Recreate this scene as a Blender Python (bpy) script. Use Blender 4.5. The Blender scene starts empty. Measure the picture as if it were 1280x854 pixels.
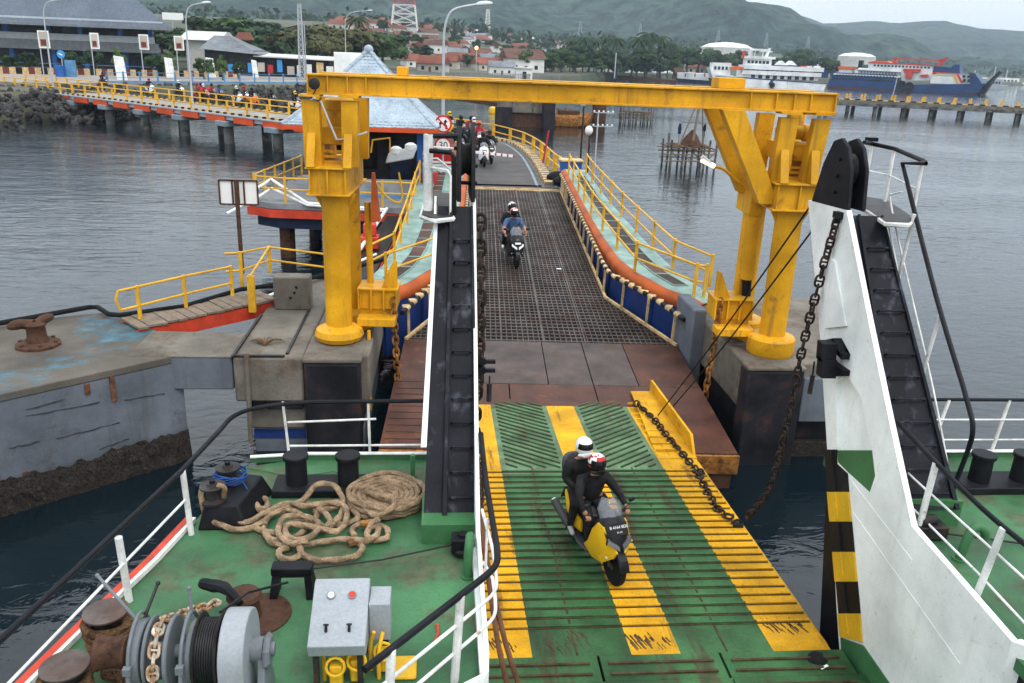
import bpy, bmesh, math, random
import numpy as np
from mathutils import Vector, Matrix, Euler
random.seed(7)
R = math.radians
SC = bpy.context.scene
COL = SC.collection
V = Vector

# ------------------------------------------------------------------ camera
HAZE = 0.00018
FPX = 1040.0
PITCH = math.atan(357 / 1040.0); ROLL = R(2.25); YAW = R(5.45)
CAMP = V((0, 0, 8.0))
_F = V((math.cos(PITCH) * math.sin(YAW), math.cos(PITCH) * math.cos(YAW), -math.sin(PITCH)))
_R = V((math.cos(YAW), -math.sin(YAW), 0))
_D = V((-math.sin(PITCH) * math.sin(YAW), -math.sin(PITCH) * math.cos(YAW), -math.cos(PITCH)))
_I = math.cos(ROLL) * _R - math.sin(ROLL) * _D
_J = math.sin(ROLL) * _R + math.cos(ROLL) * _D
cd = bpy.data.cameras.new('camera'); cam = bpy.data.objects.new('camera', cd); COL.objects.link(cam)
cd.sensor_width = 36; cd.lens = 36 * FPX / 1280; cd.clip_start = 0.1; cd.clip_end = 20000
m = Matrix((( _I.x, -_J.x, -_F.x), (_I.y, -_J.y, -_F.y), (_I.z, -_J.z, -_F.z))).to_4x4()
m.translation = CAMP
cam.matrix_world = m
SC.camera = cam

# ------------------------------------------------------------------ light
SUN_EL, SUN_AZ = R(58), R(150)      # azimuth clockwise from +Y: a veiled sun behind the right shoulder
w = bpy.data.worlds.new('World'); SC.world = w; w.use_nodes = True
nt = w.node_tree; nt.nodes.clear()
def _n(nt, t, **k):
    n = nt.nodes.new(t)
    for a, b in k.items(): setattr(n, a, b)
    return n
out = _n(nt, 'ShaderNodeOutputWorld'); bg = _n(nt, 'ShaderNodeBackground'); bg.inputs[1].default_value = 0.15
sky = _n(nt, 'ShaderNodeTexSky', sky_type='NISHITA', sun_disc=False, sun_elevation=SUN_EL, sun_rotation=SUN_AZ)
sky.air_density = 1.0; sky.dust_density = 3.0; sky.ozone_density = 1.0
bw = _n(nt, 'ShaderNodeRGBToBW'); tint = _n(nt, 'ShaderNodeMixRGB', blend_type='MIX'); tint.inputs[0].default_value = 0.86
# an overcast veil: the sky's own luminance flattened towards an even cool white, with faint cloud mottling
cl = _n(nt, 'ShaderNodeTexNoise'); cl.inputs['Scale'].default_value = 2.2; cl.inputs['Detail'].default_value = 5
tc = _n(nt, 'ShaderNodeTexCoord'); mp = _n(nt, 'ShaderNodeMapping'); mp.inputs['Scale'].default_value = (1, 1, 3)
nt.links.new(tc.outputs['Generated'], mp.inputs[0]); nt.links.new(mp.outputs[0], cl.inputs['Vector'])
rmp = _n(nt, 'ShaderNodeValToRGB')
rmp.color_ramp.elements[0].position = .3; rmp.color_ramp.elements[0].color = (6.3, 6.8, 7.2, 1)
rmp.color_ramp.elements[1].position = .75; rmp.color_ramp.elements[1].color = (7.8, 8.1, 8.3, 1)
nt.links.new(cl.outputs[0], rmp.inputs[0])
nt.links.new(sky.outputs[0], tint.inputs[1]); nt.links.new(rmp.outputs[0], tint.inputs[2])
# an overcast dome is brighter overhead than at the skyline
sx = _n(nt, 'ShaderNodeSeparateXYZ'); nt.links.new(tc.outputs['Generated'], sx.inputs[0])
mr = _n(nt, 'ShaderNodeMapRange'); nt.links.new(sx.outputs[2], mr.inputs[0])
for i_, q_ in enumerate((0, .45, 1.0, 2.1)): mr.inputs[i_ + 1].default_value = q_
ov = _n(nt, 'ShaderNodeMixRGB', blend_type='MULTIPLY'); ov.inputs[0].default_value = 1
nt.links.new(tint.outputs[0], ov.inputs[1]); nt.links.new(mr.outputs[0], ov.inputs[2])
nt.links.new(ov.outputs[0], bg.inputs[0]); nt.links.new(bg.outputs[0], out.inputs[0])
sl = bpy.data.lights.new('sun', 'SUN'); sl.energy = 1.5; sl.angle = R(14); sl.color = (1, .96, .9)
sun = bpy.data.objects.new('sun', sl); COL.objects.link(sun)
sd = V((math.sin(SUN_AZ) * math.cos(SUN_EL), math.cos(SUN_AZ) * math.cos(SUN_EL), math.sin(SUN_EL)))
sun.rotation_euler = sd.to_track_quat('Z', 'Y').to_euler()
sun.location = (0, -20, 40)
SC.view_settings.view_transform = 'Standard'; SC.view_settings.look = 'None'
SC.view_settings.exposure = -0.08; SC.view_settings.gamma = 1.0
SC.render.engine = 'CYCLES'
SC.cycles.volume_bounces = 0; SC.cycles.max_bounces = 6; SC.cycles.transparent_max_bounces = 12
try: SC.cycles.use_denoising = True
except Exception: pass

# ------------------------------------------------------------------ places: a ray of the camera met with a real plane
def ray(px, py): return _F + (px - 640) / FPX * _I + (py - 427) / FPX * _J
def at(px, py, z=0.0):
    d = ray(px, py); return CAMP + d * ((z - CAMP.z) / d.z)
def aty(px, py, Y):
    d = ray(px, py); return CAMP + d * (Y / d.y)
def atx(px, py, X):
    d = ray(px, py); return CAMP + d * (X / d.x)
def onplane(px, py, O, N):
    d = ray(px, py); return CAMP + d * ((O - CAMP).dot(N) / d.dot(N))
def row(p, py):
    """height at which the upright through p reaches picture row py"""
    lo, hi = -5.0, 200.0
    for _ in range(50):
        mid = (lo + hi) / 2; q = V((p[0], p[1], mid)) - CAMP
        if q.dot(_F) < .1: hi = mid; continue
        yy = 427 + FPX * q.dot(_J) / q.dot(_F)
        if yy > py: lo = mid
        else: hi = mid
    return lo

# ------------------------------------------------------------------ materials
MATS = {}
def mat(name, col, rough=.6, metal=0.0, var=.12, scale=1.5, dirt=0.0, dcol=(.09, .05, .03), dscale=2.0, dmin=.52,
        fine=.05, fscale=40, bump=.0, bscale=30, streak=0.0, scol=(.12, .05, .02), spec=.2, emit=None, dstretch=(1, 1, 1)):
    m = bpy.data.materials.new(name); m.use_nodes = True; nt = m.node_tree
    b = nt.nodes['Principled BSDF']; L = nt.links.new
    b.inputs['Roughness'].default_value = rough; b.inputs['Metallic'].default_value = metal
    b.inputs['Specular IOR Level'].default_value = spec
    g = _n(nt, 'ShaderNodeNewGeometry')
    def noise(sc, det=4, vec=None, ro=.6):
        n = _n(nt, 'ShaderNodeTexNoise'); n.inputs['Scale'].default_value = sc; n.inputs['Detail'].default_value = det
        n.inputs['Roughness'].default_value = ro
        L(vec or g.outputs['Position'], n.inputs['Vector']); return n.outputs[0]
    def mixc(f, a, c, mode='MIX'):
        x = _n(nt, 'ShaderNodeMixRGB', blend_type=mode)
        for i, q in enumerate((f, a, c)):
            if isinstance(q, (int, float)): x.inputs[i].default_value = q
            elif isinstance(q, tuple): x.inputs[i].default_value = (*q, 1)
            else: L(q, x.inputs[i])
        return x.outputs[0]
    def rng(v, a, bb, lo=0., hi=1.):
        r = _n(nt, 'ShaderNodeMapRange'); L(v, r.inputs[0])
        for i, q in enumerate((a, bb, lo, hi)): r.inputs[i + 1].default_value = q
        return r.outputs[0]
    c = tuple(col)
    n1 = noise(scale)
    lo = tuple(max(0, x * (1 - 2 * var)) for x in c); hi = tuple(min(1, x * (1 + 2 * var)) for x in c)
    k = mixc(rng(n1, .3, .7), lo, hi)
    if fine:
        n2 = noise(fscale, 3)
        k = mixc(1.0, k, mixc(rng(n2, .3, .7), (1 - fine * 2,) * 3, (1 + fine * 2,) * 3), 'MULTIPLY')
    rg = None
    if dirt:
        vec = None
        if dstretch != (1, 1, 1):
            mp = _n(nt, 'ShaderNodeMapping'); mp.inputs['Scale'].default_value = dstretch
            L(g.outputs['Position'], mp.inputs[0]); vec = mp.outputs[0]
        n3 = noise(dscale, 8, vec, .68)
        f = rng(n3, dmin, dmin + .10, 0, dirt)
        k = mixc(f, k, mixc(rng(noise(dscale * 5, 3), .35, .65), tuple(q * .6 for q in dcol), tuple(min(1, q * 1.3) for q in dcol)))
        n5 = noise(dscale * 9, 6, vec, .7)                      # small chips and specks
        k = mixc(rng(n5, .62, .67, 0, dirt * .85), k, tuple(q * .8 for q in dcol))
        n6 = noise(dscale * .45, 5, None, .6)                   # broad soiling
        k = mixc(1.0, k, mixc(rng(n6, .32, .62), (1 - .42 * dirt,) * 3, (1 + .10 * dirt,) * 3), 'MULTIPLY')
        rg = f
    if streak:
        mp = _n(nt, 'ShaderNodeMapping'); mp.inputs['Scale'].default_value = (5, 5, .35)
        L(g.outputs['Position'], mp.inputs[0])
        n4 = noise(1.3, 6, mp.outputs[0], .6)
        k = mixc(rng(n4, .56, .72, 0, streak), k, scol)
    L(k, b.inputs['Base Color'])
    if rg is not None:
        r = _n(nt, 'ShaderNodeMapRange'); L(rg, r.inputs[0]); r.inputs[3].default_value = rough; r.inputs[4].default_value = min(1, rough + .25)
        L(r.outputs[0], b.inputs['Roughness'])
    if bump:
        bn = _n(nt, 'ShaderNodeBump'); bn.inputs['Strength'].default_value = bump; bn.inputs['Distance'].default_value = .02
        L(noise(bscale, 5), bn.inputs['Height']); L(bn.outputs[0], b.inputs['Normal'])
    if emit:
        b.inputs['Emission Color'].default_value = (*emit[0], 1); b.inputs['Emission Strength'].default_value = emit[1]
    MATS[name] = m
    return m
RUST = (.14, .05, .02)
mat('yellow', (.655, .325, .011), .45, var=.09, scale=.9, dirt=.75, dcol=(.2, .10, .03), dscale=1.7, dmin=.585, streak=.8, scol=(.28, .13, .03), bump=.1, bscale=14)
mat('yellow_rail', (.68, .37, .025), .45, var=.08, dirt=.6, dcol=(.2, .09, .03), dscale=5, dmin=.6)
mat('yellow_ramp', (.64, .325, .008), .68, var=.1, scale=2, dirt=.8, dcol=(.17, .08, .025), dscale=2.0, dmin=.555, fine=.08, bump=.2, bscale=40, dstretch=(2.2, .3, 1))
mat('ship_green', (.045, .132, .057), .5, var=.2, scale=1.3, dirt=.62, dcol=(.095, .07, .045), dscale=1.5, dmin=.50, fine=.06, bump=.12, bscale=25)
mat('ramp_green', (.033, .102, .035), .5, var=.2, scale=1.6, dirt=.75, dcol=(.06, .045, .025), dscale=1.8, dmin=.52, fine=.1, bump=.2, bscale=35, dstretch=(2.2, .2, 1))
mat('ramp_pale', (.095, .165, .085), .6, var=.2, scale=2, dirt=.7, dcol=(.10, .075, .045), dscale=2.2, dmin=.54, fine=.1, bump=.2, bscale=35)
mat('ramp_wear', (.07, .04, .022), .75, var=.25, scale=6, dirt=.6, dcol=(.05, .085, .035), dscale=6, dmin=.5)
mat('green_pipe', (.045, .14, .055), .4, var=.1)
mat('black_paint', (.009, .0095, .012), .5, spec=.13, var=.25, scale=4, dirt=.3, dcol=(.05, .05, .055), dscale=3, dmin=.6, bump=.08, bscale=20)
mat('black_ladder', (.010, .011, .015), .55, spec=.12, var=.2, scale=3, dirt=.25, dcol=(.10, .11, .14), dscale=3, dmin=.68, streak=.35, scol=(.16, .17, .21), bump=.1, bscale=12)
mat('white_paint', (.82, .83, .80), .45, streak=.22, scol=(.42, .33, .24), var=.04, scale=1.2, dirt=.5, dcol=(.42, .34, .25), dscale=2.6, dmin=.62, fine=.02, bump=.05, bscale=8)
mat('white_rail', (.72, .71, .68), .5, var=.05, dirt=.85, dcol=(.28, .13, .06), dscale=7, dmin=.62)
mat('red_paint', (.55, .055, .025), .5, var=.12, dirt=.4, dcol=(.2, .05, .03), dscale=4)
mat('orange_fender', (.44, .095, .02), .6, var=.1, scale=1.2, dirt=.5, dcol=(.2, .08, .04), dscale=3, dmin=.56)
mat('blue_wall', (.014, .04, .17), .5, var=.15, dirt=.5, dcol=(.05, .04, .04), dscale=2, dmin=.58, streak=.4, scol=(.07, .05, .04))
mat('turquoise', (.22, .33, .295), .55, var=.12, scale=2, dirt=.7, dcol=(.2, .19, .14), dscale=3, dmin=.55)
mat('brown_plate', (.070, .026, .016), .5, var=.2, scale=1.8, dirt=.6, dcol=(.16, .065, .03), dscale=2.4, dmin=.53, fine=.08, bump=.15, bscale=30)
mat('grey_plate', (.072, .054, .047), .55, var=.15, scale=1.8, dirt=.5, dcol=(.12, .06, .035), dscale=2, dmin=.55, fine=.08)
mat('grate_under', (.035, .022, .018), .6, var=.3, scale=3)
mat('grate_bar', (.088, .072, .064), .45, var=.25, scale=1.2, dirt=.6, dcol=(.09, .045, .03), dscale=1.5, dmin=.5, metal=.2)
mat('concrete', (.155, .138, .114), .85, var=.15, scale=1.1, dirt=.7, dcol=(.12, .09, .065), dscale=1.2, dmin=.5, fine=.1, bump=.5, bscale=14)
mat('concrete_grey', (.125, .14, .165), .8, var=.14, scale=.8, dirt=.6, dcol=(.09, .09, .09), dscale=1.5, dmin=.56, fine=.06, bump=.35, bscale=12, streak=.45, scol=(.08, .075, .07))
mat('quay_top', (.10, .087, .072), .85, var=.16, scale=.8, dirt=.8, dcol=(.06, .16, .21), dscale=.55, dmin=.52, fine=.08, bump=.3, bscale=14)
mat('mussels', (.020, .016, .013), .8, var=.7, scale=26, fine=.4, fscale=70, dirt=.75, dcol=(.15, .125, .095), dscale=14, dmin=.60, bump=1.0, bscale=30)
mat('black_fender', (.014, .014, .018), .55, var=.3, dirt=.7, dcol=(.07, .026, .015), dscale=1.5, dmin=.55, bump=.4, bscale=10)
mat('rusty', (.085, .040, .024), .8, var=.35, scale=5, dirt=.7, dcol=(.04, .025, .02), dscale=5, dmin=.5, bump=.4, bscale=30)
mat('rust_orange', (.3, .13, .03), .8, var=.3, scale=5, dirt=.8, dcol=(.1, .04, .02), dscale=6, dmin=.48)
mat('rust_stain', (.15, .062, .03), .9, var=.4, scale=8, dirt=.6, dcol=(.08, .06, .055), dscale=6, dmin=.5)
mat('crack', (.03, .03, .032), .9, var=.3)
mat('dark_steel', (.03, .028, .028), .5, metal=.3, var=.3, scale=5, dirt=.5, dcol=(.09, .045, .025), dscale=6, dmin=.55)
mat('chain_steel', (.03, .022, .018), .6, metal=.3, var=.4, scale=9, dirt=.7, dcol=(.11, .05, .025), dscale=12, dmin=.52)
mat('chain_white', (.42, .36, .28), .7, var=.3, scale=9, dirt=.9, dcol=(.3, .13, .04), dscale=14, dmin=.46)
mat('machine_grey', (.15, .165, .18), .38, var=.07, scale=2, dirt=.45, dcol=(.16, .15, .13), dscale=3, dmin=.6, bump=.05, bscale=20)
mat('box_grey', (.28, .30, .32), .38, var=.04, dirt=.35, dcol=(.3, .29, .27), dscale=3, dmin=.62)
mat('wire', (.012, .012, .013), .5, var=.3)
mat('rubber', (.012, .012, .013), .8, spec=.1, var=.2)
mat('rope', (.25, .172, .105), .9, var=.25, scale=7, fine=.22, fscale=70, dirt=.5, dcol=(.14, .095, .055), dscale=6, dmin=.52, bump=.35, bscale=60)
mat('rope_old', (.11, .06, .028), .95, var=.4, scale=8, fine=.3, fscale=60, bump=1, bscale=40)
mat('rope_blue', (.02, .06, .2), .8, var=.3, scale=20)
mat('hose', (.11, .045, .022), .6, var=.2, scale=5)
mat('stripe_black', (.011, .011, .013), .5, spec=.12, var=.2, dirt=.12, dcol=(.08, .06, .04), dscale=3)
mat('stripe_yellow', (.66, .38, .02), .45, var=.07, dirt=.4, dcol=(.25, .12, .03), dscale=3, dmin=.6)
mat('pale_yellow', (.6, .42, .2), .6, var=.15, scale=4, dirt=.6, dcol=(.2, .15, .09), dscale=5, dmin=.52)
mat('wood', (.2, .155, .115), .85, var=.2, scale=3, fine=.15, fscale=30, dirt=.5, dcol=(.1, .08, .06), dscale=3)
mat('ply', (.5, .36, .22), .8, var=.1)
mat('roof_tile', (.33, .40, .46), .55, var=.12, scale=1.2, fine=.1, fscale=14, dirt=.5, dcol=(.2, .23, .26), dscale=1.5, dmin=.55)
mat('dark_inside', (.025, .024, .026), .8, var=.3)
mat('blue_post', (.02, .10, .33), .5, var=.1)
mat('blue_fence', (.09, .22, .40), .55, var=.12)
mat('grey_floor', (.2, .21, .215), .7, var=.12, scale=2)
mat('sign_white', (.78, .78, .76), .4, var=.02, fine=0)
mat('sign_red', (.60, .02, .02), .4, var=.03, fine=0)
mat('ink', (.01, .01, .012), .5, var=0, fine=0)
mat('asphalt', (.068, .062, .06), .7, var=.16, scale=1.1, dirt=.4, dcol=(.12, .105, .09), dscale=.8, dmin=.55, fine=.1, fscale=25)
mat('bridge_deck', (.26, .235, .21), .8, var=.12, scale=.5, fine=.05)
mat('bridge_edge', (.36, .42, .47), .7, var=.1)
mat('pile', (.125, .125, .12), .85, var=.2, scale=1, dirt=.8, dcol=(.03, .028, .025), dscale=.8, dmin=.5)
mat('pile_cap', (.20, .245, .275), .8, var=.12)
mat('orange_beam', (.55, .075, .02), .6, var=.1, scale=.6)
mat('rock', (.045, .042, .041), .9, var=.35, scale=.6, fine=.15, fscale=5, bump=.5, bscale=3)
mat('sand', (.2, .165, .13), .95, var=.2, scale=.05, dirt=.7, dcol=(.07, .09, .04), dscale=.02, dmin=.5)
mat('paving', (.25, .225, .2), .85, var=.12, scale=.3)
mat('hut_grey', (.25, .26, .27), .8, var=.15)
mat('navy', (.012, .02, .05), .6, var=.2)
mat('lamp_pole', (.42, .45, .47), .5, var=.05, metal=.2)
mat('lamp_head', (.7, .71, .71), .4, var=.03)
mat('lamp_lit', (.9, .6, .3), .4, emit=((1, .42, .12), 3.5))
mat('tube_lit', (.9, .8, .6), .4, emit=((1, .72, .5), 2.2))
mat('shelter_lit', (.7, .3, .05), .4, emit=((1, .32, .03), .5))
# ------------------------------------------------------------------ mesh helpers
class MB:
    """collects boxes, bars, tubes and lathes; build() links them as ONE mesh object"""
    def __init__(s): s.v = []; s.f = []; s.m = []
    def add(s, vs, fs, m=0):
        b = len(s.v); s.v += [tuple(p) for p in vs]
        s.f += [tuple(b + i for i in f) for f in fs]; s.m += [m] * len(fs); return s
    def hexa(s, p, m=0):
        return s.add(p, [(0, 3, 2, 1), (4, 5, 6, 7), (0, 1, 5, 4), (1, 2, 6, 5), (2, 3, 7, 6), (3, 0, 4, 7)], m)
    def box(s, c, d, m=0, rz=0.0):
        c = V(c); x, y, z = d[0] / 2, d[1] / 2, d[2] / 2; q = Matrix.Rotation(rz, 3, 'Z')
        return s.hexa([c + q @ V(p) for p in ((-x, -y, -z), (x, -y, -z), (x, y, -z), (-x, y, -z), (-x, -y, z), (x, -y, z), (x, y, z), (-x, y, z))], m)
    def bb(s, a, b, m=0):
        return s.box([(a[i] + b[i]) / 2 for i in range(3)], [abs(b[i] - a[i]) for i in range(3)], m)
    def bar(s, p, q, wd, ht, m=0, up=(0, 0, 1)):
        p, q = V(p), V(q); t = (q - p).normalized(); u = V(up)
        if abs(t.dot(u)) > .98: u = V((0, 1, 0))
        sx = t.cross(u).normalized() * wd / 2; sy = sx.cross(t).normalized() * ht / 2
        return s.hexa([p - sx - sy, p + sx - sy, p + sx + sy, p - sx + sy, q - sx - sy, q + sx - sy, q + sx + sy, q - sx + sy], m)
    def rope(s, pts, r, closed=False, m=0):
        """a three strand laid rope along the path"""
        pts = [V(p) for p in pts]
        if closed: pts = pts + [pts[0]]
        Q = [pts[0]]; step = r * .62
        for a, b in zip(pts, pts[1:]):
            k = max(1, int((b - a).length / step + .5)); Q += [a + (b - a) * (i / k) for i in range(1, k + 1)]
        return s.tube(Q, r, 12, m, twist=2 * math.pi / (r * 6.5))
    def tube(s, pts, r, n=8, m=0, closed=False, twist=0.0):
        pts = [V(p) for p in pts]; N = len(pts); run = 0.0
        rr = r if isinstance(r, (list, tuple)) else [r] * N
        vs = []; nrm = None
        for i in range(N):
            a = pts[i - 1] if (i or closed) else pts[0]; b = pts[(i + 1) % N] if (i < N - 1 or closed) else pts[-1]
            t = (b - a)
            t = t.normalized() if t.length > 1e-9 else V((0, 0, 1))
            if nrm is None:
                nrm = t.orthogonal().normalized()
            else:
                nrm = (nrm - t * nrm.dot(t)); nrm = nrm.normalized() if nrm.length > 1e-6 else t.orthogonal().normalized()
            bn = t.cross(nrm); run += (pts[i] - pts[i - 1]).length if i else 0
            for k in range(n):
                an = 2 * math.pi * k / n; tw = 1 + .12 * math.cos(3 * an - twist * run) if twist else 1
                vs.append(pts[i] + (nrm * math.cos(an) + bn * math.sin(an)) * rr[i] * tw)
        fs = []
        for i in range(N if closed else N - 1):
            j = (i + 1) % N
            for k in range(n):
                fs.append((i * n + k, i * n + (k + 1) % n, j * n + (k + 1) % n, j * n + k))
        if not closed:
            fs.append(tuple(range(n - 1, -1, -1))); fs.append(tuple((N - 1) * n + k for k in range(n)))
        return s.add(vs, fs, m)
    def cyl(s, p, q, r0, r1=None, n=14, m=0): return s.tube([p, q], [r0, r0 if r1 is None else r1], n, m)
    def prism(s, poly, axis, a, b, m=0):
        k = len(poly)
        def P(u, t):
            return {'x': (t, u[0], u[1]), 'y': (u[0], t, u[1]), 'z': (u[0], u[1], t)}[axis]
        vs = [P(u, a) for u in poly] + [P(u, b) for u in poly]
        fs = [tuple(range(k)), tuple(range(2 * k - 1, k - 1, -1))] + [(i, (i + 1) % k, k + (i + 1) % k, k + i) for i in range(k)]
        return s.add(vs, fs, m)
    def lathe(s, prof, c, axis=(0, 0, 1), n=20, m=0):
        c = V(c); ax = V(axis).normalized(); u = ax.orthogonal().normalized(); wv = ax.cross(u)
        vs = []
        for r, h in prof:
            for k in range(n):
                a = 2 * math.pi * k / n; vs.append(c + ax * h + (u * math.cos(a) + wv * math.sin(a)) * r)
        fs = []
        for i in range(len(prof) - 1):
            for k in range(n): fs.append((i * n + k, i * n + (k + 1) % n, (i + 1) * n + (k + 1) % n, (i + 1) * n + k))
        fs.append(tuple(range(n))); fs.append(tuple((len(prof) - 1) * n + k for k in range(n)))
        return s.add(vs, fs, m)
    def ball(s, c, r, m=0, n=12, k=7, sc=(1, 1, 1)):
        vs = []; fs = []; c = V(c)
        for i in range(k + 1):
            th = math.pi * i / k
            for j in range(n):
                a = 2 * math.pi * j / n
                vs.append(c + V((r * sc[0] * math.sin(th) * math.cos(a), r * sc[1] * math.sin(th) * math.sin(a), r * sc[2] * math.cos(th))))
        for i in range(k):
            for j in range(n): fs.append((i * n + j, i * n + (j + 1) % n, (i + 1) * n + (j + 1) % n, (i + 1) * n + j))
        return s.add(vs, fs, m)
    def mesh(s, name, mats, inv=None, smooth=True, ang=35, fix=True):
        me = bpy.data.meshes.new(name)
        vs = [tuple(inv @ V(p)) for p in s.v] if inv else s.v
        me.from_pydata(vs, [], s.f)
        for q in mats: me.materials.append(MATS[q] if isinstance(q, str) else q)
        if len(mats) > 1: me.polygons.foreach_set('material_index', s.m)
        if fix:
            bm = bmesh.new(); bm.from_mesh(me); bmesh.ops.remove_doubles(bm, verts=bm.verts, dist=1e-5) if smooth == 'weld' else None
            bmesh.ops.recalc_face_normals(bm, faces=bm.faces); bm.to_mesh(me); bm.free()
        if smooth:
            me.polygons.foreach_set('use_smooth', [True] * len(me.polygons)); me.set_sharp_from_angle(angle=R(ang))
        me.update(); return me
    def build(s, name, mats, parent=None, bev=0, smooth=True, ang=35, label=None, local=False, fix=True):
        if isinstance(mats, str): mats = [mats]
        inv = None
        if parent is not None and not local: inv = rootm(parent).inverted()
        me = s.mesh(name, mats, inv, smooth, ang, fix)
        o = bpy.data.objects.new(name, me); COL.objects.link(o)
        if parent is not None: o.parent = parent
        if bev:
            md = o.modifiers.new('bevel', 'BEVEL'); md.width = bev; md.segments = 2; md.limit_method = 'ANGLE'; md.angle_limit = R(40)
        if label: o['label'] = label
        return o

def rootm(o):
    M = Matrix.Identity(4)
    while o is not None:
        M = Matrix.LocRotScale(o.location, o.rotation_euler, o.scale) @ M; o = o.parent
    return M
def tag(o, label=None, cat=None, group=None, kind=None):
    if label: o['label'] = label
    if cat: o['category'] = cat
    if group: o['group'] = group
    if kind: o['kind'] = kind
    return o
def thing(name, label, cat, loc=(0, 0, 0), rot=(0, 0, 0), group=None):
    o = bpy.data.objects.new(name, None); COL.objects.link(o); o.empty_display_size = .2
    o.location = loc; o.rotation_euler = rot if isinstance(rot, (tuple, list, Euler)) else (0, 0, rot)
    return tag(o, label, cat, group)
def copy_tree(o, parent=None, **kw):
    c = o.copy(); COL.objects.link(c)
    if parent is not None: c.parent = parent
    for ch in list(o.children): copy_tree(ch, c)
    return c
def inst(name, me, parent=None, loc=(0, 0, 0), rot=(0, 0, 0), scale=(1, 1, 1)):
    o = bpy.data.objects.new(name, me); COL.objects.link(o); o.location = loc; o.rotation_euler = rot; o.scale = scale
    if parent is not None: o.parent = parent
    return o
def grid_mesh(name, xs, ys, fz, mats, smooth=True):
    nx, ny = len(xs), len(ys)
    vs = [(x, y, fz(x, y)) for y in ys for x in xs]
    fs = [(j * nx + i, j * nx + i + 1, (j + 1) * nx + i + 1, (j + 1) * nx + i) for j in range(ny - 1) for i in range(nx - 1)]
    me = bpy.data.meshes.new(name); me.from_pydata(vs, [], fs)
    for q in mats: me.materials.append(MATS[q])
    if smooth: me.polygons.foreach_set('use_smooth', [True] * len(fs))
    o = bpy.data.objects.new(name, me); COL.objects.link(o); return o
def arc(c, r, a0, a1, n, plane='xz'):
    P = []
    for i in range(n + 1):
        a = a0 + (a1 - a0) * i / n
        if plane == 'xz': P.append(V((c[0] + r * math.cos(a), c[1], c[2] + r * math.sin(a))))
        elif plane == 'xy': P.append(V((c[0] + r * math.cos(a), c[1] + r * math.sin(a), c[2])))
        else: P.append(V((c[0], c[1] + r * math.cos(a), c[2] + r * math.sin(a))))
    return P
def bez(pts, n=8, closed=False):
    """smooth curve through the points (Catmull-Rom)"""
    P = [V(p) for p in pts]; N = len(P); o = []
    for i in range(N if closed else N - 1):
        p0 = P[i - 1] if (i or closed) else P[0]; p1 = P[i]; p2 = P[(i + 1) % N]; p3 = P[(i + 2) % N] if (closed or i + 2 < N) else P[-1]
        for k in range(n):
            t = k / n
            o.append(.5 * ((2 * p1) + (p2 - p0) * t + (2 * p0 - 5 * p1 + 4 * p2 - p3) * t * t + (3 * p1 - p0 - 3 * p2 + p3) * t ** 3))
    if not closed: o.append(P[-1])
    return o
def smoothstep(a, b, x):
    t = min(1, max(0, (x - a) / (b - a))); return t * t * (3 - 2 * t)
from mathutils import noise as mnoise
def fbm(x, y, s, o=4): return mnoise.fractal(V((x / s, y / s, 3.7)), 1.0, 2.0, o)

# ------------------------------------------------------------------ sea
mw = bpy.data.materials.new('sea_water'); mw.use_nodes = True; nt = mw.node_tree; b = nt.nodes['Principled BSDF']
b.inputs['Base Color'].default_value = (.004, .0095, .013, 1); b.inputs['Roughness'].default_value = .035; b.inputs['IOR'].default_value = 1.40
g = _n(nt, 'ShaderNodeNewGeometry')
def wn(sc, det, sx, sy, rot, typ='ShaderNodeTexNoise'):
    mp = _n(nt, 'ShaderNodeMapping'); mp.inputs['Scale'].default_value = (sx, sy, 1); mp.inputs['Rotation'].default_value = (0, 0, rot)
    nt.links.new(g.outputs['Position'], mp.inputs[0]); t = _n(nt, typ); t.inputs['Scale'].default_value = sc; t.inputs['Detail'].default_value = det
    t.inputs['Roughness'].default_value = .55; t.inputs['Distortion'].default_value = .6
    nt.links.new(mp.outputs[0], t.inputs['Vector']); return t.outputs[0]
def mth(op, a, bb):
    x = _n(nt, 'ShaderNodeMath', operation=op)
    for i, q in enumerate((a, bb)):
        if isinstance(q, (int, float)): x.inputs[i].default_value = q
        else: nt.links.new(q, x.inputs[i])
    return x.outputs[0]
h = mth('ADD', mth('MULTIPLY', wn(.30, 3, 1, 1.8, .3), .42), mth('MULTIPLY', wn(1.15, 4, 1, 2.0, -.2), .27))
patch = wn(.035, 3, 1, 2.2, .5)                         # calmer and rougher patches where gusts touch the water
pr = _n(nt, 'ShaderNodeMapRange'); nt.links.new(patch, pr.inputs[0])
for i, q in enumerate((.35, .65, .55, 1.25)): pr.inputs[i + 1].default_value = q
h = mth('MULTIPLY', h, pr.outputs[0])
bn = _n(nt, 'ShaderNodeBump'); bn.inputs['Strength'].default_value = 1.0; bn.inputs['Distance'].default_value = .135
nt.links.new(h, bn.inputs['Height']); nt.links.new(bn.outputs[0], b.inputs['Normal'])
MATS['sea_water'] = mw
o = grid_mesh('sea', [-3500, -600, -60, 60, 600, 3500], [-280, -40, 40, 200, 1200, 3400], lambda x, y: 0.0, ['sea_water'])
tag(o, kind='structure')

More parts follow.
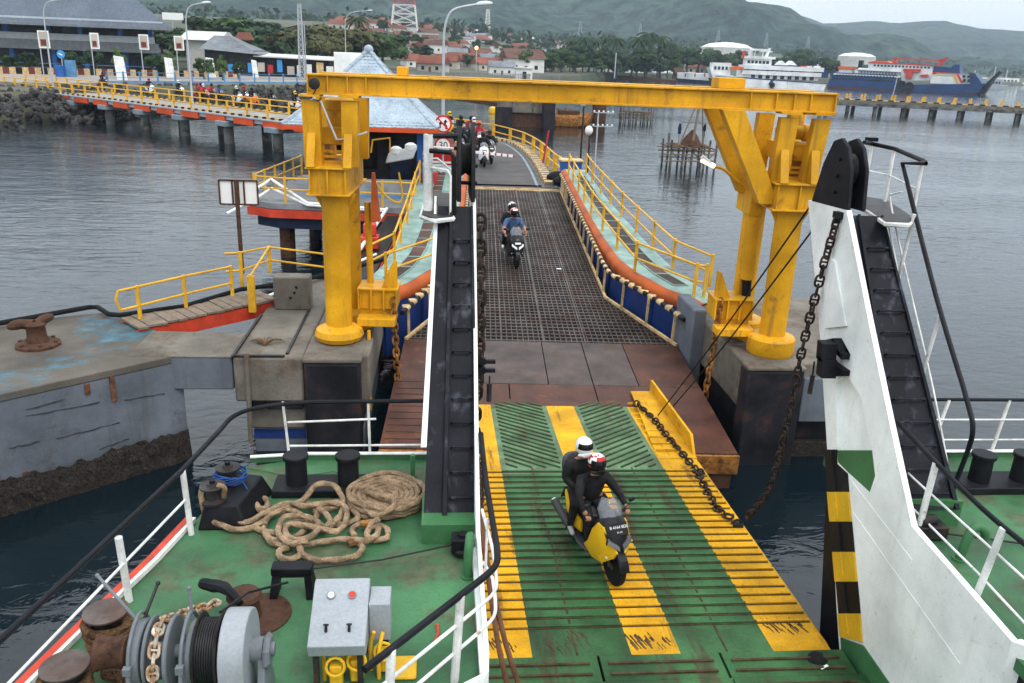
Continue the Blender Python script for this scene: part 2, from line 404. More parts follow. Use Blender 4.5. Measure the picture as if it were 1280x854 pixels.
# ------------------------------------------------------------------ land: one sheet from the shore to the foot of the mountains
COAST = [(-700, 20), (-120, 55), (-60, 66), (-44, 82), (-39, 98), (-34, 110), (-22, 122), (-14, 134), (-4, 160), (8, 195), (25, 230), (45, 290), (70, 362), (110, 400), (170, 430), (260, 470), (420, 620), (640, 860), (900, 980), (1600, 1250), (3500, 1700)]
def coast_y(x):
    for (x0, y0), (x1, y1) in zip(COAST, COAST[1:]):
        if x0 <= x <= x1: return y0 + (y1 - y0) * (x - x0) / (x1 - x0)
    return COAST[0][1] if x < COAST[0][0] else COAST[-1][1]
def land_z(x, y):
    d = y - coast_y(x)
    base = -1.5 + 4.2 * smoothstep(-1.5, 4.5, d)
    return base + 24 * smoothstep(30, 620, d) + (.6 * fbm(x, y, 60) if d > 130 else 0)
def mat_land():
    m = bpy.data.materials.new('land'); m.use_nodes = True; nt = m.node_tree; b = nt.nodes['Principled BSDF']; b.inputs['Roughness'].default_value = .95
    g = _n(nt, 'ShaderNodeNewGeometry'); t = _n(nt, 'ShaderNodeTexNoise'); t.inputs['Scale'].default_value = .03; t.inputs['Detail'].default_value = 8
    nt.links.new(g.outputs['Position'], t.inputs['Vector']); r = _n(nt, 'ShaderNodeValToRGB')
    e = r.color_ramp.elements; e[0].position = .38; e[0].color = (.022, .040, .018, 1); e[1].position = .62; e[1].color = (.085, .080, .05, 1)
    nt.links.new(t.outputs[0], r.inputs[0]); nt.links.new(r.outputs[0], b.inputs['Base Color']); MATS['land'] = m
mat_land()
us = [-700, -400, -250, -160, -120] + [-100, -80, -70] + list(range(-62, 60, 3)) + list(range(60, 300, 6)) + list(range(300, 700, 25)) + list(range(700, 3501, 200))
dd = [-3, -1.5, 0, 1.5, 3, 4.5, 8, 15, 30, 60, 100, 160, 240, 340, 460, 600, 800, 1050, 1400]
nx = len(us); vs = []; fs = []
for d in dd:
    for x in us:
        y = coast_y(x) + d; vs.append((x, y, land_z(x, y)))
fs = [(j * nx + i, j * nx + i + 1, (j + 1) * nx + i + 1, (j + 1) * nx + i) for j in range(len(dd) - 1) for i in range(nx - 1)]
me = bpy.data.meshes.new('ground'); me.from_pydata(vs, [], fs); me.materials.append(MATS['land']); me.polygons.foreach_set('use_smooth', [True] * len(fs))
o = bpy.data.objects.new('ground', me); COL.objects.link(o); tag(o, kind='structure')

# mountains: ridge heights follow the skyline of the place
def mat_hill(name, a, c, sc):
    m = bpy.data.materials.new(name); m.use_nodes = True; nt = m.node_tree; b = nt.nodes['Principled BSDF']; b.inputs['Roughness'].default_value = 1; b.inputs['Specular IOR Level'].default_value = .1
    g = _n(nt, 'ShaderNodeNewGeometry'); t = _n(nt, 'ShaderNodeTexNoise'); t.inputs['Scale'].default_value = sc; t.inputs['Detail'].default_value = 10; t.inputs['Roughness'].default_value = .65
    nt.links.new(g.outputs['Position'], t.inputs['Vector']); r = _n(nt, 'ShaderNodeValToRGB'); e = r.color_ramp.elements
    e[0].position = .35; e[0].color = (*a, 1); e[1].position = .68; e[1].color = (*c, 1)
    nt.links.new(t.outputs[0], r.inputs[0])
    t2 = _n(nt, 'ShaderNodeTexNoise'); t2.inputs['Scale'].default_value = .045; t2.inputs['Detail'].default_value = 6; nt.links.new(g.outputs['Position'], t2.inputs['Vector'])
    mx = _n(nt, 'ShaderNodeMixRGB', blend_type='MULTIPLY'); mx.inputs[0].default_value = 1; mr = _n(nt, 'ShaderNodeMapRange'); nt.links.new(t2.outputs[0], mr.inputs[0])
    for i, q in enumerate((.36, .64, .25, 1.9)): mr.inputs[i + 1].default_value = q
    nt.links.new(r.outputs[0], mx.inputs[1]); nt.links.new(mr.outputs[0], mx.inputs[2]); nt.links.new(mx.outputs[0], b.inputs['Base Color'])
    bn = _n(nt, 'ShaderNodeBump'); bn.inputs['Strength'].default_value = 1; bn.inputs['Distance'].default_value = 14; nt.links.new(t2.outputs[0], bn.inputs['Height']); nt.links.new(bn.outputs[0], b.inputs['Normal'])
    MATS[name] = m
mat_hill('hill_green', (.008, .022, .017), (.028, .046, .030), .009)
def ridge(name, sky_pts, dist, depth, front, nz, rough):
    """a range whose crest stands at the given distance; sky_pts are (px,py) of its skyline"""
    cols = []
    for px in range(-260, 1561, 14):
        for (x0, y0), (x1, y1) in zip(sky_pts, sky_pts[1:]):
            if x0 <= px <= x1: py = y0 + (y1 - y0) * (px - x0) / (x1 - x0)
        d = ray(px, py); hd = math.hypot(d.x, d.y); cols.append((d.x / hd, d.y / hd, 8 + dist * d.z / hd))
    rows = 40; nx = len(cols); vs = []
    for j in range(rows):
        t = j / (rows - 1); D = front + (dist - front) * t if t <= 1 else dist
        for (sx, sy, H) in cols:
            x, y = sx * D, sy * D
            z = H * (t ** 1.35)
            gully = nz * fbm(x, y, rough, 5) * math.sin(math.pi * min(1, t * .97 + .03)) + nz * .1 * fbm(x, y, rough * .15, 4) * min(1, t * 3)
            vs.append((x, y, z + gully + (4 if t > .02 else -6)))
    for (sx, sy, H) in cols: vs.append((sx * (dist + depth), sy * (dist + depth), H * .2))
    rows += 1
    fs = [(j * nx + i, j * nx + i + 1, (j + 1) * nx + i + 1, (j + 1) * nx + i) for j in range(rows - 1) for i in range(nx - 1)]
    me = bpy.data.meshes.new(name); me.from_pydata(vs, [], fs); me.materials.append(MATS['hill_green']); me.polygons.foreach_set('use_smooth', [True] * len(fs))
    o = bpy.data.objects.new(name, me); COL.objects.link(o); return tag(o, kind='structure')
ridge('mountain', [(-400, -120), (0, -115), (200, -85), (420, -130), (600, -105), (700, -60), (800, -45), (880, -22), (919, 0), (940, 10), (985, 28), (1010, 37), (1060, 52), (1130, 62), (1220, 74), (1300, 84), (1700, 96)], 2000, 400, 1000, 60, 260)
ridge('hills', [(-400, 20), (700, 10), (900, 6), (925, 8), (955, 19), (990, 19), (1010, 23), (1027, 31), (1050, 31), (1085, 28), (1130, 30), (1180, 28), (1228, 38), (1285, 41), (1400, 52), (1700, 60)], 2950, 350, 1900, 32, 300)
# ------------------------------------------------------------------ own ferry: decks
DZ = 3.3
LD = [(-.04, 9.22), (-1.6, 9.22), (-2.28, 9.0), (-2.5, 7.76), (-2.66, 7.05), (-2.95, 6.0), (-3.3, 4.6), (-3.5, 1.2), (.42, 1.2), (.42, 9.22)]
o = MB().prism(LD, 'z', 3.18, DZ).build('deck', ['ship_green']); tag(o, kind='structure')
RD = [(4.95, 1.2), (9.4, 1.2), (9.4, 5.5), (8.6, 9.0), (8.2, 9.22), (4.95, 9.22)]
o = MB().prism(RD, 'z', 3.18, DZ).build('deck', ['ship_green']); tag(o, kind='structure')
HL = [(-.06, 9.19), (-1.58, 9.19), (-2.25, 8.97), (-2.48, 7.76), (-2.64, 7.05), (-2.93, 6.0), (-3.27, 4.6), (-3.4, 1.2), (.38, 1.2), (.38, 9.0)]
def hullpart(P, cx):
    m = MB(); k = len(P); Q = [((x - cx) * .93 + cx, y - .9 * smoothstep(5, 9, y)) for x, y in P]
    m.add([(x, y, -.6) for x, y in Q] + [(x, y, 3.177) for x, y in P], [tuple(range(k)), tuple(range(2 * k - 1, k - 1, -1))] + [(i, (i + 1) % k, k + (i + 1) % k, k + i) for i in range(k)])
    return m
o = hullpart(HL, -.2).build('ferry_hull', ['black_paint']); tag(o, kind='structure')
o = hullpart([(4.98, 1.2), (9.3, 1.2), (9.3, 5.5), (8.5, 9.0), (8.1, 9.19), (5.0, 9.19)], 5.5).build('ferry_hull', ['black_paint']); tag(o, kind='structure')
o = MB().bb((.42, .5, 1.2), (4.93, 7.35, 1.497)).build('car_deck', ['ramp_green']); tag(o, kind='structure')

# raised deck edges: a coaming that carries the white lip along the bow
def edge(name, label, pts, h, wd, mats, cat):
    r = thing(name, label, cat, pts[0])
    for a, b_ in zip(pts, pts[1:]):
        a, b_ = V(a), V(b_)
        MB().bar(a + V((0, 0, h / 2)), b_ + V((0, 0, h / 2)), wd, h).build('coaming_plate', [mats[0]], r)
        MB().bar(a + V((0, 0, h + .008)), b_ + V((0, 0, h + .008)), wd + .03, .014).build('edge_strip', [mats[1]], r)
    return r
edge('deck_coaming', 'low green coaming with white edge across the bow end of the left mooring deck', [(-2.2, 9.12, DZ), (-1.55, 9.2, DZ), (-.1, 9.2, DZ)], .07, .03, ['ship_green', 'white_rail'], 'coaming')
edge('deck_coaming', 'low green coaming with white edge across the bow end of the right mooring deck', [(5.7, 9.2, DZ), (8.2, 9.2, DZ)], .07, .03, ['ship_green', 'white_rail'], 'coaming')
r = thing('deck_edge_rail', 'red rubbing strip with white lip along the outer edge of the left deck', 'rubbing strip', (-2.6, 7, DZ))
P = [V((-2.5, 7.8, DZ)), V((-2.66, 7.05, DZ)), V((-2.95, 6.0, DZ)), V((-3.3, 4.6, DZ))]
for a, b_ in zip(P, P[1:]):
    MB().bar(a + V((-.05, 0, .0)), b_ + V((-.05, 0, .0)), .07, .1).build('red_strip', ['red_paint'], r)
    MB().bar(a + V((.01, 0, .03)), b_ + V((.01, 0, .03)), .035, .05).build('white_lip', ['white_rail'], r)

# ------------------------------------------------------------------ bow ramp
def rz(y): return 1.5 - .047 * (y - 7.5)
RX = [.38, 1.12, 2.28, 2.86, 3.98, 4.68]; RM = [1, 0, 1, 0, 1]
RY0, RY1 = 7.78, 16.3
ramp = thing('bow_ramp', 'green and yellow striped bow ramp let down onto the rusty link span', 'ramp', (2.53, 7.6, 1.49))
m = MB()
ys = [RY0 + (12.62 - RY0) * i / 9 for i in range(10)] + [12.62 + (RY1 - 12.62) * (i + 1) / 7 for i in range(7)]
vs = [(x, y, rz(y)) for y in ys for x in RX]
m.add(vs, [], 0)
for j in range(16):
    for i in range(5):
        a = j * 6 + i; m.f.append((a, a + 1, a + 7, a + 6)); m.m.append(3 if (RM[i] == 0 and ys[j] > 12.4) else RM[i])
b0 = len(m.v); m.v += [(x, y, rz(y) - .2) for (x, y) in ((RX[0], RY0), (RX[5], RY0), (RX[5], RY1), (RX[0], RY1))]
tl = [0, 5, 16 * 6 + 5, 16 * 6]
for i in range(4):
    m.f.append((tl[i], tl[(i + 1) % 4], b0 + (i + 1) % 4, b0 + i)); m.m.append(2)
m.f.append((b0, b0 + 1, b0 + 2, b0 + 3)); m.m.append(2)
m.build('ramp_plate', ['ramp_green', 'yellow_ramp', 'rusty', 'ramp_pale'], ramp, smooth=False, fix=True)
def tread(x0, y0, x1, y1, wd=.036, ht=.03):
    """a welded bar; painted with the stripe it crosses, worn to rust in places along its edge"""
    m = MB(); cuts = [x0] + [c for c in RX[1:5] if x0 + .02 < c < x1 - .02] + [x1]
    for a, b_ in zip(cuts, cuts[1:]):
        ya = y0 + (y1 - y0) * (a - x0) / (x1 - x0); yb = y0 + (y1 - y0) * (b_ - x0) / (x1 - x0)
        k = 0
        for i in range(5):
            if RX[i] - .01 <= (a + b_) / 2 <= RX[i + 1] + .01: k = RM[i]
        m.bar((a, ya, rz(ya) + ht / 2 - .002), (b_, yb, rz(yb) + ht / 2 - .002), wd, ht, k)
        # rust and grime sits in the weld along the near foot of the bar
        m.bar((a, ya - wd * .62, rz(ya) + .004), (b_, yb - wd * .62, rz(yb) + .004), wd * .8, .012, 2)
    m.build('tread_bar', ['ramp_green', 'yellow_ramp', 'ramp_wear'], ramp, smooth=False, fix=False)
YC = 12.75
def chev(xa, xb, sgn):
    s = .80; y = 16.25 + (xb - xa) * s
    while y > YC - .1:
        # bar from (xa, y) falling (left panel) or (xb, y) falling to xa (right panel)
        pts = []
        for t in (0, 1):
            x = xa + (xb - xa) * t; yy = y - s * (xb - xa) * (t if sgn > 0 else 1 - t); pts.append((x, yy))
        (x0, y0), (x1, y1) = pts
        if y1 != y0:
            lo, hi = 0.0, 1.0
            for lim, side in ((16.12, 1), (YC + .12, -1)):
                t = (lim - y0) / (y1 - y0)
                below_ok0 = (y0 <= lim) if side > 0 else (y0 >= lim)
                below_ok1 = (y1 <= lim) if side > 0 else (y1 >= lim)
                if not below_ok0 and not below_ok1: lo = 2
                elif not below_ok0: lo = max(lo, t)
                elif not below_ok1: hi = min(hi, t)
            if hi - lo > .12:
                j = random.uniform(-.012, .012)
                tread(x0 + (x1 - x0) * lo, y0 + (y1 - y0) * lo + j, x0 + (x1 - x0) * hi, y0 + (y1 - y0) * hi + j, .026, .026)
        y -= .2
chev(1.22, 2.18, 1); chev(2.96, 3.88, -1)
y = YC - .05; k = 0
while y > 8.3:
    j = [random.uniform(-.012, .012) for _ in (0, 1)]
    tread(.40, y + j[0], 4.66, y + j[1]); y -= .198; k += 1
for xs in (1.66, 3.42):
    for a, b_ in zip([7.8, 9.3, 10.8], [9.3, 10.8, YC + .1]):
        MB().bar((xs + random.uniform(-.02, .02), a, rz(a) + .003), (xs + random.uniform(-.02, .02), b_, rz(b_) + .003), .022, .012).build('weld_seam', ['ramp_wear'], ramp)
for j in range(9):                                   # short bars on the raised right edge, in front of the kerb
    y = 15.9 - j * .3
    MB().bar((4.02, y, rz(y) + .05), (4.5, y, rz(y) + .05), .03, .035).build('grip_bar', ['yellow_ramp'], ramp)
MB().hexa([(3.98, 13.2, rz(13.2) + .003), (4.70, 13.2, rz(13.2) + .003), (4.70, 16.45, rz(16.4) + .1), (4.2, 16.45, rz(16.4) + .1), (3.98, 13.2, rz(13.2) + .006), (4.70, 13.2, rz(13.2) + .02), (4.70, 16.45, rz(16.4) + .13), (4.2, 16.45, rz(16.4) + .13)]).build('side_plate', ['yellow_ramp'], ramp)
MB().prism([(13.3, rz(13.3)), (16.6, rz(16.6) + .08), (16.6, rz(16.6) + .34), (13.6, rz(13.6) + .32)], 'x', 4.66, 4.71).build('kerb_plate', ['yellow_ramp'], ramp)
for x, y in ((4.55, 12.55), (4.58, 10.75)):
    m = MB(); m.box((x, y, rz(y) + .03), (.16, .12, .05)); m.tube(arc((x, y, rz(y) + .05), .06, 0, math.pi, 8), .018, 6); m.build('chain_lug', ['dark_steel'], ramp)
for i, (x0, x1) in enumerate(((.42, 1.86), (1.89, 3.30), (3.33, 4.80))):          # hinged flaps at the foot of the ramp
    f = MB().prism([(7.35, 1.50), (7.76, 1.505), (7.76, 1.44), (7.35, 1.43)], 'x', x0, x1).build('hinge_flap', ['ramp_green'], ramp, bev=.004)
    for yy in (7.45, 7.62):
        MB().bar((x0 + .08, yy, 1.512), (x1 - .1, yy, 1.512), .03, .025).build('tread_bar', ['ramp_wear'], f)
    f2 = MB().bb((x0, 6.2, 1.49), (x1, 7.32, 1.52)).build('hinge_flap', ['ramp_green'], ramp, bev=.004)
    for yy in (6.4, 6.6, 6.8, 7.0, 7.2):
        MB().bar((x0 + .08, yy, 1.525), (x1 - .1, yy, 1.525), .03, .025).build('tread_bar', ['ramp_wear'], f2)
for k in range(5):
    y0 = 7.9 + k * 1.75
    MB().cyl((4.68, y0, rz(y0) - .04), (4.68, y0 + 1.7, rz(y0 + 1.7) - .04), .035).build('edge_pipe', ['yellow_ramp'], ramp)

random.seed(14)
for cx, cy, n_, wx in ((2.56, 8.02, 13, .46), (4.30, 8.25, 12, .5), (1.75, 8.1, 5, .3), (.75, 8.0, 8, .4), (1.45, 7.95, 4, .3)):   # paint scraped to bare rusty steel by passing wheels
    for k in range(n_ * 2):
        x = cx + random.uniform(-wx, wx) * .5; y = cy + random.uniform(-.12, .12); l_ = random.uniform(.05, .22); w_ = random.uniform(.006, .02); sk = -.06 * l_ / .2
        MB().prism([(x, y - l_ / 2), (x + w_, y - l_ * .42), (x + w_ * .7 + sk, y + l_ / 2), (x + sk - w_ * .2, y + l_ * .4)], 'z', rz(y) - .02, rz(y) + .0035).build('scrape', ['ramp_wear'], ramp, smooth=False)
m = MB(); m.lathe([(.02, .05), (.05, .045), (.09, .025), (.12, .0)], (4.42, 7.62, 1.50), n=12); m.v = [(v[0] + .05 * fbm(v[0] * 12, v[1] * 12, 1), v[1] * 1.0 + .03 * fbm(v[1] * 14, v[0] * 9, 1), v[2]) for v in m.v]
tag(m.build('oily_rag', ['rubber']), 'dark oily rag lying at the lower right corner of the bow ramp', 'rag')
tag(MB().hexa([(4.40, 7.42, 1.512), (4.50, 7.46, 1.512), (4.49, 7.49, 1.512), (4.39, 7.45, 1.512), (4.40, 7.42, 1.522), (4.50, 7.46, 1.53), (4.49, 7.49, 1.527), (4.39, 7.45, 1.52)]).build('paper_scrap', ['sign_white']), 'small white paper scrap on the green flap below the ramp', 'litter')
# ------------------------------------------------------------------ bow towers (the raked horns either side of the ramp)
from mathutils.geometry import tessellate_polygon
PA, PB = V((0, 7.4, 3.3)), V((0, 9.63, 6.4))
TA = (PB - PA).normalized(); NA = V((1, 0, 0)).cross(TA) * -1     # NA points aft and up
if NA.y > 0: NA = -NA
def aft(x, s, off=0.0): return V((x, 0, 0)) + PA + TA * s + NA * off
def xp(px, py, X=4.9):
    p = atx(px, py, X); return (p.y, p.z)
def bow_tower(side):
    right = side > 0
    r = thing('bow_tower', 'white raked bow horn with hazard bands and black stepped back right of the ramp' if right else
              'narrow black stepped bow horn with white edge, left of the ramp', 'bow tower', (4.9 if right else .44, 8, 1.4))
    OUT = [(10.71, 6.33), (9.62, 6.39), (8.69, 5.30), (7.93, 4.44), (7.13, 3.56), (6.27, 3.50), (5.49, 3.44), (5.49, .9), (7.0, .5), (7.6, .62), (7.95, 1.3), (8.18, 1.72), (8.67, 2.7), (9.05, 3.40), (9.76, 4.74)]
    Xi, Xo = (4.9, 5.02) if right else (.44, .32)
    if right:
        HOLE = [xp(1046, 562), xp(1045, 480), xp(1052, 471), xp(1062, 474), xp(1077, 498), xp(1084, 540), xp(1090, 562), xp(1094, 595), xp(1087, 616), xp(1060, 591), xp(1047, 578)]
        tri = tessellate_polygon([[V((0, *p)) for p in OUT], [V((0, *p)) for p in HOLE]])
        allp = OUT + HOLE; m = MB(); m.add([(Xi, *p) for p in allp], tri)
        n = len(OUT); m.add([(Xi, *p) for p in OUT] + [(Xo - .055, *p) for p in OUT], [(i, (i + 1) % n, n + (i + 1) % n, n + i) for i in range(n)] + [tuple(range(2 * n - 1, n - 1, -1))])
        m.build('horn_plate', ['white_paint'], r, smooth=False)
        k = len(HOLE); dpt = .17; m = MB()
        m.add([(Xi, *p) for p in HOLE] + [(Xi + dpt, *p) for p in HOLE], [(i, (i + 1) % k, k + (i + 1) % k, k + i) for i in range(k)] + [tuple(range(k, 2 * k))])
        m.build('recess', ['white_paint'], r, smooth=False)
        gp = [xp(1046.5, 563), xp(1090, 563), xp(1094, 595), xp(1087, 615.5), xp(1060, 591), xp(1047, 578)]
        MB().prism(gp, 'x', Xi + .13, Xi + .006).build('recess_floor', ['green_pipe'], r, smooth=False)
        # raised pad above the pocket
        pad = [xp(1031, 318), xp(1046, 326), xp(1060, 408), xp(1034, 411)]
        MB().prism(pad, 'x', Xi, Xi - .03).build('doubler_plate', ['white_paint'], r, bev=.006)
        # weld seams
        for a, b_ in (((1066, 640), (1200, 830)), ((1062, 598), (1140, 700)), ((1036, 420), (1044, 470))):
            A, B = xp(*a), xp(*b_); MB().bar((Xi - .001, *A), (Xi - .001, *B), .009, .007).build('weld_seam', ['white_paint'], r)
        # hazard bands
        L = lambda py: 1031 + (py - 562) * 20 / 228; Rr = lambda py: 1060.5 + (py - 600) * 19.5 / 208
        rows = [562, 615, 652, 690, 727, 767, 796]
        for i, (a, b_) in enumerate(zip(rows, rows[1:])):
            q = [xp(L(a), a), xp(Rr(a) if i else 1047, a)] + ([xp(1047, 580), xp(1060, 592)] if i == 0 else []) + [xp(Rr(b_), b_ + (6 if i == 5 else 0)), xp(L(b_), b_)]
            MB().prism(q, 'x', Xi, Xi - .012 - (.012 if i % 2 else 0)).build('hazard_band', ['stripe_black' if i % 2 == 0 else 'stripe_yellow'], r, smooth=False)
            A, B = xp((L(a) + Rr(a)) / 2 - 2, a + 2), xp((L(b_) + Rr(b_)) / 2 - 2, b_ - 2)
            MB().bar((Xi - .02 - (.012 if i % 2 else 0), *A), (Xi - .02 - (.012 if i % 2 else 0), *B), .02, .02).build('bar', ['stripe_black' if i % 2 == 0 else 'stripe_yellow'], r)
        q = [xp(L(797), 797), xp(1080, 807), xp(1114, 856), xp(1150, 910), xp(1060, 910)]
        MB().prism(q, 'x', Xi, Xi - .014).build('green_foot', ['green_pipe'], r, smooth=False)
        # return of the wall at the lane's after end
        MB().hexa([(4.9, 5.49, .9), (5.0, 5.52, .9), (6.4, 4.55, .9), (6.35, 4.45, .9), (4.9, 5.49, 3.44), (5.0, 5.52, 3.44), (6.4, 4.55, 3.44), (6.35, 4.45, 3.44)]).build('wall_return', ['white_paint'], r, smooth=False)
        xt0, xt1, xb0, xb1 = 4.985, 5.34, 4.95, 5.68
    else:
        m = MB(); m.prism([(y_ + .13 if 7.5 < y_ < 9.7 and z_ > 4 else y_, z_) for y_, z_ in OUT], 'x', .44, .40); m.build('horn_plate', ['white_paint'], r, smooth=False)
        MB().prism([(10.5, 6.30), (9.62, 6.34), (7.55, 3.50), (7.9, 3.2), (9.05, 3.3), (9.76, 4.74)], 'x', -.02, -.045).build('outer_plate', ['white_paint'], r, smooth=False)
        MB().hexa([aft(-.16, .95, -.03), aft(-.10, .95, -.03), aft(.0, 3.6, -.03), aft(-.04, 3.6, -.03), aft(-.16, .95, .012), aft(-.10, .95, .012), aft(.0, 3.6, .012), aft(-.04, 3.6, .012)]).build('white_flange', ['white_paint'], r)
        MB().bb((-.14, 7.32, 3.3), (.44, 7.95, 3.52)).build('tower_foot', ['green_pipe'], r, smooth=False)
        MB().hexa([(.36, 5.35, 1.4), (.43, 5.35, 1.4), (.43, 7.3, 1.4), (.36, 7.3, 1.4), (.36, 5.35, 3.40), (.43, 5.35, 3.40), (.43, 7.3, 3.42), (.36, 7.3, 3.42)]).build('lane_wall', ['white_paint'], r, smooth=False)
        MB().hexa([(.43, 5.36, 1.4), (.40, 5.30, 1.4), (-.9, 4.4, 1.4), (-.9, 4.5, 1.4), (.43, 5.36, 3.40), (.40, 5.30, 3.40), (-.9, 4.4, 3.40), (-.9, 4.5, 3.40)]).build('wall_return', ['white_paint'], r, smooth=False)
        xt0, xt1, xb0, xb1 = .0, .40, -.125, .445
    if right:
        MB().hexa([(4.95, 7.6, 3.3), (5.72, 7.55, 3.3), (5.72, 8.3, 3.3), (4.95, 8.3, 3.3), (4.95, 7.6, 3.6), (5.72, 7.55, 3.6), (5.72, 8.3, 3.6), (4.95, 8.3, 3.6)]).build('tower_foot', ['green_pipe'], r, smooth=False)
    # sloping back plate with its side flange, steps and grease streaks
    s0, s1 = .16 if not right else .25, 3.74
    MB().hexa([aft(xb0, s0, -.1), aft(xb1, s0, -.1), aft(xt1, s1, -.1), aft(xt0, s1, -.1), aft(xb0, s0), aft(xb1, s0), aft(xt1, s1), aft(xt0, s1)]).build('back_plate', ['black_ladder'], r, smooth=False)
    def lx(f, s): return (xb0 + (xb1 - xb0) * f) * (1 - (s - s0) / (s1 - s0)) + (xt0 + (xt1 - xt0) * f) * (s - s0) / (s1 - s0)
    fl = .38 if not right else .13
    MB().hexa([aft(lx(fl - .045, s0), s0, .0), aft(lx(fl + .045, s0), s0, .0), aft(lx(fl + .045, s1), s1, .0), aft(lx(fl - .045, s1), s1, .0),
               aft(lx(fl - .045, s0), s0, .05), aft(lx(fl + .045, s0), s0, .05), aft(lx(fl + .045, s1), s1, .05), aft(lx(fl - .045, s1), s1, .05)]).build('guide_flange', ['black_ladder'], r, bev=.006)
    MB().hexa([aft(lx(.93, s0), s0, .0), aft(lx(1, s0), s0, .0), aft(lx(1, s1), s1, .0), aft(lx(.93, s1), s1, .0), aft(lx(.93, s0), s0, .035), aft(lx(1, s0), s0, .035), aft(lx(1, s1), s1, .035), aft(lx(.93, s1), s1, .035)]).build('side_flange', ['black_ladder'], r, bev=.004)
    for i in range(12):
        s = 3.30 - i * .262
        if s > s0 + .1:
            a, b_ = lx(fl + .1, s), lx(.88, s); m = MB()
            m.tube([aft(a, s, 0), aft(a + .012, s, .055), aft(b_ - .012, s, .055), aft(b_, s, 0)], .013, 6); m.build('step', ['black_ladder'], r)
    # head: two cheek plates with the sheave between
    cx = (4.93, 5.12) if right else (.24, .40)
    capP = [(10.62, 6.33), (9.62, 6.38), (9.70, 6.86), (9.86, 7.10), (10.06, 7.2), (10.25, 7.15), (10.45, 6.85)]
    for c in cx: MB().prism(capP, 'x', c - .025, c + .025).build('cheek_plate', ['black_paint'], r, bev=.01)
    if right: MB().prism([(10.5, 6.34), (9.9, 6.38), (9.95, 6.85), (10.2, 7.0), (10.35, 6.8)], 'x', cx[0], cx[1]).build('cheek_web', ['black_paint'], r)
    mid = (cx[0] + cx[1]) / 2
    MB().lathe([(.02, -.05), (.20, -.05), (.16, 0), (.20, .05), (.02, .05)], (mid, 10.02, 6.82), (1, 0, 0), 20).build('sheave', ['dark_steel'], r)
    for zz in (6.55, 6.75, 6.95): MB().cyl((cx[0] - .06, 9.98, zz), (cx[1] + .06, 9.98, zz), .022, n=8).build('pin', ['black_paint'], r)
    # lookout platform and its rails
    if right:
        fl_ = [at(px, py, 6.33) for px, py in ((1066, 252), (1084, 246), (1108, 250), (1130, 264), (1143, 273), (1136, 278), (1108, 277), (1086, 262))]
    else:
        fl_ = [at(px, py, 6.25) for px, py in ((527, 268), (533, 247), (545, 240), (566, 242), (566, 270), (545, 273))]
    zf = fl_[0].z
    MB().prism([(p.x, p.y) for p in fl_], 'z', zf - .03, zf).build('platform_floor', ['dark_steel'], r, smooth=False)
    MB().tube([p + V((0, 0, -.035)) for p in fl_], .03, 6, closed=True).build('platform_rim', ['white_rail'], r)
    return r
tower_r = bow_tower(1); tower_l = bow_tower(-1)
# rails round the right lookout and down its outer side
def rail(name, label, cat, base, rails, posts, group=None, n=8):
    """rails: (name, points, radius, material); posts: (foot, head, radius, material)"""
    r = thing(name, label, cat, base, group=group)
    for nm, pts, rad, mt in rails:
        MB().tube(pts, rad, n).build(nm, [mt], r)
    for a, b_, rad, mt in posts:
        MB().cyl(a, b_, rad, n=n).build('post', [mt], r)
    return r
fz = 6.33
pA, pB, pC, pD = at(1079, 246, fz), at(1106, 252, fz), at(1140, 272, fz), at(1068, 250, fz)
tA, tB, tC = [V((p.x, p.y, row(p, py))) for p, py in ((pA, 180), (pB, 186), (pC, 201))]
tD = V((pD.x, pD.y, row(pD, 178)))
nA, nB, nC = [V((p.x, p.y, (p.z + t.z) / 2)) for p, t in ((pA, tA), (pB, tB), (pC, tC))]
h0 = atx(1128, 204, 5.62)
hand = [tC, tC + V((-.12, -.28, 0)), h0] + bez([h0, atx(1170, 370, 5.64), atx(1203, 480, 5.66)], 3)[1:] + bez([atx(1214, 520, 5.67), atx(1216, 535, 5.67), atx(1211, 560, 5.68), atx(1183, 632, 5.70)], 4)
inner0 = [atx(1107, 272, 5.55), atx(1120, 275, 5.56)]
rail('stair_rail', 'black and white handrail around the lookout and down the back of the right bow tower', 'handrail', tuple(pA),
     [('top_rail', [tD, tA, tB, tC], .028, 'black_paint'), ('handrail', hand, .026, 'black_paint'), ('mid_rail', [V((pD.x, pD.y, fz + .38)), nA, nB, nC], .012, 'white_rail'),
      ('side_rod', bez([atx(1128, 240, 5.60), atx(1117, 243, 5.60), atx(1113, 252, 5.60), atx(1130, 330, 5.62), atx(1165, 480, 5.64), atx(1186, 590, 5.66)], 4), .011, 'white_rail'),
      ('side_rod', [atx(1109, 273, 5.62), atx(1130, 380, 5.64), atx(1150, 490, 5.66), atx(1172, 620, 5.68)], .011, 'white_rail')],
     [(pA, tA, .022, 'white_rail'), (pB, tB, .022, 'white_rail'), (pC, tC, .022, 'white_rail'), (atx(1116, 376, 5.6), atx(1143, 268, 5.6), .022, 'white_rail'), (atx(1143, 502, 5.62), atx(1175, 394, 5.64), .022, 'white_rail')])
MB().box((tA.x - .02, tA.y, tA.z + .06), (.14, .1, .05)).build('lamp_bracket', ['black_paint'], [o for o in bpy.data.objects if o.name.startswith('stair_rail')][-1])
fz = 6.25
q0 = at(535, 263, fz); q1 = V((q0.x, q0.y, row(q0, 168))); w0 = at(566, 268, fz)
z1, z2 = row(q0, 170), row(q0, 185)
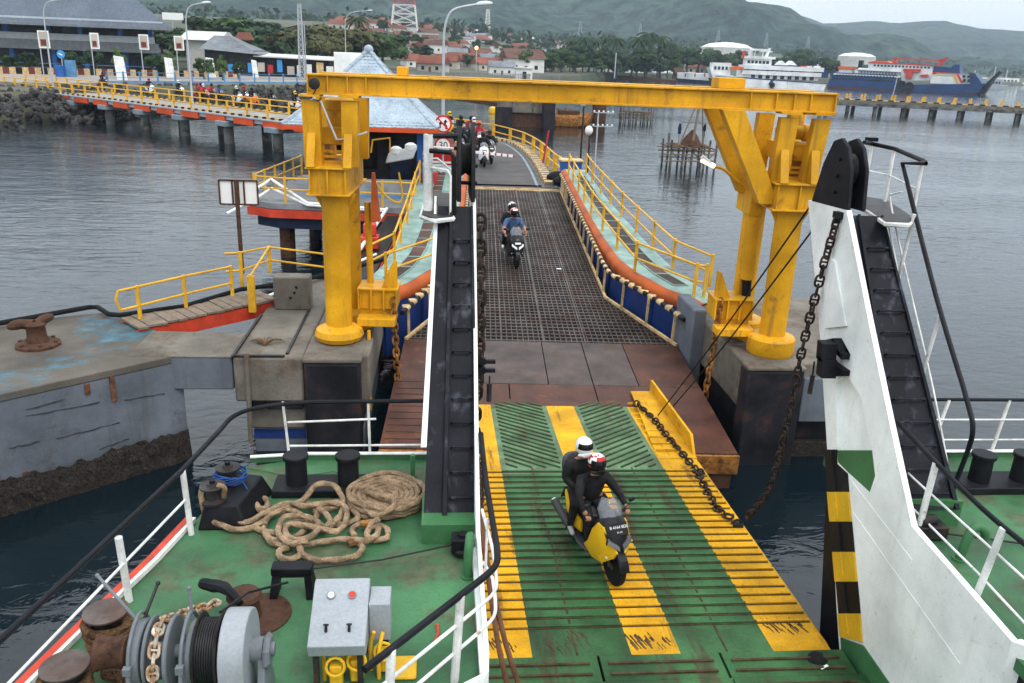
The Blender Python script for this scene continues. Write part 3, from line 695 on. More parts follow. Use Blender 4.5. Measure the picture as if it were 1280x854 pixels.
rail('lookout_rail', 'thick white post with two black rails on the lookout of the left bow tower', 'handrail', tuple(q0),
     [('top_rail', [V((q0.x, q0.y, z1)), V((.22, 9.9, z1 + .0))], .03, 'black_paint'), ('top_rail', [V((q0.x + .02, q0.y - .1, z2 - .02)), V((w0.x - .03, w0.y, z2 - .02)), V((w0.x, w0.y - .02, z2 - .06)), V((w0.x + .02, w0.y, fz - .1))], .028, 'black_paint'),
      ('mid_rail', [V((q0.x, q0.y, fz + .5)), V((w0.x - .06, w0.y - .02, fz + .5)), V((w0.x - .03, w0.y - .05, fz + .44)), V((w0.x - .03, w0.y - .05, fz))], .013, 'white_rail'),
      ('mid_rail', [V((q0.x, q0.y + .1, fz + .72)), V((w0.x, w0.y + .2, fz + .72))], .012, 'white_rail')],
     [(q0, q1, .055, 'white_rail')])
# catch hooks on the inboard face of the right tower
r = thing('catch_hook', 'pair of black pronged catch hooks on the white face of the right bow tower', 'hook', tuple(atx(1040, 440, 4.9)))
for py in (440, 460):
    p = atx(1050, py, 4.88); m = MB()
    m.prism([(p.y - .22, p.z - .02), (p.y + .05, p.z - .13 if py == 460 else p.z + .16), (p.y + .12, p.z), (p.y + .34, p.z - .02), (p.y + .34, p.z + .03), (p.y - .22, p.z + .05)], 'x', 4.895, 4.80); m.build('prong', ['black_paint'], r)
    MB().prism([(p.y - .1, p.z - .1), (p.y + .06, p.z - .1), (p.y + .1, p.z + .12), (p.y - .06, p.z + .12)], 'x', 4.80, 4.62).build('bracket', ['black_paint'], r)
p = atx(1018, 452, 4.75); MB().cyl((p.x, p.y, p.z), (p.x, p.y - .02, p.z - .28), .012, n=6).build('lanyard', ['wire'], r)
MB().cyl((p.x, p.y - .02, p.z - .18), (p.x - .02, p.y - .05, p.z - .42), .03, n=8).build('toggle', ['dark_steel'], r)
r = thing('catch_hook', 'black hooks with a hanging toggle on the ramp side of the left bow tower', 'hook', (.46, 10.2, 4.2))
for z in (3.98, 3.72):
    p = aty(606, 452 if z > 3.9 else 463, 9.6)
    MB().bar((.44, 9.6, p.z), (.72, 9.6, p.z - .0), .05, .045).build('prong', ['black_paint'], r)
    MB().prism([(.45, p.z - .1), (.6, p.z - .02), (.6, p.z + .04), (.45, p.z + .14)], 'y', 9.55, 9.62).build('bracket', ['black_paint'], r)
p = aty(612, 470, 9.6); MB().cyl(p, p + V((0, 0, -.12)), .01, n=6).build('lanyard', ['wire'], r); MB().cyl(p + V((0, 0, -.1)), p + V((0, 0, -.34)), .032, n=8).build('toggle', ['dark_steel'], r)

# ------------------------------------------------------------------ chains
def link_mesh(L, wd, rad, stud=False):
    m = MB(); pts = []
    hw, hl = wd / 2, L / 2 - wd / 2
    for i in range(6): a = -math.pi / 2 + math.pi * i / 5; pts.append((hl + hw * math.cos(a), hw * math.sin(a), 0))
    for i in range(6): a = math.pi / 2 + math.pi * i / 5; pts.append((-hl + hw * math.cos(a), hw * math.sin(a), 0))
    m.tube(pts, rad, 6, closed=True)
    if stud: m.cyl((0, -hw, 0), (0, hw, 0), rad * .8, n=5)
    return m
def chain(label, path, L, wd, rad, mt, stud=False, cat='chain', name='chain', wob=0.0):
    r = thing(name, label, cat, tuple(path[0]))
    me = link_mesh(L, wd, rad, stud).mesh('link', [mt])
    pts = [V(p) for p in path]; seg = [(b_ - a).length for a, b_ in zip(pts, pts[1:])]; T = sum(seg); pitch = L - 2.2 * rad
    n = int(T / pitch); base = V(path[0])
    def P(s):
        for a, b_, l in zip(pts, pts[1:], seg):
            if s <= l: return a + (b_ - a) * (s / l)
            s -= l
        return pts[-1]
    for i in range(n):
        a, b_ = P(i * pitch), P((i + 1) * pitch); d = (b_ - a)
        if d.length < 1e-6: continue
        q = d.normalized().to_track_quat('X', 'Z') @ Euler((math.pi / 2 * (i % 2) + .35 + random.uniform(-wob, wob), 0, 0)).to_quaternion()
        o = inst('link', me, r, (a + b_) / 2 - base); o.rotation_euler = q.to_euler()
    return r
lug = V((4.58, 10.75, rz(10.75) + .1))
c0 = atx(1047, 272, 4.86)
chain('long black stud chain hanging from the white right bow tower down to the ramp edge', bez([c0, atx(1026, 345, 4.82), atx(1002, 440, 4.80), atx(986, 520, 4.78), atx(962, 610, 4.74), lug + V((.10, .0, .0))], 8), .165, .095, .016, 'chain_steel', True, wob=.25)
m = MB().box((4.87, c0.y, c0.z + .03), (.1, .12, .08)); m.tube(arc((4.86, c0.y, c0.z), .05, 0, 2 * math.pi, 10, 'yz'), .02, 6, closed=True)
tag(m.build('chain_shackle', ['black_paint']), 'black shackle holding the long chain to the top of the white tower', 'shackle')
def rp(x, y, h=.03): return V((x, y, rz(y) + h))
chain('rusty chain lying along the yellow right edge of the bow ramp', bez([rp(4.12, 15.7, .16), rp(4.30, 14.9, .12), rp(4.38, 14.0, .08), rp(4.48, 13.1, .05), rp(4.5, 12.4, .04), rp(4.44, 11.7, .04), rp(4.44, 11.1, .05), lug], 8), .19, .11, .019, 'chain_steel', wob=.5)
chain('rusty chain lying along the yellow left edge of the bow ramp', bez([rp(.66, 14.6, .05), rp(.70, 13.6, .04), rp(.76, 12.6, .04), rp(.74, 11.8, .04), rp(.66, 11.0, .04), rp(.6, 10.3, .04)], 8), .15, .085, .016, 'chain_steel', wob=.5)
chain('heavy black chain hanging beside the inner edge of the left bow tower', bez([V((.50, 9.75, 6.2)), V((.52, 9.7, 5.4)), V((.52, 9.65, 4.7)), V((.5, 9.6, 3.9)), V((.5, 9.9, 2.8))], 8), .2, .115, .022, 'chain_steel', True, wob=.25)
# hoisting wires from the right tower head down to the ramp end
for a, b_, lb in (((4.98, 10.05, 6.98), at(822, 520, 1.2), 'upper of two thin black wires slanting from the right tower head to the link span'), ((4.98, 10.2, 6.35), at(838, 512, 1.2), 'lower of two thin black wires slanting from the right tower head to the link span')):
    a = V(a); mid = (a + b_) / 2 + V((0, 0, -.10))
    tag(MB().tube(bez([a, mid, b_], 8), .014, 6).build('wire_rope', ['wire']), lb, 'wire rope')
# ------------------------------------------------------------------ deck fittings of the ferry
def bollard_pair(x0, x1, y, ztop, rad, label, bx, by):
    r = thing('twin_bollard', label, 'bollard', ((x0 + x1) / 2, y, DZ), group='twin bollards on the ferry')
    MB().bb((bx[0], by[0], DZ), (bx[1], by[1], DZ + .09)).build('base_plate', ['black_paint'], r, bev=.012)
    for x in (x0, x1):
        p = MB().lathe([(rad, 0), (rad * .97, ztop - DZ - .13)], (x, y, DZ + .09), n=24).build('post', ['black_paint'], r)
        MB().lathe([(rad * 1.14, -.03), (rad * 1.16, -.02), (rad * 1.16, .012), (rad * 1.08, .02)], (x, y, ztop - .02), n=24).build('cap', ['black_paint'], p)
    return r
bollard_pair(-1.55, -.98, 8.46, 3.74, .12, 'black twin bollard behind the rope heap at the bow of the left deck', (-1.80, -.80), (8.26, 8.66))
bollard_pair(6.5, 7.03, 8.42, 3.74, .12, 'black twin bollard on the green right deck beside the stepped tower', (6.22, 7.35), (8.2, 8.64))
r = thing('roller_fairlead', 'black sloping box with two guide rollers at the outer corner of the left deck', 'fairlead', (-2.15, 7.95, DZ))
MB().hexa([(-2.42, 7.62, DZ), (-1.93, 7.62, DZ), (-1.80, 8.42, DZ), (-2.30, 8.5, DZ), (-2.36, 7.70, 3.54), (-2.02, 7.72, 3.54), (-1.90, 8.36, 3.54), (-2.24, 8.44, 3.54)]).build('box', ['black_paint'], r, bev=.02)
for p in ((-2.22, 8.2), (-2.28, 7.8)):
    ro = MB().lathe([(.13, 0), (.13, .025), (.085, .05), (.08, .14), (.125, .165), (.13, .185), (.06, .19), (.05, .215)], (p[0], p[1], 3.54), n=22).build('roller', ['dark_steel'], r)
    MB().lathe([(.03, 0), (.03, .03)], (p[0], p[1], 3.755), n=8).build('pin', ['black_paint'], ro)
m = MB()
for k in range(7):
    P = [V((-2.2 + (.16 + .02 * math.sin(3 * a + k)) * math.cos(a), 8.2 + (.14 + .02 * math.cos(2 * a + k)) * math.sin(a), 3.58 + .012 * k + .02 * math.sin(2 * a + k))) for a in [i * 2 * math.pi / 18 for i in range(18)]]
    m.tube(P, .009, 5, closed=True)
m.tube(bez([(-2.06, 8.12, 3.6), (-1.97, 8.0, 3.5), (-1.95, 7.8, 3.35), (-1.85, 7.7, 3.31)], 6), .007, 5)
tag(m.build('blue_rope', ['rope_blue']), 'thin blue rope wound round the far roller of the black fairlead', 'rope')
# mooring rope: one coil laid flat, one heap
def zp(zx, zy, h=.04): return at(230 + zx / 3.282, 480 + zy / 3.282, DZ + h)
def rope_tube(pts, rad=.030, n=9, k=8):
    m = MB(); P = bez(pts, n); m.rope(P, rad); return m
r = thing('coiled_rope', 'thick tan mooring rope coiled flat in a round mat beside the left tower', 'rope', tuple(at(486, 626, DZ)))
cc = at(484, 628, DZ); P = []
for i in range(24 * 6):
    a = i * 2 * math.pi / 24; rr = .05 + .345 * i / (24 * 6); P.append(cc + V((rr * math.cos(a) * 1.0, rr * math.sin(a) * 1.0, .045 + .075 * (rr / .4) + .006 * math.sin(5 * a))))
MB().rope(P, .030).build('spiral', ['rope'], r)
for k in range(3):
    P = [cc + V(((.40 + .02 * math.sin(2 * a + k)) * math.cos(a), (.395 + .02 * math.cos(3 * a + k)) * math.sin(a), .04 + .05 * k + .01 * math.sin(3 * a + k))) for a in [i * 2 * math.pi / 40 for i in range(40)]]
    MB().rope(P, .030, closed=True).build('outer_turn', ['rope'], r)
r = thing('rope_heap', 'loose heap of thick tan mooring rope lying in loops on the green deck', 'rope', tuple(at(390, 660, DZ)))
strands = [
    [(78, 425, .42), (72, 470, .3), (95, 540, .12), (150, 578, .06), (230, 598, .05), (310, 575, .06), (370, 530, .08), (430, 500, .10), (490, 475, .14), (530, 425, .2), (575, 408, .22), (625, 425, .18), (652, 480, .1), (640, 545, .08), (590, 590, .06), (530, 560, .05)],
    [(132, 418, .42), (165, 430, .40), (158, 490, .2), (185, 545, .09), (250, 570, .06), (330, 530, .1), (420, 490, .13), (500, 500, .13), (600, 488, .14), (660, 505, .13), (662, 570, .12), (620, 605, .12), (545, 590, .12), (450, 575, .12), (415, 590, .12), (425, 625, .12), (480, 640, .12), (540, 610, .12), (550, 570, .12), (500, 545, .14), (420, 545, .14), (390, 580, .14), (395, 625, .13), (440, 652, .12), (505, 645, .1)],
    [(330, 580, .05), (345, 540, .06), (400, 515, .07), (470, 530, .07), (500, 575, .06), (470, 620, .06), (400, 640, .05), (345, 630, .05), (325, 590, .05)],
    [(340, 610, .05), (360, 650, .05), (430, 664, .05), (520, 655, .06), (620, 640, .06), (700, 640, .06), (732, 672, .05), (700, 708, .05), (620, 722, .05), (540, 722, .05), (490, 700, .05), (470, 665, .07), (480, 690, .05), (450, 718, .05), (400, 712, .05), (392, 685, .05), (430, 668, .07)],
    [(700, 640, .09), (760, 640, .09), (795, 610, .09), (790, 570, .09), (740, 570, .08), (690, 595, .07), (700, 625, .06)],
    [(760, 590, .12), (800, 580, .10), (835, 600, .07), (830, 632, .05), (785, 640, .05), (750, 620, .08), (770, 575, .14), (800, 555, .16)],
    [(690, 500, .07), (730, 450, .10), (790, 455, .17), (850, 470, .18), (860, 500, .18), (800, 540, .15), (740, 520, .1), (680, 515, .06), (640, 540, .05), (620, 575, .05), (680, 570, .05), (715, 545, .06), (690, 520, .08)],
    [(270, 490, .04), (310, 465, .05), (340, 480, .05), (335, 510, .04), (300, 505, .06), (290, 485, .08), (330, 530, .05), (420, 520, .05), (500, 490, .06), (540, 520, .06), (530, 560, .06), (440, 570, .05), (370, 610, .05), (290, 590, .04)],
    [(560, 500, .08), (620, 485, .09), (640, 500, .09), (560, 515, .08), (545, 500, .1), (600, 560, .09), (560, 600, .07), (520, 580, .07)],
]
for s in strands: rope_tube([zp(*q) for q in s]).build('strand', ['rope'], r)
for q0, q1 in (((675, 655, .06), (715, 645, .07)), ((735, 572, .1), (770, 575, .13))):
    MB().tube([zp(*q0), zp(*q1)], .038, 7).build('frayed_end', ['rust_orange'], r)
tag(MB().tube(bez([zp(255, 340, .02), zp(330, 355, .02), zp(420, 372, .02), zp(520, 372, .03), zp(610, 360, .03), zp(630, 365, .05)], 5), .007, 5).build('thin_line', ['green_pipe']), 'thin green line running across the deck behind the black bollards', 'rope')
# rails
Z4 = 4.05
tr = [V((-3.3, 3.4, Z4)), V((-2.99, 5.03, Z4)), V((-2.47, 7.51, Z4))] + bez([V((-2.33, 8.45, Z4)), V((-2.26, 8.83, Z4)), V((-1.98, 9.08, Z4)), V((-1.5, 9.2, Z4))], 4) + [V((-.08, 9.25, Z4))]
rail('bow_rail', 'black topped white handrail round the outer side and bow of the left deck', 'railing', (-2.45, 7.56, DZ),
     [('top_rail', tr, .026, 'black_paint'), ('mid_rail', [V((-2.98, 4.9, 3.72)), V((-2.68, 6.45, 3.72)), V((-2.47, 7.52, 3.72))], .013, 'white_rail'),
      ('mid_rail', [V((-1.76, 9.22, 3.78)), V((-.72, 9.23, 3.82))], .014, 'white_rail'), ('mid_rail', [V((-1.75, 9.22, 3.47)), V((-.1, 9.24, 3.47))], .014, 'white_rail')],
     [((-2.46, 7.56, DZ), (-2.47, 7.52, Z4), .03, 'white_rail'), ((-2.70, 6.48, DZ), (-2.70, 6.43, 3.98), .034, 'white_rail'), ((-1.76, 9.22, DZ), (-1.80, 9.2, Z4), .016, 'white_rail'), ((-.8, 9.23, DZ), (-.81, 9.23, Z4), .016, 'white_rail')])
P0 = [V((.46, 7.85, 4.28)), V((.48, 7.2, 4.12)), V((.51, 6.5, Z4)), V((.52, 6.05, Z4)), V((.49, 5.82, Z4)), V((.36, 5.63, Z4)), V((-.05, 5.14, Z4)), V((-.47, 4.64, Z4))]
lp = bez(P0[:6], 4)[:-1] + P0[5:]
def low(z, a): return [V((p.x, p.y, z)) for p in lp[a:]]
rail('lane_rail', 'black topped white handrail bending round the inner corner of the left deck', 'railing', (.4, 5.6, DZ),
     [('top_rail', lp, .028, 'black_paint'), ('mid_rail', [V((.45, 7.1, 3.82))] + low(3.80, 8), .015, 'white_rail'), ('mid_rail', [V((.45, 6.6, 3.56))] + low(3.55, 9), .015, 'white_rail'),
      ('brace', [V((.47, 6.6, 4.03)), V((.46, 6.5, 3.5))], .012, 'white_rail')],
     [((.16, 5.36, DZ), (.20, 5.44, Z4), .034, 'white_rail'), ((-.33, 4.78, DZ), (-.30, 4.84, Z4), .034, 'white_rail')])
P1 = [V((5.04, 7.95, 4.36)), V((5.13, 7.3, 4.2)), V((5.2, 6.6, 4.08)), V((5.24, 6.03, 4.05)), V((5.3, 5.0, 4.05))]
rail('lane_rail', 'black topped white handrail beside the white wall on the right deck', 'railing', (5.2, 6.3, DZ),
     [('top_rail', bez(P1, 4), .026, 'black_paint'), ('mid_rail', [atx(1120, 577, 5.16), atx(1144, 600, 5.18), atx(1235, 682, 5.2), atx(1330, 768, 5.26)], .012, 'white_rail'), ('mid_rail', [atx(1130, 625, 5.16), atx(1222, 716, 5.2), atx(1330, 832, 5.26)], .012, 'white_rail')],
     [((5.14, 6.31, DZ), (5.20, 6.27, 4.06), .034, 'white_rail'), ((5.10, 7.3, 3.4), (5.13, 7.3, 4.2), .034, 'white_rail')])
rail('bow_rail', 'black topped white handrail across the bow of the right deck beyond the bollards', 'railing', (6.6, 9.2, DZ),
     [('top_rail', [V((5.7, 9.3, Z4)), V((6.6, 9.32, Z4)), V((8.3, 9.3, Z4))], .024, 'black_paint'), ('mid_rail', [V((5.8, 9.25, 3.80)), V((8.3, 9.25, 3.80))], .012, 'white_rail'), ('mid_rail', [V((5.8, 9.24, 3.52)), V((8.3, 9.24, 3.52))], .012, 'white_rail')],
     [((6.35, 9.22, DZ), (6.52, 9.3, Z4), .022, 'white_rail'), ((7.18, 9.2, DZ), (7.34, 9.3, Z4), .022, 'white_rail'), ((8.1, 9.2, DZ), (8.2, 9.3, Z4), .022, 'white_rail')])
# lead block, rollers and wires
r = thing('wire_stand', 'small black arched stand that carries the winch wire across the left deck', 'wire stand', (-1.29, 6.55, DZ))
MB().bb((-1.46, 6.48, 3.53), (-1.10, 6.62, 3.60)).build('top_bar', ['black_paint'], r, bev=.01)
for s in (-1, 1):
    MB().hexa([(-1.28 + s * .2, 6.44, DZ), (-1.28 + s * .13, 6.44, DZ), (-1.28 + s * .13, 6.66, DZ), (-1.28 + s * .2, 6.66, DZ), (-1.28 + s * .17, 6.48, 3.53), (-1.28 + s * .11, 6.48, 3.53), (-1.28 + s * .11, 6.62, 3.53), (-1.28 + s * .17, 6.62, 3.53)]).build('leg', ['black_paint'], r)
MB().cyl((-1.42, 6.55, 3.50), (-1.14, 6.55, 3.50), .03, n=10).build('roller', ['dark_steel'], r)
r = thing('lead_block', 'black square sheave block at the foot of the left bow tower', 'pulley block', (.3, 7.16, DZ))
MB().bb((.16, 7.06, 3.34), (.38, 7.24, 3.50)).build('cheek', ['black_paint'], r, bev=.015)
MB().lathe([(.10, 0), (.12, .02), (.12, .06), (.1, .08)], (.27, 7.15, 3.31), n=18).build('sheave', ['dark_steel'], r); MB().lathe([(.05, 0), (.05, .03)], (.27, 7.15, 3.5), n=10).build('hub', ['black_paint'], r)
tag(MB().tube([(-1.2, 6.55, 3.545), (-.5, 6.82, 3.46), (.17, 7.12, 3.42)], .009, 6).build('wire_rope', ['wire']), 'black wire stretched across the left deck from stand to sheave block', 'wire rope')
tag(MB().tube([(-1.3, 6.4, 3.52), (-1.52, 5.9, 3.78), (-1.62, 5.45, 3.93)], .011, 6).build('wire_rope', ['wire']), 'black wire slanting from the winch drum up to the small stand', 'wire rope')
def gooseneck(label, foot, pts, rad):
    r = thing('vent_pipe', label, 'vent pipe', foot)
    MB().tube(bez(pts, 6), rad, 12).build('pipe', ['green_pipe'], r); MB().lathe([(rad * 1.5, 0), (rad * 1.5, .02)], foot, n=14).build('flange', ['green_pipe'], r)
gooseneck('short green gooseneck pipe beside the left handrail corner', (.31, 6.75, DZ), [(.31, 6.75, DZ), (.31, 6.76, 3.5), (.32, 6.8, 3.62), (.33, 6.9, 3.65), (.34, 6.97, 3.58), (.34, 6.98, 3.5)], .045)
gooseneck('green gooseneck pipe behind the white wall on the right deck', (5.33, 6.9, DZ), [(5.33, 6.9, DZ), (5.36, 6.9, 3.52), (5.41, 6.92, 3.64), (5.49, 6.93, 3.66), (5.56, 6.93, 3.6), (5.58, 6.93, 3.52)], .045)
gooseneck('thin green upright pipe beside the rope coil at the left bow', (-.27, 8.75, DZ), [(-.27, 8.75, DZ), (-.27, 8.75, 3.5), (-.27, 8.75, 3.58)], .03)
m = MB(); m.box((5.22, 7.35, 3.4), (.35, .25, .14)); m.cyl((5.1, 7.3, 3.5), (5.3, 7.36, 3.5), .06)
tag(m.build('chain_stopper', ['dark_steel'], bev=.01), 'dark greasy chain stopper on the deck behind the right tower', 'stopper')
tag(MB().tube([(5.3, 7.33, 3.36), (6.3, 7.1, 3.33), (7.6, 6.9, 3.32)], .012, 6).build('wire_rope', ['wire']), 'black wire running across the green right deck', 'wire rope')
# hoses along the inner side of the ramp
for i, (dx, lb) in enumerate(((0, 'brown rubber hose hanging down the left lane wall, outer one'), (.07, 'brown rubber hose hanging down the left lane wall, inner one'))):
    tag(MB().tube(bez([(.47 + dx * .3, 9.2, 3.0), (.50 + dx * .3, 8.2, 3.0), (.54 + dx * .3, 7.3, 2.95), (.60 + dx, 6.6, 2.7), (.70 + dx * 1.6, 6.2, 2.3), (.66 + dx, 5.8, 1.9), (.6 + dx, 5.2, 1.62)], 8), .026, 8).build('hose', ['hose']), lb, 'hose')

# control console
r = thing('winch_console', 'grey metal winch control console with two dials and two levers', 'control console', (-.66, 5.5, DZ))
pf = aty(384, 806, 5.28); zf = pf.z; x0, x1 = pf.x, aty(457, 806, 5.28).x
zc, zt_ = aty(388, 762, 5.54).z, aty(388, 729, 5.74).z
prof = [(5.29, zf - .12), (5.25, zf), (5.54, zc), (5.74, zt_), (5.80, zt_), (5.80, zf - .2)]
MB().prism(prof, 'x', x0, x1).build('cabinet', ['box_grey'], r, bev=.008)
MB().bb((x1 + .003, 5.56, zf - .2), (x1 + .17, 5.80, zc + .02)).build('side_box', ['box_grey'], r, bev=.008)
for xx, c in ((x0 + .14, 'lamp_head'), (x1 - .13, 'red_paint')):
    d = MB().lathe([(.034, 0), (.034, .012), (.028, .014)], (xx, 5.64, (zc + zt_) / 2), (0, zc - zt_, .2), 16).build('dial', ['machine_grey'], r)
    MB().lathe([(.026, 0), (.026, .004)], (xx, 5.635, (zc + zt_) / 2 + .012), (0, zc - zt_, .2), 14).build('dial_face', [c], d)
for xx in (x0 + .13, x1 - .13):
    m = MB(); zz = zf + (zc - zf) * .4; m.cyl((xx, 5.36, zz), (xx, 5.38, zz + .05), .012, n=6); m.cyl((xx - .02, 5.38, zz + .05), (xx + .02, 5.38, zz + .05), .008, n=6); m.build('lever', ['wire'], r)
for xx, yy in ((x0 + .05, 5.74), (x1 - .05, 5.74), (x0 + .05, 5.34), (x1 - .05, 5.34), (x1 + .12, 5.75)):
    MB().bb((xx - .022, yy - .022, DZ), (xx + .022, yy + .022, zf - .12)).build('leg', ['dark_steel'], r)
r = thing('valve_block', 'yellow hydraulic valves and pipes under the grey winch console', 'valves', (-.65, 5.4, DZ))
random.seed(3)
for k in range(7):
    xx = x0 + .1 + k * .07; MB().tube(bez([(xx, 5.42 + .05 * (k % 3), DZ), (xx, 5.42 + .05 * (k % 3), 3.55), (xx + .03, 5.5, 3.68)], 4), .016, 8).build('pipe', ['stripe_yellow'], r)
for xx, yy in ((x0 + .2, 5.34), (x1 - .08, 5.40), (x1 + .12, 5.5)):
    v = MB().box((xx, yy, 3.42), (.10, .08, .2)).build('valve_body', ['stripe_yellow'], r, bev=.012)
    MB().tube([(xx + .07 * math.cos(a), yy - .05 + .02 * math.sin(a), 3.53 + .07 * math.sin(a)) for a in [i * math.pi / 6 for i in range(12)]], .012, 6, closed=True).build('hand_wheel', ['stripe_yellow'], v)
MB().bb((-.36, 5.38, DZ), (-.14, 5.64, 3.34)).build('foot_plate', ['stripe_yellow'], r, bev=.02)
tag(MB().tube(bez([(.0, 5.82, 3.305), (.03, 5.95, 3.308), (.02, 6.06, 3.306)], 4), .012, 5).build('red_ribbon', ['red_paint']), 'small red strip lying on the green deck near the handrail', 'litter')

# winch
zs = 3.79; ysft = 5.22
r = thing('anchor_winch', 'grey anchor winch with chain wheel, wire drum and rusty warping drum', 'winch', (-1.7, ysft, DZ))
ax = (1, 0, 0)
MB().cyl((-2.3, ysft, zs), (-.98, ysft, zs), .055, n=14).build('shaft', ['machine_grey'], r)
MB().lathe([(.13, -.13), (.145, -.12), (.13, -.08), (.118, 0), (.13, .08), (.145, .12), (.13, .13)], (-2.27, ysft, zs), ax, 24).build('warping_drum', ['rusty'], r)
MB().lathe([(.09, 0), (.12, .02), (.12, .06), (.08, .08)], (-2.13, ysft, zs), ax, 20).build('clutch', ['machine_grey'], r)
def disc(x, rad, th, name, mt='machine_grey', rim=.0): 
    return MB().lathe([(rad * .2, -th / 2), (rad * .96, -th / 2), (rad, -th / 2 + .01), (rad, th / 2 - .01), (rad * .96, th / 2), (rad * .2, th / 2)], (x, ysft, zs), ax, 36).build(name, [mt], r)
disc(-2.03, .26, .07, 'brake_drum'); disc(-1.955, .285, .025, 'chain_flange'); disc(-1.79, .285, .035, 'chain_flange')
MB().lathe([(.2, -.08), (.15, 0), (.2, .08)], (-1.875, ysft, zs), ax, 24).build('gypsy_wheel', ['machine_grey'], r)
for k in range(6):
    a = k * math.pi / 3 + .2; MB().box((-1.875, ysft + .19 * math.cos(a), zs + .19 * math.sin(a)), (.12, .05, .05)).build('pocket_lug', ['machine_grey'], r)
disc(-1.62, .25, .05, 'brake_drum')
disc(-1.575, .31, .02, 'drum_flange', 'dark_steel'); disc(-1.40, .31, .02, 'drum_flange', 'dark_steel')
m = MB()
for k in range(9): m.tube([(-1.56 + k * .019, ysft + .25 * math.cos(a), zs + .25 * math.sin(a)) for a in [i * 2 * math.pi / 32 for i in range(32)]], .0105, 5, closed=True)
m.lathe([(.24, 0), (.24, .15)], (-1.565, ysft, zs), ax, 24); m.build('wound_wire', ['wire'], r)
# gear case: a rounded upright box
gc = [(ysft + .33 * math.cos(a), zs + .33 * math.sin(a)) for a in [math.pi * i / 16 for i in range(17)]] + [(ysft - .33, DZ + .02), (ysft + .33, DZ + .02)]
MB().prism(gc, 'x', -1.37, -1.17).build('gear_case', ['box_grey'], r, bev=.012, ang=30)
MB().bb((-1.32, ysft - .345, zs - .2), (-1.23, ysft - .331, zs - .06)).build('inspection_hole', ['ink'], r)
MB().lathe([(.10, 0), (.10, .1), (.07, .11)], (-1.17, ysft, zs), ax, 20).build('bearing', ['machine_grey'], r)
MB().lathe([(.14, 0), (.15, .02), (.12, .05)], (-1.06, ysft + .0, zs - .02), ax, 7).build('hub_nut', ['machine_grey'], r)
for xx in (-2.10, -1.69, -1.08):
    MB().hexa([(xx - .03, ysft - .25, DZ), (xx + .03, ysft - .25, DZ), (xx + .03, ysft + .25, DZ), (xx - .03, ysft + .25, DZ), (xx - .03, ysft - .08, zs), (xx + .03, ysft - .08, zs), (xx + .03, ysft + .08, zs), (xx - .03, ysft + .08, zs)]).build('bearing_stand', ['machine_grey'], r, bev=.01)
for xx in (-2.06, -1.66):
    m = MB(); m.tube(bez([(xx, ysft + .27, zs + .1), (xx, ysft + .16, zs + .26), (xx, ysft, zs + .305), (xx, ysft - .2, zs + .2), (xx, ysft - .29, zs)], 5), .016, 6); m.cyl((xx, ysft - .29, zs + .02), (xx + .0, ysft - .4, DZ + .05), .016, n=6); m.build('brake_rod', ['machine_grey'], r)
    m = MB(); m.box((xx, ysft - .29, zs + .05), (.06, .05, .06)); m.build('brake_clevis', ['machine_grey'], r)
for a, b_, mt in (((-2.06, 5.33, 3.95), (-2.55, 5.75, 4.15), 'machine_grey'), ((-2.05, 5.35, 4.0), (-1.98, 5.55, 4.2), 'dark_steel'), ((-1.66, 5.33, 3.98), (-1.68, 5.40, 4.25), 'machine_grey')):
    m = MB(); m.cyl(a, b_, .014, n=7); m.ball(b_, .02); m.build('hand_lever', [mt], r)
MB().tube(bez([(-1.86, 5.0, 3.36), (-1.88, 4.85, 3.6), (-1.84, 4.82, 3.68), (-1.7, 4.86, 3.6), (-1.55, 4.9, 3.5)], 5), .018, 7).build('crank', ['machine_grey'], r)
winch_root = r
achain = chain('rust streaked white anchor chain running over the winch wheel', [V((-1.875, ysft - .32, zs - .2)), V((-1.875, ysft - .26, zs + .08)), V((-1.875, ysft - .12, zs + .23)), V((-1.875, ysft + .05, zs + .26)), V((-1.86, ysft + .25, zs + .13)), V((-1.80, ysft + .5, zs + .02)), V((-1.72, ysft + .75, zs - .12)), V((-1.66, ysft + .95, zs - .2))], .12, .072, .015, 'chain_white', True, name='anchor_chain')
W0 = V((-1.7, ysft, DZ)); W1 = W0 + V((-.13, .02, 0)); winch_root.location = W1; winch_root.scale = (.9, .9, .93)
_d = achain.location - W0; achain.location = W1 + V((_d.x * .9, _d.y * .9, _d.z * .93)); achain.scale = (.9, .9, .93)
r = thing('chain_pipe', 'rust red chain pipe with black claw on a stained round plate behind the winch', 'chain pipe', (-1.62, 6.2, DZ))
MB().lathe([(.30, 0), (.30, .012), (.28, .015)], (-1.55, 6.25, DZ), n=28).build('base_plate', ['rusty'], r)
MB().cyl((-1.62, 6.22, DZ), (-1.62, 6.16, 3.55), .12, n=18).build('pipe', ['rusty'], r)
MB().lathe([(.13, 0), (.15, .02), (.13, .05), (.10, .05)], (-1.62, 6.16, 3.54), n=18).build('rim', ['rusty'], r)
MB().tube(bez([(-2.0, 6.22, 3.66), (-1.88, 6.2, 3.64), (-1.75, 6.1, 3.68), (-1.6, 5.95, 3.64)], 4), [.03, .045, .05, .05, .055, .055, .05, .05, .05, .04, .04, .035, .03][:13], 8).build('claw', ['black_paint'], r)
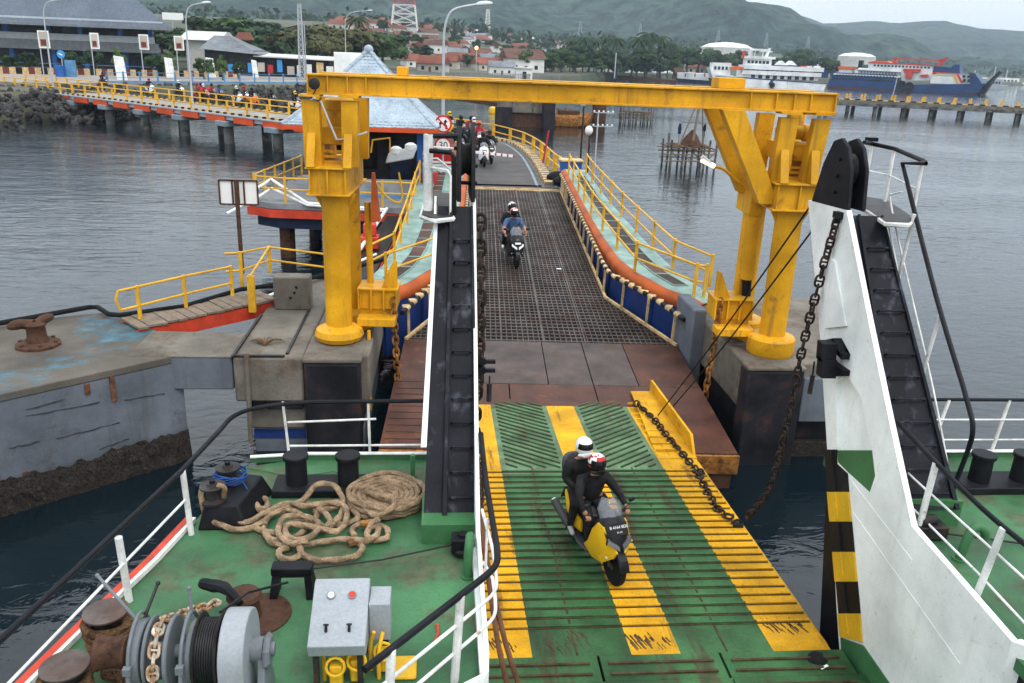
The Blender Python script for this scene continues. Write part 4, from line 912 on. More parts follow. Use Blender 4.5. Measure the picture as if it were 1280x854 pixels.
# capped mooring posts wrapped with old rope at the deck edge
for i, (x, y, lb) in enumerate(((-2.60, 5.78, 'flat capped mooring post wrapped in old brown rope beside the white rail post'), (-2.66, 5.16, 'flat capped mooring post wrapped in old brown rope nearest the bottom left corner'))):
    r = thing('mooring_post', lb, 'bollard', (x, y, DZ))
    MB().cyl((x, y, DZ), (x, y, 3.70), .11, n=18).build('post', ['dark_steel'], r)
    MB().lathe([(.165, 0), (.17, .008), (.17, .02), (.16, .026)], (x, y, 3.70), n=28).build('cap', ['grate_bar'], r)
    for k in range(5):
        P = [V((x + (.15 + .015 * math.sin(3 * a + k)) * math.cos(a), y + (.15 + .02 * math.cos(2 * a + k)) * math.sin(a), 3.34 + .065 * k + .02 * math.sin(a + k))) for a in [i_ * 2 * math.pi / 22 for i_ in range(22)]]
        MB().rope(P, .033, closed=True).build('rope_turn', ['rope_old'], r)
for pts, lb in (([(-2.5, 5.0, 3.4), (-2.3, 4.9, 3.36), (-2.2, 5.05, 3.45), (-2.3, 5.3, 3.42), (-2.5, 5.45, 3.38), (-2.45, 5.65, 3.5), (-2.35, 5.85, 3.36), (-2.5, 6.05, 3.34), (-2.62, 5.98, 3.36)], 'old brown rope lying between the capped mooring posts and the winch'),):
    r = thing('old_rope', lb, 'rope', pts[0])
    for k in range(3):
        MB().tube(bez([V(p) + V((random.uniform(-.06, .06), random.uniform(-.06, .06), .03 * k)) for p in pts], 6), .038, 7).build('strand', ['rope_old'], r)
# ------------------------------------------------------------------ link span (the hinged bridge the ramp rests on)
LS = thing('link_span', 'long rusty steel link span with open grating and blue sides leading to the ramp', 'link span', (2.35, 14.0, 1.0), (math.atan(.055), 0, R(-2.6)))
LM = rootm(LS)
def lw(u, v, w=0.0): return LM @ V((u, v, w))
def L(m, name, mt, parent=LS, **k): return m.build(name, mt, parent, local=True, **k)
# near plates: brown outside, grey and scuffed where the wheels run
for (u0, u1, v0, v1, mt) in ((-3.4, -1.46, 2.95, 5.44, 'brown_plate'), (-1.45, -.02, 2.95, 5.44, 'grey_plate'), (-.01, .98, 2.95, 5.44, 'grey_plate'), (.99, 2.0, 2.95, 5.44, 'grey_plate'), (2.01, 3.38, 2.95, 5.44, 'brown_plate'),
                             (-3.42, -2.3, 0, 2.94, 'brown_plate'), (-2.29, -.9, 0, 2.94, 'brown_plate'), (-.89, .98, 0, 2.94, 'brown_plate'), (.99, 2.3, 0, 2.94, 'brown_plate'), (2.31, 3.38, 0, 2.94, 'brown_plate')):
    L(MB().bb((u0 + .006, v0 + .006, -.12), (u1 - .006, v1 - .006, random.uniform(-.004, .004))), 'deck_plate', mt, bev=.004)
for k in range(9):
    L(MB().bb((-3.35, .35 + k * .28, .0), (-2.35, .38 + k * .28, .012)), 'grip_bar', 'brown_plate')
L(MB().bb((-3.42, -.06, -.42), (3.40, -.002, -.02)), 'edge_beam', 'rust_orange', bev=.01)
L(MB().bb((-3.3, -.02, -.75), (3.3, .3, -.43)), 'nose_beam', 'rusty')
# grating
def half(v): return 2.07 if v > 8.9 else 2.07 + (8.9 - v) * (3.36 - 2.07) / (8.9 - 5.44)
m = MB()
v = 5.5
while v < 23.4:
    h = half(v) - .02; m.bb((-h, v, -.05), (h, v + .05, 0)); v += .235
u = -3.3
while u < 3.31:
    v0 = 5.46 if abs(u) <= 2.05 else None
    if v0 is None:
        v1 = 8.9 - (abs(u) - 2.07) / (3.36 - 2.07) * (8.9 - 5.44)
        if v1 > 5.6: m.bb((u, 5.46, -.045), (u + .022, v1, -.004))
    else: m.bb((u, 5.46, -.045), (u + .022, 23.4, -.004))
    u += .135
o = L(m, 'grating', 'grate_bar', smooth=False, fix=False); tag(o, kind='stuff')
for u in (-1.0, .05, 1.1): L(MB().bb((u - .02, 5.46, -.05), (u + .02, 23.4, .006)), 'grating_seam', 'grate_bar')
for vv in (9.0, 12.6, 16.2, 19.8): L(MB().bb((-2.05, vv - .02, -.05), (2.05, vv + .02, .005)), 'grating_seam', 'grate_bar')
L(MB().prism([(-3.36, 5.44), (3.36, 5.44), (2.07, 8.9), (2.07, 23.5), (-2.07, 23.5), (-2.07, 8.9)], 'z', -.35, -.13), 'dark_backing', 'grate_under', smooth=False)  # added dark sheet standing in for the dimness below the open bars
for vv in (23.45, 23.75): L(MB().bb((-2.1, vv, -.1), (2.1, vv + .09, .03)), 'joint_bar', 'pale_yellow', bev=.01)
L(MB().bb((-2.1, 23.55, -.15), (2.1, 23.74, -.01)), 'joint_plate', 'grey_plate')
L(MB().bb((-2.1, 23.85, -.15), (2.1, 24.4, .0)), 'joint_plate', 'grate_bar')
L(MB().bb((.9, 11.6, .002), (1.05, 11.7, .006)), 'litter', 'sign_white')
# sides
def side(sg):
    inn = [(3.36, 5.36), (2.07, 8.9), (2.07, 23.4)]                 # foot of the guard, along the deck edge
    top = [(3.42, 5.1), (2.95, 6.7), (2.42, 7.95), (2.1, 9.0), (2.06, 12), (2.06, 16), (2.05, 20), (2.02, 23.6)]
    s = lambda P, w: [V((sg * u, v, w)) for u, v in P]
    for a, b_ in zip(s(inn, .03), s(inn, .03)[1:]): L(MB().bar(a, b_, .07, .07), 'kerb_rail', 'pale_yellow')
    # hazard striped guard pipe: alternate black and yellow lengths
    P = bez(s(top, .8), 8); acc = 0; piece = [P[0]]; k = 0; feet = []
    lim = .2
    for a, b_ in zip(P, P[1:]):
        d = (b_ - a).length; n_ = max(1, int(d / .05)); 
        for i in range(1, n_ + 1):
            q = a + (b_ - a) * (i / n_); acc += d / n_; piece.append(q)
            if acc > lim:
                L(MB().tube(piece, .062, 8), 'pipe_band', ['stripe_black', 'pale_yellow'][k % 2]); piece = [q]; acc = 0; k += 1
    for i in range(10):                                              # flat yellow cleats on the outside of the pipe
        p = P[3 + i * 2] if 3 + i * 2 < len(P) else P[-1]
        L(MB().box(p + V((sg * .09, -.02, .0)), (.16, .16, .05), rz=sg * -.4), 'cleat', 'pale_yellow')
    for (u, v) in [(3.30, 5.6), (2.85, 6.75), (2.39, 7.95), (2.08, 9.4), (2.07, 10.8), (2.07, 12.2), (2.07, 13.4), (2.07, 14.6), (2.07, 15.7), (2.07, 16.8), (2.07, 18.0), (2.07, 19.2), (2.07, 20.6), (2.07, 22.0)]:
        L(MB().bar((sg * u, v, .04), (sg * (u + .01), v, .78), .06, .05), 'guard_post', 'pale_yellow')
    # blue wall, orange fender, walkway
    wall = [(3.9, 5.9), (3.45, 6.55), (2.75, 8.1), (2.42, 9.6), (2.25, 12), (2.2, 24)]
    A = s(wall, -.7); B = s([(u + .02, v) for u, v in wall], .62); k = len(A)
    m = MB(); m.add(A + B, [(i, i + 1, k + i + 1, k + i) for i in range(k - 1)]); m.add([p + V((sg * .08, 0, 0)) for p in A] + [p + V((sg * .08, 0, 0)) for p in B], [(i, i + 1, k + i + 1, k + i) for i in range(k - 1)])
    L(m, 'side_wall', 'blue_wall', smooth=False, fix=False)
    for a, b_ in zip(A, A[1:]):
        n_ = max(1, int((b_ - a).length / 1.0))
        for i in range(n_):
            q = a + (b_ - a) * (i + .5) / n_; L(MB().box((q.x - sg * .03, q.y, -.05), (.07, .07, 1.3)), 'wall_rib', 'blue_wall')
    fend = [(4.0, 5.95), (3.84, 6.38), (3.27, 7.1), (2.67, 8.56), (2.42, 9.8), (2.28, 12), (2.2, 16), (2.16, 24)]
    C = [s([(u - .06, v) for u, v in fend], .56), s([(u - .10, v - .02) for u, v in fend], .7), s([(u - .04, v) for u, v in fend], .86), s([(u + .12, v) for u, v in fend], .93), s([(u + .16, v) for u, v in fend], .56)]
    k = len(fend); vs = [p for c in C for p in c]; fs = []
    for j in range(5):
        for i in range(k - 1): fs.append((j * k + i, j * k + i + 1, ((j + 1) % 5) * k + i + 1, ((j + 1) % 5) * k + i))
    L(MB().add(vs, fs), 'fender', 'orange_fender', ang=50)
    outer = [(5.0, 6.2), (4.9, 6.6), (4.35, 7.2), (4.02, 8.5), (3.86, 10), (3.7, 12), (3.5, 15), (3.35, 18), (3.2, 24)] if sg > 0 else [(5.0, 6.2), (4.9, 6.6), (4.5, 7.2), (4.25, 8.5), (4.15, 10), (4.1, 12), (4.1, 15), (4.1, 18), (4.1, 24)]
    inner = [(4.05, 6.0), (3.98, 6.35), (3.42, 7.1), (2.82, 8.56), (2.55, 9.8), (2.4, 12), (2.33, 15), (2.30, 18), (2.28, 24)]
    m = MB(); a = s(inner, .92) + s(outer, .92) + s(inner, .8) + s(outer, .8); k = len(inner)
    fs = []
    for i in range(k - 1):
        fs += [(i, i + 1, k + i + 1, k + i), (2 * k + i, 2 * k + i + 1, 3 * k + i + 1, 3 * k + i), (k + i, k + i + 1, 3 * k + i + 1, 3 * k + i)]
    L(m.add(a, fs), 'walkway', 'turquoise', smooth=False)
    m = MB(); b1 = s(outer, .8); b2 = s([(u - .25, v) for u, v in outer], -.75); k = len(b1)
    L(m.add(b1 + b2, [(i, i + 1, k + i + 1, k + i) for i in range(k - 1)]), 'outer_hull', 'blue_wall', smooth=False)
    # sunken brown walk grids down the middle of the walkway
    vv = 7.4
    k = 0
    while vv < 22:
        def mid(v):
            for q in range(len(inner) - 1):
                if inner[q][1] <= v <= inner[q + 1][1]:
                    t = (v - inner[q][1]) / (inner[q + 1][1] - inner[q][1]); ui = inner[q][0] + (inner[q + 1][0] - inner[q][0]) * t
                    break
            for q in range(len(outer) - 1):
                if outer[q][1] <= v <= outer[q + 1][1]:
                    t = (v - outer[q][1]) / (outer[q + 1][1] - outer[q][1]); uo = outer[q][0] + (outer[q + 1][0] - outer[q][0]) * t
            return (ui + uo) / 2 + .03
        a_, b_ = mid(vv), mid(min(vv + 1.0, 22))
        p = [V((sg * (a_ - .2), vv, .925)), V((sg * (a_ + .2), vv, .925)), V((sg * (b_ + .2), vv + .98, .925)), V((sg * (b_ - .2), vv + .98, .925))]
        L(MB().hexa(p + [q + V((0, 0, .012)) for q in p]), 'walk_grid', 'grate_under' if (sg > 0 and vv > 9) or vv < 8 else 'brown_plate', smooth=False)
        for i in range(4): L(MB().bar(p[i] + V((0, 0, .012)), p[(i + 1) % 4] + V((0, 0, .012)), .03, .03), 'grid_frame', 'turquoise')
        vv += 1.0; k += 1
    # yellow handrails of the walkway
    ip = [(4.22, 6.5), (3.97, 6.55), (2.78, 8.57), (2.62, 10.83), (2.47, 13.0), (2.36, 15.17), (2.34, 17.2), (2.33, 19.0), (2.32, 21), (2.31, 22.8)] if sg > 0 else [(3.97, 6.75), (2.75, 8.57), (2.45, 21), (2.4, 22.8)]
    op = [(4.6, 7.4), (3.92, 8.92), (3.74, 10.94), (3.58, 12.96), (3.42, 15.1), (3.32, 17.1), (3.22, 19.0), (3.12, 21.05), (3.1, 23)] if sg > 0 else [(4.45, 7.6), (3.95, 8.79), (3.95, 10.8), (3.95, 13.2), (3.98, 15.3), (4.0, 17.5), (4.0, 20), (4.0, 23)]
    for P in (ip, op):
        H = .84
        for w_ in (.92 + H, .92 + H * .48): L(MB().tube(s(P, w_), .03, 7), 'handrail', 'yellow_rail')
        for u, v in P: L(MB().bar((sg * u, v, .92), (sg * u, v, .92 + H + .06), .075, .06), 'rail_post', 'yellow_rail')
side(1); side(-1)
# piles and hull under the span so that it does not hover over the water
for v in (3, 9, 15, 21): L(MB().bb((-2.0, v, -1.6), (2.0, v + .4, -.35)), 'cross_girder', 'rusty')

# ------------------------------------------------------------------ dolphins and quay
r = thing('concrete_dolphin', 'big grey concrete mooring dolphin carrying the left leg of the yellow gantry', 'dolphin', (-2.8, 18, 0))
MB().bb((-4.0, 15.72, 1.25), (-2.64, 21.8, 2.2)).build('top_slab', ['concrete'], r, bev=.05)
MB().bb((-2.63, 15.9, 1.2), (-1.35, 21.8, 2.195)).build('top_slab', ['concrete'], r, bev=.04)
MB().bb((-2.62, 15.62, -.5), (-1.52, 17.1, 2.12)).build('rubber_fender', ['black_fender'], r, bev=.05)
MB().bb((-2.64, 15.60, 2.122), (-1.48, 17.1, 2.22)).build('cap_plate', ['concrete'], r, bev=.03)
MB().bb((-3.85, 15.95, .55), (-2.66, 21.5, 1.248)).build('lower_block', ['concrete'], r, bev=.05)
MB().bb((-3.75, 16.05, -1), (-1.5, 21.3, .548)).build('base_block', ['concrete_grey'], r, bev=.04)
MB().bb((-3.76, 16.035, .30), (-2.7, 16.055, .5)).build('blue_band', ['blue_wall'], r)
for k in range(3): MB().bb((-3.8 + k * .38, 15.80, 1.05), (-3.46 + k * .38, 15.96, 1.24)).build('fender_block', ['black_fender'], r, bev=.02)
MB().bb((-4.01, 15.68, 2.203), (-3.96, 18.5, 2.25)).build('kerb', ['dark_steel'], r); MB().bb((-3.0, 15.9, 2.203), (-2.95, 19.0, 2.24)).build('kerb', ['dark_steel'], r)
MB().bb((-4.0, 15.73, 2.203), (-3.0, 15.80, 2.24)).build('kerb', ['dark_steel'], r)
MB().cyl((-3.72, 15.70, 2.3), (-3.74, 15.66, .4), .05, n=8).build('drain_pipe', ['concrete'], r)
MB().bb((-3.78, 18.95, 2.2), (-2.95, 19.4, 2.98)).build('concrete_block', ['concrete'], r, bev=.03)
for x, z in ((-3.4, 2.5), (-3.25, 2.75), (-3.3, 2.62)): MB().lathe([(.03, 0), (.03, .03)], (x, 18.945, z), (0, -1, 0), 8).build('bolt', ['wire'], r)
m = MB(); random.seed(4)
for k in range(16):
    a = random.uniform(-1.2, 1.2); m.tube(bez([(-3.5, 16.4, 2.22), (-3.5 + .2 * math.sin(a), 16.4 + .2 * math.cos(a), 2.3), (-3.5 + .42 * math.sin(a), 16.4 + .5 * math.cos(a), 2.215)], 3), [.02, .018, .016, .012, .01, .008, .006], 4)
m.build('dried_weed', ['rope_old'], r)
r = thing('concrete_dolphin', 'concrete mooring dolphin with black fender under the right leg of the yellow gantry', 'dolphin', (7.5, 18, 0))
MB().bb((6.32, 15.6, 1.15), (10.2, 20.6, 2.2)).build('top_slab', ['concrete'], r, bev=.05)
MB().bb((6.30, 15.3, -.6), (7.5, 15.75, 2.12)).build('rubber_fender', ['black_fender'], r, bev=.04)
MB().bb((6.28, 15.28, 2.123), (7.52, 15.8, 2.21)).build('cap_plate', ['concrete'], r, bev=.03)
MB().bb((7.6, 15.5, .9), (10.1, 15.72, 1.9)).build('face_panel', ['concrete_grey'], r, bev=.03)
MB().bb((6.5, 15.9, -1.0), (10.0, 20.4, 1.148)).build('base_block', ['black_fender'], r, bev=.03)
MB().bb((7.4, 15.7, -.5), (10.0, 15.89, .35)).build('mussel_crust', ['mussels'], r, bev=.03)
MB().bb((6.02, 18.3, .2), (6.34, 19.75, 2.5)).build('side_pier', ['concrete_grey'], r, bev=.04)
# left quay
QP = [(-14, 8.3), (-5.05, 15.85), (-5.9, 17.3), (-7.1, 18.5), (-7.6, 18.55), (-9.3, 17.75), (-14, 16.5)]
r = thing('concrete_quay', 'low grey concrete quay with blue stained top and mussel crusted foot at the left', 'quay', (-8, 15, 0))
MB().prism(QP, 'z', 2.05, 2.2).build('quay_top', ['quay_top'], r, bev=.02)
MB().prism([(x + (.02 if x > -8 else 0), y + .03) for x, y in QP], 'z', .40, 2.048).build('quay_wall', ['concrete_grey'], r, smooth=False)
m = MB(); random.seed(11)
a, b_ = V((-14, 8.22)), V((-5.0, 15.8)); d = (b_ - a).normalized(); nn = V((d.y, -d.x))
rows = 9; N = 150; vs = []
for j in range(rows):
    z = .62 - j * .14
    for i in range(N + 1):
        q = a + (b_ - a) * (i / N); t = random.uniform(.0, .06) * min(1, j / 2 + .1) + .012 * j + .02
        vs.append((q.x + nn.x * t, q.y + nn.y * t, z + random.uniform(-.05, .05) + (.09 * fbm(i * .3, 1, 2) if j < 2 else 0)))
fs = [(j * (N + 1) + i, j * (N + 1) + i + 1, (j + 1) * (N + 1) + i + 1, (j + 1) * (N + 1) + i) for j in range(rows - 1) for i in range(N)]
o = m.add(vs, fs).build('mussel_crust', ['mussels'], r, smooth=False, fix=False); tag(o, kind='stuff')
MB().prism([(x, y + .02) for x, y in QP], 'z', -1.5, .399).build('quay_foot', ['mussels'], r, smooth=False)
for px, py, hh in ((137, 470, .5), (105, 480, .2), (18, 590, .5)):           # rust weeping from cut bolts
    t = (px / 231.0); q = V((-7.5, 13.79)) + (V((-5.05, 15.86)) - V((-7.5, 13.79))) * t; p = aty(px, py, q.y)
    MB().box((q.x + nn.x * .01, q.y + nn.y * .01, p.z - hh / 2), (.09, .03, hh), rz=math.atan2(d.y, d.x)).build('rust_stain', ['rust_stain'], r)
random.seed(17)
for px0, px1, py0, py1 in ((28, 118, 520, 503), (60, 140, 548, 528), (5, 40, 560, 552), (150, 205, 500, 492), (110, 150, 562, 548), (30, 75, 512, 500)):
    k_ = 7; P = []
    for i in range(k_ + 1):
        px = px0 + (px1 - px0) * i / k_; q = V((-7.5, 13.79)) + (V((-5.05, 15.86)) - V((-7.5, 13.79))) * (px / 231); p = aty(px, py0 + (py1 - py0) * i / k_ + random.uniform(-.8, .8), q.y)
        P.append(V((q.x + nn.x * .006, q.y + nn.y * .006, p.z)))
    MB().tube(P, [random.uniform(.003, .011) for _ in P], 4).build('casting_joint', ['crack'], r)
r = thing('concrete_beam', 'pale concrete beam bridging the left quay and the left dolphin', 'beam', (-5, 16.4, 1.5))
MB().prism([(-5.9, 15.75), (-4.02, 15.75), (-4.02, 17.2), (-5.9, 17.25)], 'z', 1.5, 2.18).build('beam_body', ['concrete_grey'], r, bev=.03)
MB().prism([(-6.0, 15.74), (-4.01, 15.74), (-4.01, 17.2), (-6.0, 17.3)], 'z', 2.183, 2.205).build('beam_top', ['concrete'], r)
# rusty double-horn bollard
p = at(48, 432, 2.2)
r = thing('horn_bollard', 'rusty two horned mooring bollard standing on the left quay', 'bollard', tuple(p))
MB().lathe([(.42, 0), (.42, .05), (.36, .08), (.2, .1)], p, n=10).build('base_plate', ['rusty'], r)
for k in range(6): MB().lathe([(.04, 0), (.04, .05)], p + V((.34 * math.cos(k * 1.047), .34 * math.sin(k * 1.047), .06)), n=6).build('bolt', ['rusty'], r)
MB().lathe([(.24, .05), (.18, .2), (.17, .38), (.2, .45), (.12, .5)], p, n=16).build('post', ['rusty'], r)
MB().tube(bez([p + V((-.05, 0, .42)), p + V((-.25, -.05, .46)), p + V((-.48, -.1, .40))], 4), [.13, .12, .11, .1, .1, .1, .09, .07, .04], 10).build('horn', ['rusty'], r)
MB().tube(bez([p + V((.05, .05, .44)), p + V((.14, .12, .52)), p + V((.28, .2, .56))], 4), [.12, .11, .1, .1, .09, .09, .08, .06, .04], 10).build('horn', ['rusty'], r)
# pipes along the quay
hp = [at(-120, 425, 2.32), at(0, 404, 2.32), at(112, 384, 2.32), at(122, 384, 2.32), at(136, 393, 2.32), at(150, 394, 2.32)] 
tag(MB().tube(hp + [at(230, 383, 2.35), at(300, 362, 2.4), at(372, 352, 2.35), at(440, 335, 2.3), at(490, 322, 2.2)], .055, 8).build('black_pipe', ['rubber']), 'thick black pipe running along the quay edge and beside the gangway', 'pipe')
tag(MB().tube([at(318, 378, 2.3), at(372, 354, 2.3), at(432, 334, 2.3), at(470, 318, 2.3)], .04, 8).build('white_pipe', ['white_paint']), 'white pipe running behind the concrete block of the left dolphin', 'pipe')
# gangway
g0, g1 = V((-6.55, 17.55, 2.25)), V((-4.05, 19.65, 2.32)); gd = (g1 - g0).normalized(); gn = V((gd.y, -gd.x, 0)).normalized()
r = thing('gangway', 'sloping plank gangway with red side beams and yellow rail', 'gangway', tuple(g0))
N = 15
for i in range(N):
    q = g0 + (g1 - g0) * ((i + .5) / N); a = math.atan2(gd.y, gd.x) + random.uniform(-.03, .03)
    MB().box(q + V((0, 0, .03 + random.uniform(-.012, .012))), ((g1 - g0).length / N - .012, .92 + random.uniform(-.04, .04), .05), rz=a).build('plank', ['wood'], r)
for sgn in (1, -1):
    MB().bar(g0 + gn * .40 * sgn + V((0, 0, -.17)), g1 + gn * .40 * sgn + V((0, 0, -.17)), .06, .30).build('side_beam', ['red_paint'], r)
fy = [at(176, 402, 2.25), at(233, 386, 2.3), at(291, 371, 2.35)]
tops = [V((p.x, p.y, row(p, py))) for p, py in zip(fy, (357, 344, 332))]
for p, t in zip(fy, tops): MB().bar(p, t, .07, .06).build('rail_post', ['yellow_rail'], r)
e0 = tops[0] + (tops[0] - tops[1]).normalized() * .42
for k in (1.0, .48):
    P = [p + (t - p) * k + V((0, 0, -.03)) for p, t in zip(fy, tops)]
    MB().tube([e0 + V((0, 0, -.03)) - V((0, 0, 1)) * (tops[0].z - fy[0].z) * (1 - k)] + P, .028, 7).build('handrail', ['yellow_rail'], r)
MB().tube([e0 + V((0, 0, -.03)), e0 + V((-.06, -.03, -.2)), e0 - V((0, 0, .03 + (tops[0].z - fy[0].z) * .52))], .028, 7).build('handrail', ['yellow_rail'], r)
b0 = [at(303, 360, 2.2), at(338, 341, 2.2), at(316, 390, 2.2)]; b1 = [V((p.x, p.y, row(p, py))) for p, py in zip(b0, (316, 309, 345))]
b0.append(V((-2.35, 21.4, 2.2))); b1.append(V((-2.35, 21.4, b1[1].z)))
rr = thing('dolphin_rail', 'yellow guard rail at the far edge of the left dolphin behind the block', 'railing', tuple(b0[0]))
for p, t in zip(b0, b1): MB().bar(p, t + V((0, 0, .03)), .08, .07).build('rail_post', ['yellow_rail'], rr)
for k in (1, .5):
    q = [p + (t - p) * k for p, t in zip(b0, b1)]
    MB().tube([q[0] + V((-.35, -.15, 0)), q[0], q[1], q[3]], .028, 7).build('handrail', ['yellow_rail'], rr)
    if k == 1: MB().tube([q[1], q[2]], .028, 7).build('handrail', ['yellow_rail'], rr)
MB().bar(b0[2], b1[2], .16, .10).build('rail_post', ['yellow_rail'], rr)
# back of a sign
p = at(303, 342, 2.2); zt, zb = row(p, 226), row(p, 256)
r = thing('sign_board', 'back of a white framed double sign on a brown post by the gangway', 'sign', tuple(p))
MB().cyl(p, (p.x, p.y, zt + .03), .055, n=10).build('post', ['rusty'], r)
for x0, x1 in ((273, 296), (297, 321)):
    a, b_ = aty(x0, 240, p.y - .05), aty(x1, 240, p.y - .05)
    MB().bb((a.x, p.y + .06, zb), (b_.x, p.y + .085, zt)).build('panel', ['sign_white'], r)
    for xx in (a.x, (a.x + b_.x) / 2 + (.1 if x0 < 290 else -.1), b_.x): MB().bb((xx - .02, p.y + .03, zb), (xx + .02, p.y + .06, zt)).build('batten', ['rusty'], r)
    for zz in (zb, zt): MB().bb((a.x, p.y + .03, zz - .02), (b_.x, p.y + .06, zz + .02)).build('batten', ['rusty'], r)
# ------------------------------------------------------------------ yellow hoisting gantry over the link span
GA = R(-3.4)
G = thing('hoist_gantry', 'tall yellow steel hoisting gantry straddling the link span on two concrete dolphins', 'gantry', (2.53, 16.55, 2.2), GA)
GM = rootm(G)
def gpt(u, v, z): return GM @ V((u, v, z - 2.2))
def B(m, name, mt='yellow', parent=G, **k): return m.build(name, mt, parent, local=True, **k)
Z0 = 2.2
def zz(z): return z - Z0
for sg in (-1, 1):
    U = 4.58 * sg
    for j, v in enumerate((0, 1.3)):
        c = B(MB().lathe([(.268 - .03 * j, 0), (.268 - .03 * j, zz(5.35))], (U + (0.0 if j == 0 else (.05 if sg < 0 else -.30)), v, 0), n=28), 'column')
        x = U + (0.0 if j == 0 else (.05 if sg < 0 else -.30))
        if sg < 0: B(MB().lathe([(.36, .02), (.46, .05), (.51, .15), (.47, .27), (.30, .36)], (x, v, 0), n=28), 'column_base', parent=c)
        else: B(MB().lathe([(.47, .0), (.49, .03), (.49, .34), (.46, .38), (.29, .42)], (x, v, 0), n=28), 'column_base', parent=c)
    # head box with stiffeners and flanges
    u0, u1 = (U - .47, U + .37) if sg < 0 else (U - .54, U + .50)
    B(MB().bb((u0 + .06, -.42, zz(5.32)), (u1 - .06, 1.75, zz(5.80))), 'head_box', bev=.01)
    for z in (5.30, 5.81): B(MB().bb((u0, -.52, zz(z)), (u1, 1.85, zz(z) + .035)), 'flange_plate', bev=.006)
    for u in (u0 + .08, (u0 + u1) / 2, u1 - .08): B(MB().bb((u - .015, -.50, zz(5.32)), (u + .015, -.421, zz(5.80))), 'stiffener')
    for s2 in (-1, 1): B(MB().prism([(U + s2 * .27, zz(5.29)), (U + s2 * .42, zz(5.29)), (U + s2 * .27, zz(5.0))], 'y', -.02, .02), 'gusset')
    # legs: front and rear pairs from head box to the beams
    legs = [(-.36, -.38, .33), (.34, .36, .31)] if sg < 0 else [(-.38, -.33, .34), (.22, .32, .31)]
    for v in (-.1, 1.3):
        for ub, ut, wd in legs:
            if sg > 0 and v > 1 and ub > .3: ub, ut = .22, .32
            a = V((U + ub, v, zz(5.83))); b_ = V((U + ut, v, zz(7.06))); w2_ = wd / 2
            m = MB(); m.hexa([a + V((-w2_, -.12, 0)), a + V((w2_, -.12, 0)), a + V((w2_, .12, 0)), a + V((-w2_, .12, 0)), b_ + V((-w2_, -.12, 0)), b_ + V((w2_, -.12, 0)), b_ + V((w2_, .12, 0)), b_ + V((-w2_, .12, 0))])
            lg = B(m, 'leg', bev=.008)
            if v < 1:
                g_ = .08; c0 = a + V((.0, 0, .02))
                B(MB().hexa([c0 + V((-g_, -.44, 0)), c0 + V((g_, -.44, 0)), c0 + V((g_, -.18, 0)), c0 + V((-g_, -.18, 0)), c0 + V((-g_, -.22, .62)), c0 + V((g_, -.22, .62)), c0 + V((g_, -.18, .62)), c0 + V((-g_, -.18, .62))]), 'leg_gusset', parent=lg, bev=.006)
                B(MB().bb((U + ut - w2_ - .03, -.30, zz(7.13)), (U + ut + w2_ + .03, .10, zz(7.17))), 'leg_cap', parent=lg)
    # hoist machinery between the legs
    h = B(MB().bb((U - .26, .2, zz(5.845)), (U + .26, 1.0, zz(5.90))), 'hoist_base')
    for s2 in (-1, 1): B(MB().bb((U + s2 * .24 - .02, .22, zz(5.90)), (U + s2 * .24 + .02, .9, zz(6.2))), 'hoist_cheek', parent=h)
    B(MB().bb((U - .30, .25, zz(6.2)), (U + .36, 1.1, zz(6.55))), 'gear_box', bev=.02)
    B(MB().cyl((U + .06, .24, zz(6.38)), (U + .06, .17, zz(6.38)), .10, n=16), 'boss')
    for z in (5.98, 6.08): B(MB().bar((U - .26, .2, zz(z)), (U + .26, .2, zz(z)), .04, .05), 'cross_bar')
    if sg < 0:
        B(MB().lathe([(.24, 0), (.26, .05), (.26, .3), (.30, .32), (.30, .5), (.22, .54)], (U + .04, .55, zz(6.55)), n=20), 'motor')
    else:
        B(MB().lathe([(.10, -.42), (.17, -.40), (.17, -.12), (.13, -.1), (.13, .1), (.17, .12), (.17, .4), (.1, .42)], (U + .1, .5, zz(6.74)), (1, 0, 0), 18), 'motor')
# knee braces at the right tower
for v in (-.12, 1.3):
    a = V((4.58 - .56, v, zz(5.40))); b_ = V((4.58 - 1.5, v, zz(7.17)))
    m = MB(); m.hexa([a + V((-.18, -.16, 0)), a + V((.22, -.16, 0)), a + V((.22, .16, 0)), a + V((-.18, .16, 0)), b_ + V((-.18, -.16, 0)), b_ + V((.26, -.16, 0)), b_ + V((.26, .16, 0)), b_ + V((-.18, .16, 0))]); B(m, 'knee_brace', bev=.008)
B(MB().hexa([V((3.95, .6, zz(5.0))), V((4.2, .6, zz(5.0))), V((4.2, 1.6, zz(5.0))), V((3.95, 1.6, zz(5.0))), V((3.95, .6, zz(5.7))), V((4.2, .6, zz(5.7))), V((4.2, 1.6, zz(5.7))), V((3.95, 1.6, zz(5.7)))]), 'brace_box', bev=.01)
# two cross beams with flanges and web stiffeners
for v, dz in ((-.02, 0.0), (1.3, .02)):
    b = B(MB().bb((-5.0, v - .11, zz(7.20)), (5.12, v + .11, zz(7.51))), 'cross_beam', bev=.004)
    for z in (7.17, 7.51): B(MB().bb((-5.02, v - .18, zz(z)), (5.14, v + .18, zz(z) + .035)), 'beam_flange', parent=b, bev=.005)
    for u in [-5.0, -4.62, -4.25, -3.9, 3.45, 3.95, 4.3, 4.62, 5.1] if v < 1 else []: B(MB().bb((u - .012, v - .175, zz(7.206)), (u + .012, v - .112, zz(7.508))), 'stiffener', parent=b)
    B(MB().bb((4.55, v - .14, zz(7.13)), (5.12, v + .14, zz(7.168))), 'seat_plate', parent=b)
B(MB().bb((2.88, .15, zz(7.55)), (3.40, .75, zz(7.75))), 'cable_box', bev=.01)
B(MB().bb((-3.36, .2, zz(7.55)), (-3.16, .55, zz(7.72))), 'cable_box', bev=.01)
